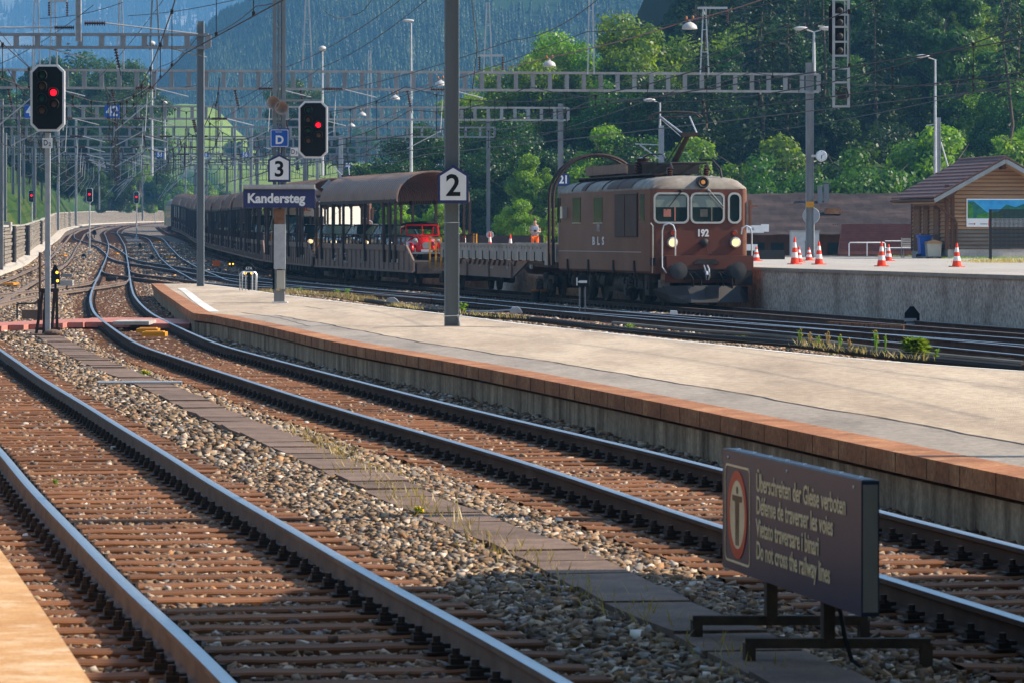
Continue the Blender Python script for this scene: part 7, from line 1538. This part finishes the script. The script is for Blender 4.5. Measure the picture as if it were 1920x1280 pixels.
# far conifer woods, one mesh each
def cone_wood(name, grid, n, hh, label, seed, keep=None):
    r = np.random.RandomState(seed); g = np.array([[tuple(q) for q in row] for row in grid]); nr, nc = g.shape[:2]
    i = r.uniform(0, nr - 1.001, n); j = r.uniform(0, nc - 1.001, n); i0 = i.astype(int); j0 = j.astype(int); fi = (i - i0)[:, None]; fj = (j - j0)[:, None]
    q = (g[i0, j0] * (1 - fi) + g[i0 + 1, j0] * fi) * (1 - fj) + (g[i0, j0 + 1] * (1 - fi) + g[i0 + 1, j0 + 1] * fi) * fj
    if keep is not None: q = q[keep(q)]
    n = len(q); h = hh * r.uniform(.55, 1.25, n); w = h * r.uniform(.15, .24, n); m = 6; tiers = 4; V = []; Fc = []
    for t in range(tiers):
        zb_ = h * t / (tiers + .3); zt_ = h * (t + 1.75) / (tiers + .75); ww = w * (1 - t / (tiers + .6)); a = r.uniform(0, 6.28, n)
        ring_ = np.stack([np.stack([q[:, 0] + ww * np.cos(a + k * 6.283 / m) * r.uniform(.6, 1.2, n), q[:, 1] + ww * np.sin(a + k * 6.283 / m), q[:, 2] + zb_ + h * r.uniform(-.05, .03, n)], 1) for k in range(m)], 1)
        apex = np.stack([q[:, 0], q[:, 1], q[:, 2] + np.minimum(zt_, h)], 1)[:, None]; V.append(np.concatenate([ring_, apex], 1))
    V = np.stack(V, 1).reshape(-1, 3); base = np.arange(n * tiers) * (m + 1)
    Fc = np.stack([np.stack([base + k, base + (k + 1) % m, base + m], 1) for k in range(m)], 1).reshape(-1)
    me = bpy.data.meshes.new(name); me.vertices.add(len(V)); me.vertices.foreach_set('co', V.ravel().astype(np.float32)); me.loops.add(len(Fc)); me.loops.foreach_set('vertex_index', Fc.astype(np.int32)); k_ = len(Fc) // 3
    me.polygons.add(k_); me.polygons.foreach_set('loop_start', np.arange(k_, dtype=np.int32) * 3); me.update(calc_edges=True); me.materials.append(M['needle_far']); o = bpy.data.objects.new(name, me); C.objects.link(o); tag(o, label, kind='stuff')
def clear(q):
    nz = np.array([mn.noise(Vector((x * .006, y * .006, z * .018))) for x, y, z in q]); return nz < .42
cone_wood('wood_on_dark_spur', GM, int(30000 * QK), 7.5, 'dense spruce wood covering the dark blue hillside', 3, clear)
def clear2(q):
    nz = np.array([mn.noise(Vector((x * .003, y * .003, z * .006))) for x, y, z in q]); return nz < -.02
cone_wood('wood_on_far_mountain', GF, int(9000 * QK), 26, 'scattered spruce wood on the pale far mountain', 4, clear2)

# ---------------------------------------------------------------- trees
GR = 'trees of the wooded hillside at right'
r_ = random.Random(5)
for d in (292, 304, 318, 332, 346, 362, 378, 396, 416, 440):
    step = 3.5 if d < 340 else 4.2; x = X(1290, d) + r_.uniform(0, 3)
    while x < X(1990, d):
        dd = d + r_.uniform(-6, 6); xx = x + r_.uniform(-1.5, 1.5); u = 960 + F * xx / dd
        rightedge = u > 1780
        kind = r_.choice(['spruce', 'spruce', 'tall', 'dark', 'spruce', 'airy'] if (u < 1600 and dd > 318) else ['tall', 'dark', 'round', 'tall', 'airy', 'spruce', 'dark', 'round']) if not rightedge else r_.choice(['airy', 'pole', 'pole', 'airy', 'lit', 'round', 'pole'])
        h = {'spruce': 16, 'pole': 18, 'airy': 12, 'tall': 12, 'dark': 9, 'round': 9.5, 'lit': 9}[kind] * r_.uniform(.8, 1.15)
        nm = {'spruce': 'dark spruce', 'pole': 'bare-trunked spruce', 'airy': 'thin airy tree', 'tall': 'tall shady leafy tree', 'dark': 'broad dark leafy tree', 'round': 'round green leafy tree', 'lit': 'bright green leafy tree'}[kind]
        tree(kind, (xx, dd, hillz(u, dd) - .3), h, f'{nm} among the dense trees of the right hillside', GR + ': ' + nm); x += step * r_.uniform(.8, 1.25)
GB = 'bushes along the foot of the right hillside'
for i in range(34):
    u = 1300 + i * 20 + r_.uniform(-8, 8); d = r_.uniform(252, 284); k = 'bushlit' if r_.random() < .18 else 'bush'; h = r_.uniform(4.0, 7.5)
    tree('bush' if k == 'bush' else 'bushlit', (X(u, d), d, .8), h, 'green bush in the hedge behind the roofs at the hillside foot', GB)
for i in range(18):
    u = 690 + i * 36 + r_.uniform(-10, 10); d = r_.uniform(262, 285); tree('dark' if i % 3 else 'tall', (X(u, d), d, .8), r_.uniform(4.6, 6.6) * (1.15 if 900 < u < 1250 else 1), 'dark leafy shrub tree behind the wagons in the centre', 'dark shrub trees behind the wagons', 1.1)
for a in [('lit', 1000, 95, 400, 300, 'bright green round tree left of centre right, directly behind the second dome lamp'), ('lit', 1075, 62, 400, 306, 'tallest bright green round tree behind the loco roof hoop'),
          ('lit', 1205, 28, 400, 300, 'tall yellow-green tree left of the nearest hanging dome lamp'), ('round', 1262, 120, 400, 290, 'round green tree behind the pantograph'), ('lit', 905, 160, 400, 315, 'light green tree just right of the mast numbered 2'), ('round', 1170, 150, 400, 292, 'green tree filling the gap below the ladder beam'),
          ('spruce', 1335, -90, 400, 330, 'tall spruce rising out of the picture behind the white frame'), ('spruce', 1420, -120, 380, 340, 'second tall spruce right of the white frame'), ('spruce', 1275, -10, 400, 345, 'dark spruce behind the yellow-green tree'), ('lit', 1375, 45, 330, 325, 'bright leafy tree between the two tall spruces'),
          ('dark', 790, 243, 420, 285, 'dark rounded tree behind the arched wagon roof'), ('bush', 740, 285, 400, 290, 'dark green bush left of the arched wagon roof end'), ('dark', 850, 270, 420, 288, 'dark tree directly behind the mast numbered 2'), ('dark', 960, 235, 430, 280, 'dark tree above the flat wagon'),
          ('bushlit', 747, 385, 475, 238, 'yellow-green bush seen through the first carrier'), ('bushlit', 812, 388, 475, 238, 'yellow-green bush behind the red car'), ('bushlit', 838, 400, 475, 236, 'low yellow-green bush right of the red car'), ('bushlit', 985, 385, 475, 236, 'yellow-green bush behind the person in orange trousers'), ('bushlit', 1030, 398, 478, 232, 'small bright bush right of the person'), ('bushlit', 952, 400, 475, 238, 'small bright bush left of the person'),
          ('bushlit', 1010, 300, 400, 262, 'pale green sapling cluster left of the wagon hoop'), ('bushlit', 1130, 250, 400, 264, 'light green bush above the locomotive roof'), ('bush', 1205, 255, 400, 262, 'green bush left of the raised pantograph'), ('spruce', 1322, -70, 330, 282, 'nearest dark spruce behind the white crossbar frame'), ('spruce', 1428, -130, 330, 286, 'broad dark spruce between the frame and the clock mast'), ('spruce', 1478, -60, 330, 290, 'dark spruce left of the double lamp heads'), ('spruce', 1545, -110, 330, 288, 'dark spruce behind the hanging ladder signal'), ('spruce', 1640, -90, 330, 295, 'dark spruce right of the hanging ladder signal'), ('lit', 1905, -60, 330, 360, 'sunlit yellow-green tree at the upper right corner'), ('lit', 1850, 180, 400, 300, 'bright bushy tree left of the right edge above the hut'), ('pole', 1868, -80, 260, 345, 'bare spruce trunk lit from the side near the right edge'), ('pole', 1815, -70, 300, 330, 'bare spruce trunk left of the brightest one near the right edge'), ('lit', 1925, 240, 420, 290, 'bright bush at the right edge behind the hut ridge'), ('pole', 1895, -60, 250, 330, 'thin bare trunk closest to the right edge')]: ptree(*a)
GL = 'trees on the left bank'
for a in [('spruce', 128, 76, 330, 560, 'dark spruce behind the big signal at left'), ('tall', 85, 100, 340, 540, 'dark broad tree behind the big signal head'), ('round', 190, 96, 335, 560, 'big rounded green tree right of the signal D2'), ('round', 232, 130, 345, 600, 'green tree behind the blue 42 plate'), ('tall', 150, 140, 345, 520, 'dark tree beneath the blue plate 42'), ('round', 30, 150, 340, 560, 'green tree behind the far left signal plate'), ('tall', -25, 120, 350, 520, 'dark tree at the left edge of the picture'), ('lit', 70, 225, 345, 500, 'lighter green tree under the big signal head'),
          ('round', 262, 200, 370, 650, 'green tree at the left end of the knoll'), ('lit', 235, 255, 385, 640, 'bright green tree above the stone wall gap'), ('round', 205, 270, 392, 600, 'round green tree at the bend of the stone wall'), ('dark', 175, 265, 345, 560, 'dark tree on the bank left of the wall bend'), ('dark', 285, 300, 392, 690, 'dark green tree near the far end of the wall'), ('lit', 320, 330, 400, 740, 'bright bush-like tree behind the far coach'), ('round', 350, 345, 400, 760, 'green tree behind the first distant wagons'), ('dark', 230, 330, 395, 600, 'low dark tree just above the stone wall'), ('lit', 130, 250, 335, 540, 'bright leafy tree left of the blue plate'), ('round', 110, 290, 350, 480, 'rounded tree on the shady bank'), ('dark', 55, 230, 345, 470, 'dark broad tree under the big signal'), ('tall', 10, 210, 345, 450, 'tall shady tree at the left edge'), ('dark', 90, 280, 350, 440, 'low dark tree on the bank behind the signal pole'), ('tall', 155, 200, 345, 470, 'dark tree between the signal and the blue plate'), ('dark', 130, 310, 380, 470, 'dark round tree just above the wall pillars'), ('dark', 180, 320, 390, 520, 'dark shrub tree at the bend of the wall')]: ptree(*a)
for i in range(14): u = 185 + i * 17; ptree('bushlit' if i % 3 == 0 else 'bush', u, 352 + r_.uniform(-10, 10), 396, 690 + i * 4, 'green bush on top of the stone wall bend', 'bushes above the stone wall')
for i in range(9): u = 430 + i * 32 + r_.uniform(-8, 8); ptree('spruce' if i % 2 else 'round', u, 262 - (i % 3) * 12, 312, 1010, 'small distant tree at the meadow edge behind the yard', 'small distant trees at the meadow edge')
for a in [('round', 558, 150, 320, 560, 'leafy tree behind the sign post and loudspeakers'), ('tall', 610, 225, 330, 560, 'tree behind the red hanging signal'), ('lit', 640, 255, 335, 560, 'bright shrub tree right of the red hanging signal')]: ptree(*a)
# chalet
q = P(24, 316, 640); ch = empty('chalet', q, R(8), 'tiny sunlit wooden chalet with white base at the far left', 'house'); b = MB(); b.b(-1, 1, 0, 2.6, -1, .2); b.build('base', M['white'], ch); b = MB(); b.b(-1.05, 1.05, -.05, 2.6, .2, 1.6); b.prism([(-1.05, 1.6), (1.05, 1.6), (0, 2.4)], -.05, 2.6, 'y'); b.build('wall', M['wood'], ch); b = MB()
for s in (-1, 1): b.bar((0, -.5, 2.5), (s * 1.4, -.5, 1.5), .1, .1); b.prism([(0, 2.5), (s * 1.5, 1.45), (s * 1.5, 1.35), (0, 2.4)], -.5, 3, 'y')
b.build('roof', M['tiles'], ch)
for x in (-.5, .1): b = MB(); b.b(x, x + .4, -.08, -.04, .6, 1.3); b.build('window', M['glass'], ch)

r = np.random.RandomState(77); n = int(70000 * QK); dd_ = r.uniform(286, 470, n); uu_ = r.uniform(980, 2050, n); xx_ = (uu_ - 960) / F * dd_; g_ = np.clip((uu_ - 980) / 520, 0, 1); g_ = g_ * g_ * (3 - 2 * g_); zz_ = 1.0 + (dd_ - 285) * (.035 + .19 * g_) + r.uniform(-.1, 1.5, n) ** 1.2 * np.where(r.uniform(0, 1, n) > .2, 1, .3)
zz_ = np.nan_to_num(zz_, nan=2.0); q_ = np.stack([xx_, dd_, zz_], 1); a_ = rdir(r, n) * .34; b_ = np.cross(a_, rdir(r, n)) * .8
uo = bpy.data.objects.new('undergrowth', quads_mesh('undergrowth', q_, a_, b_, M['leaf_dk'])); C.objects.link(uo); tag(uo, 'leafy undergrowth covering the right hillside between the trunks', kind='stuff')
# ---------------------------------------------------------------- weeds and grass
def blades(name, pts, n, h, mt, label, spread=.12, seed=1, wide=.012, kind='stuff', lean=.5):
    r = np.random.RandomState(seed); k = r.randint(0, len(pts), n); q = np.array([tuple(p) for p in pts])[k] + np.stack([r.normal(0, spread, n), r.normal(0, spread * 1.5, n), np.zeros(n)], 1); hh = h * r.uniform(.4, 1.2, n)
    a = np.stack([r.normal(0, lean, n), r.normal(0, lean, n), np.ones(n)], 1) * (hh / 2)[:, None]; b_ = rdir(r, n) * wide; b_[:, 2] *= .2
    me = quads_mesh(name, q + a, a, b_, mt); o = bpy.data.objects.new(name, me); C.objects.link(o)
    if label: tag(o, label, kind=kind)
    return o
cps = [q for i, q in enumerate(smooth_path([G(u, v + 1, .05) for u, v in cp], .5)) if math.sin(i * .21) + math.sin(i * .083 + 1) > .35]
blades('grass', cps, 650, .14, M['straw'], 'thin green grass along the rear platform edge', .10, 1, .012)
blades('dry_grass', smooth_path([G(u, v, .0) for u, v in [(500, 548), (560, 552), (620, 556), (670, 562), (690, 566)]], .5), 1500, .16, M['straw'], 'pale dry grass strip beside the sign post', .25, 2, .014)
blades('dry_grass', smooth_path([G(u, v, -.18) for u, v in [(560, 812), (640, 860), (700, 905), (800, 965), (950, 1040), (1230, 1190), (1400, 1270)]], .4), 900, .13, M['straw'], 'sparse dry grass tufts along the cable duct', .12, 3, .006)
blades('dry_grass', [onramp(u, 493 + .8 * math.sin(u)) for u in range(1832, 1960, 4)], 1400, .14, M['straw'], 'dry grass patch on the ramp under the mesh screen', .5, 4, .014)
blades('dry_grass', [onramp(u, 486) for u in range(1790, 1960, 4)] + [onramp(u, 482.5) for u in range(1660, 1720, 4)], 700, .10, M['blade'], 'green grass strip at the foot of the hut', .4, 5, .014)
def weed(u, v, hpx, label, n=120, leaf=.05, mt='blade', off=-.12, flowers=0, wide=.5):
    q = G(u, v, off); h = hpx / F * q.y; rt = empty('weed', q, 0, label, 'weed'); r = np.random.RandomState(int(u)); m = n
    t = r.uniform(.05, 1, m); ang = r.uniform(0, 6.28, m); rad = wide * h * (.25 + .5 * np.sin(t * 2.6)) * r.uniform(.3, 1, m); p = np.stack([rad * np.cos(ang), rad * np.sin(ang), t * h], 1)
    a = np.stack([np.cos(ang), np.sin(ang), r.uniform(-.3, .8, m)], 1) * leaf; b_ = np.stack([-np.sin(ang), np.cos(ang), r.normal(0, .3, m)], 1) * leaf * .35; o = bpy.data.objects.new('leaves', quads_mesh('leaves', p, a, b_, M[mt])); C.objects.link(o); o.parent = rt
    b = MB()
    for k in range(7): g = k * .9; b.tube([(0, 0, 0), (wide * h * .2 * math.cos(g), wide * h * .2 * math.sin(g), h * .5), (wide * h * .35 * math.cos(g), wide * h * .35 * math.sin(g), h * (.8 + .03 * k))], .006, 4)
    b.build('stems', M[mt], rt)
    if flowers:
        b = MB()
        for k in range(flowers): g = k * 2.4; b.ell((wide * h * .4 * math.cos(g), wide * h * .4 * math.sin(g), h * (.7 + .3 * ((k * 7) % 5) / 4)), (.010, .010, .014), 6, 4)
        b.build('flowers', M['flower'], rt)
weed(1716, 679, 44, 'largest bright green weed on the rear platform edge at right', 520, .09, wide=.8)
weed(1755, 669, 14, 'small two-leaved weed right of the largest weed', 18, .07); weed(868, 586, 17, 'bright green weed at the right foot of the mast numbered 2', 60, .07, wide=.7)
weed(1642, 668, 48, 'tall yellow-flowering stalk left of the largest weed', 30, .03, flowers=9, wide=.22); weed(1660, 664, 36, 'thinner stalk beside the yellow-flowering one', 16, .025, flowers=3, wide=.15)
for i, u in enumerate((1500, 1518, 1535, 1552, 1575, 1592)): weed(u, 655 + i * 1.5, 38 - 5 * (i % 3), 'thin dry flowering stalk in the loose row along the platform edge', 14, .03, 'straw' if i % 2 else 'blade', flowers=4, wide=.3); 
for o in list(C.objects):
    if o.get('label', '').startswith('thin dry flowering stalk'): o['group'] = 'thin dry stalks along the platform edge'
weed(632, 553, 10, 'left small green weed behind the dry grass strip', 60, .06, wide=.8); weed(652, 553, 11, 'right small green weed behind the dry grass strip', 60, .06, wide=.8); weed(563, 548, 8, 'little weed in the dry grass strip', 40, .05, wide=1)
weed(272, 704, 10, 'small yellow-orange weed beside the cable duct grating', 160, .03, wide=1.6, flowers=12, off=-.19); weed(786, 972, 22, 'small yellow-green weed with red leaves on the left side of the cable duct', 60, .03, wide=.8, flowers=6, off=-.19); weed(1385, 1240, 26, 'dull green tuft by the left foot of the warning board', 160, .03, 'straw', wide=.7, off=-.2); weed(104, 912, 14, 'tiny green sprig between the sleepers of the nearest track', 14, .02, wide=.8, off=-.2)
for i, (u, v) in enumerate([(1180, 622), (1560, 664), (1600, 668), (1480, 652), (1390, 644)]): weed(u, v, 14, ['low green tuft on the platform edge left of the dry stalks', 'leafy low weed right of the dry stalks', 'low leafy weed left of the yellow stalk', 'low grey-green tuft before the dry stalks', 'low green tuft in the middle of the rear edge'][i], 90, .045, wide=1.2)

# ---------------------------------------------------------------- added canopy shaped to shade the foreground, and mast, outside the picture, right
cv = empty('shade_canopy', (9, 22, .3), 0, 'added unseen canopy shaped to shade the foreground, right of the view', 'canopy')
b = MB(); b.prism([(x - 9, y - 22) for x, y in [(4.0, 6), (4.0, 25.2), (4.6, 25.5), (4.7, 26.3), (5.6, 26.6), (5.75, 27.3), (12.5, 27.4), (12.5, 6)]], 3.6, 3.8, 'z'); b.build('roof', M['steel'], cv)
for y in (10, 17, 24): b = MB(); b.b(-.1, .1, y - 22.1, y - 21.9, 0, 3.6); b.build('post', M['steel'], cv)
b = MB(); hsec(b, 0, 0, 0, 11, .28, .26); tag(b.build('platform_mast', M['steel_blue'], None, (8.0, 33.0, .3)), 'steel mast on the platform to the right of the view', 'mast')
# the station side of the platform continues past the frame
MB().sheet([[Vector((x, y, .292)) for x in (5.5, 9, 14)] for y in (4, 15, 27)]).build('surface', M['plat'], pr)

# ---------------------------------------------------------------- air
b = MB(); b.b(-1600, 1600, -60, 6900, -3, 640); hz_o = b.build('haze', None or M['white']); hz_o.data.materials.clear()
hm = bpy.data.materials.new('air_haze'); hm.use_nodes = True; n = hm.node_tree; n.nodes.clear(); out = n.nodes.new('ShaderNodeOutputMaterial'); pv = n.nodes.new('ShaderNodeVolumePrincipled')
pv.inputs['Color'].default_value = (.10, .265, .49, 1); pv.inputs['Density'].default_value = .00030; pv.inputs['Anisotropy'].default_value = 0.0; n.links.new(pv.outputs[0], out.inputs['Volume']); hz_o.data.materials.append(hm); tag(hz_o, 'blue summer haze in the valley air', kind='stuff')
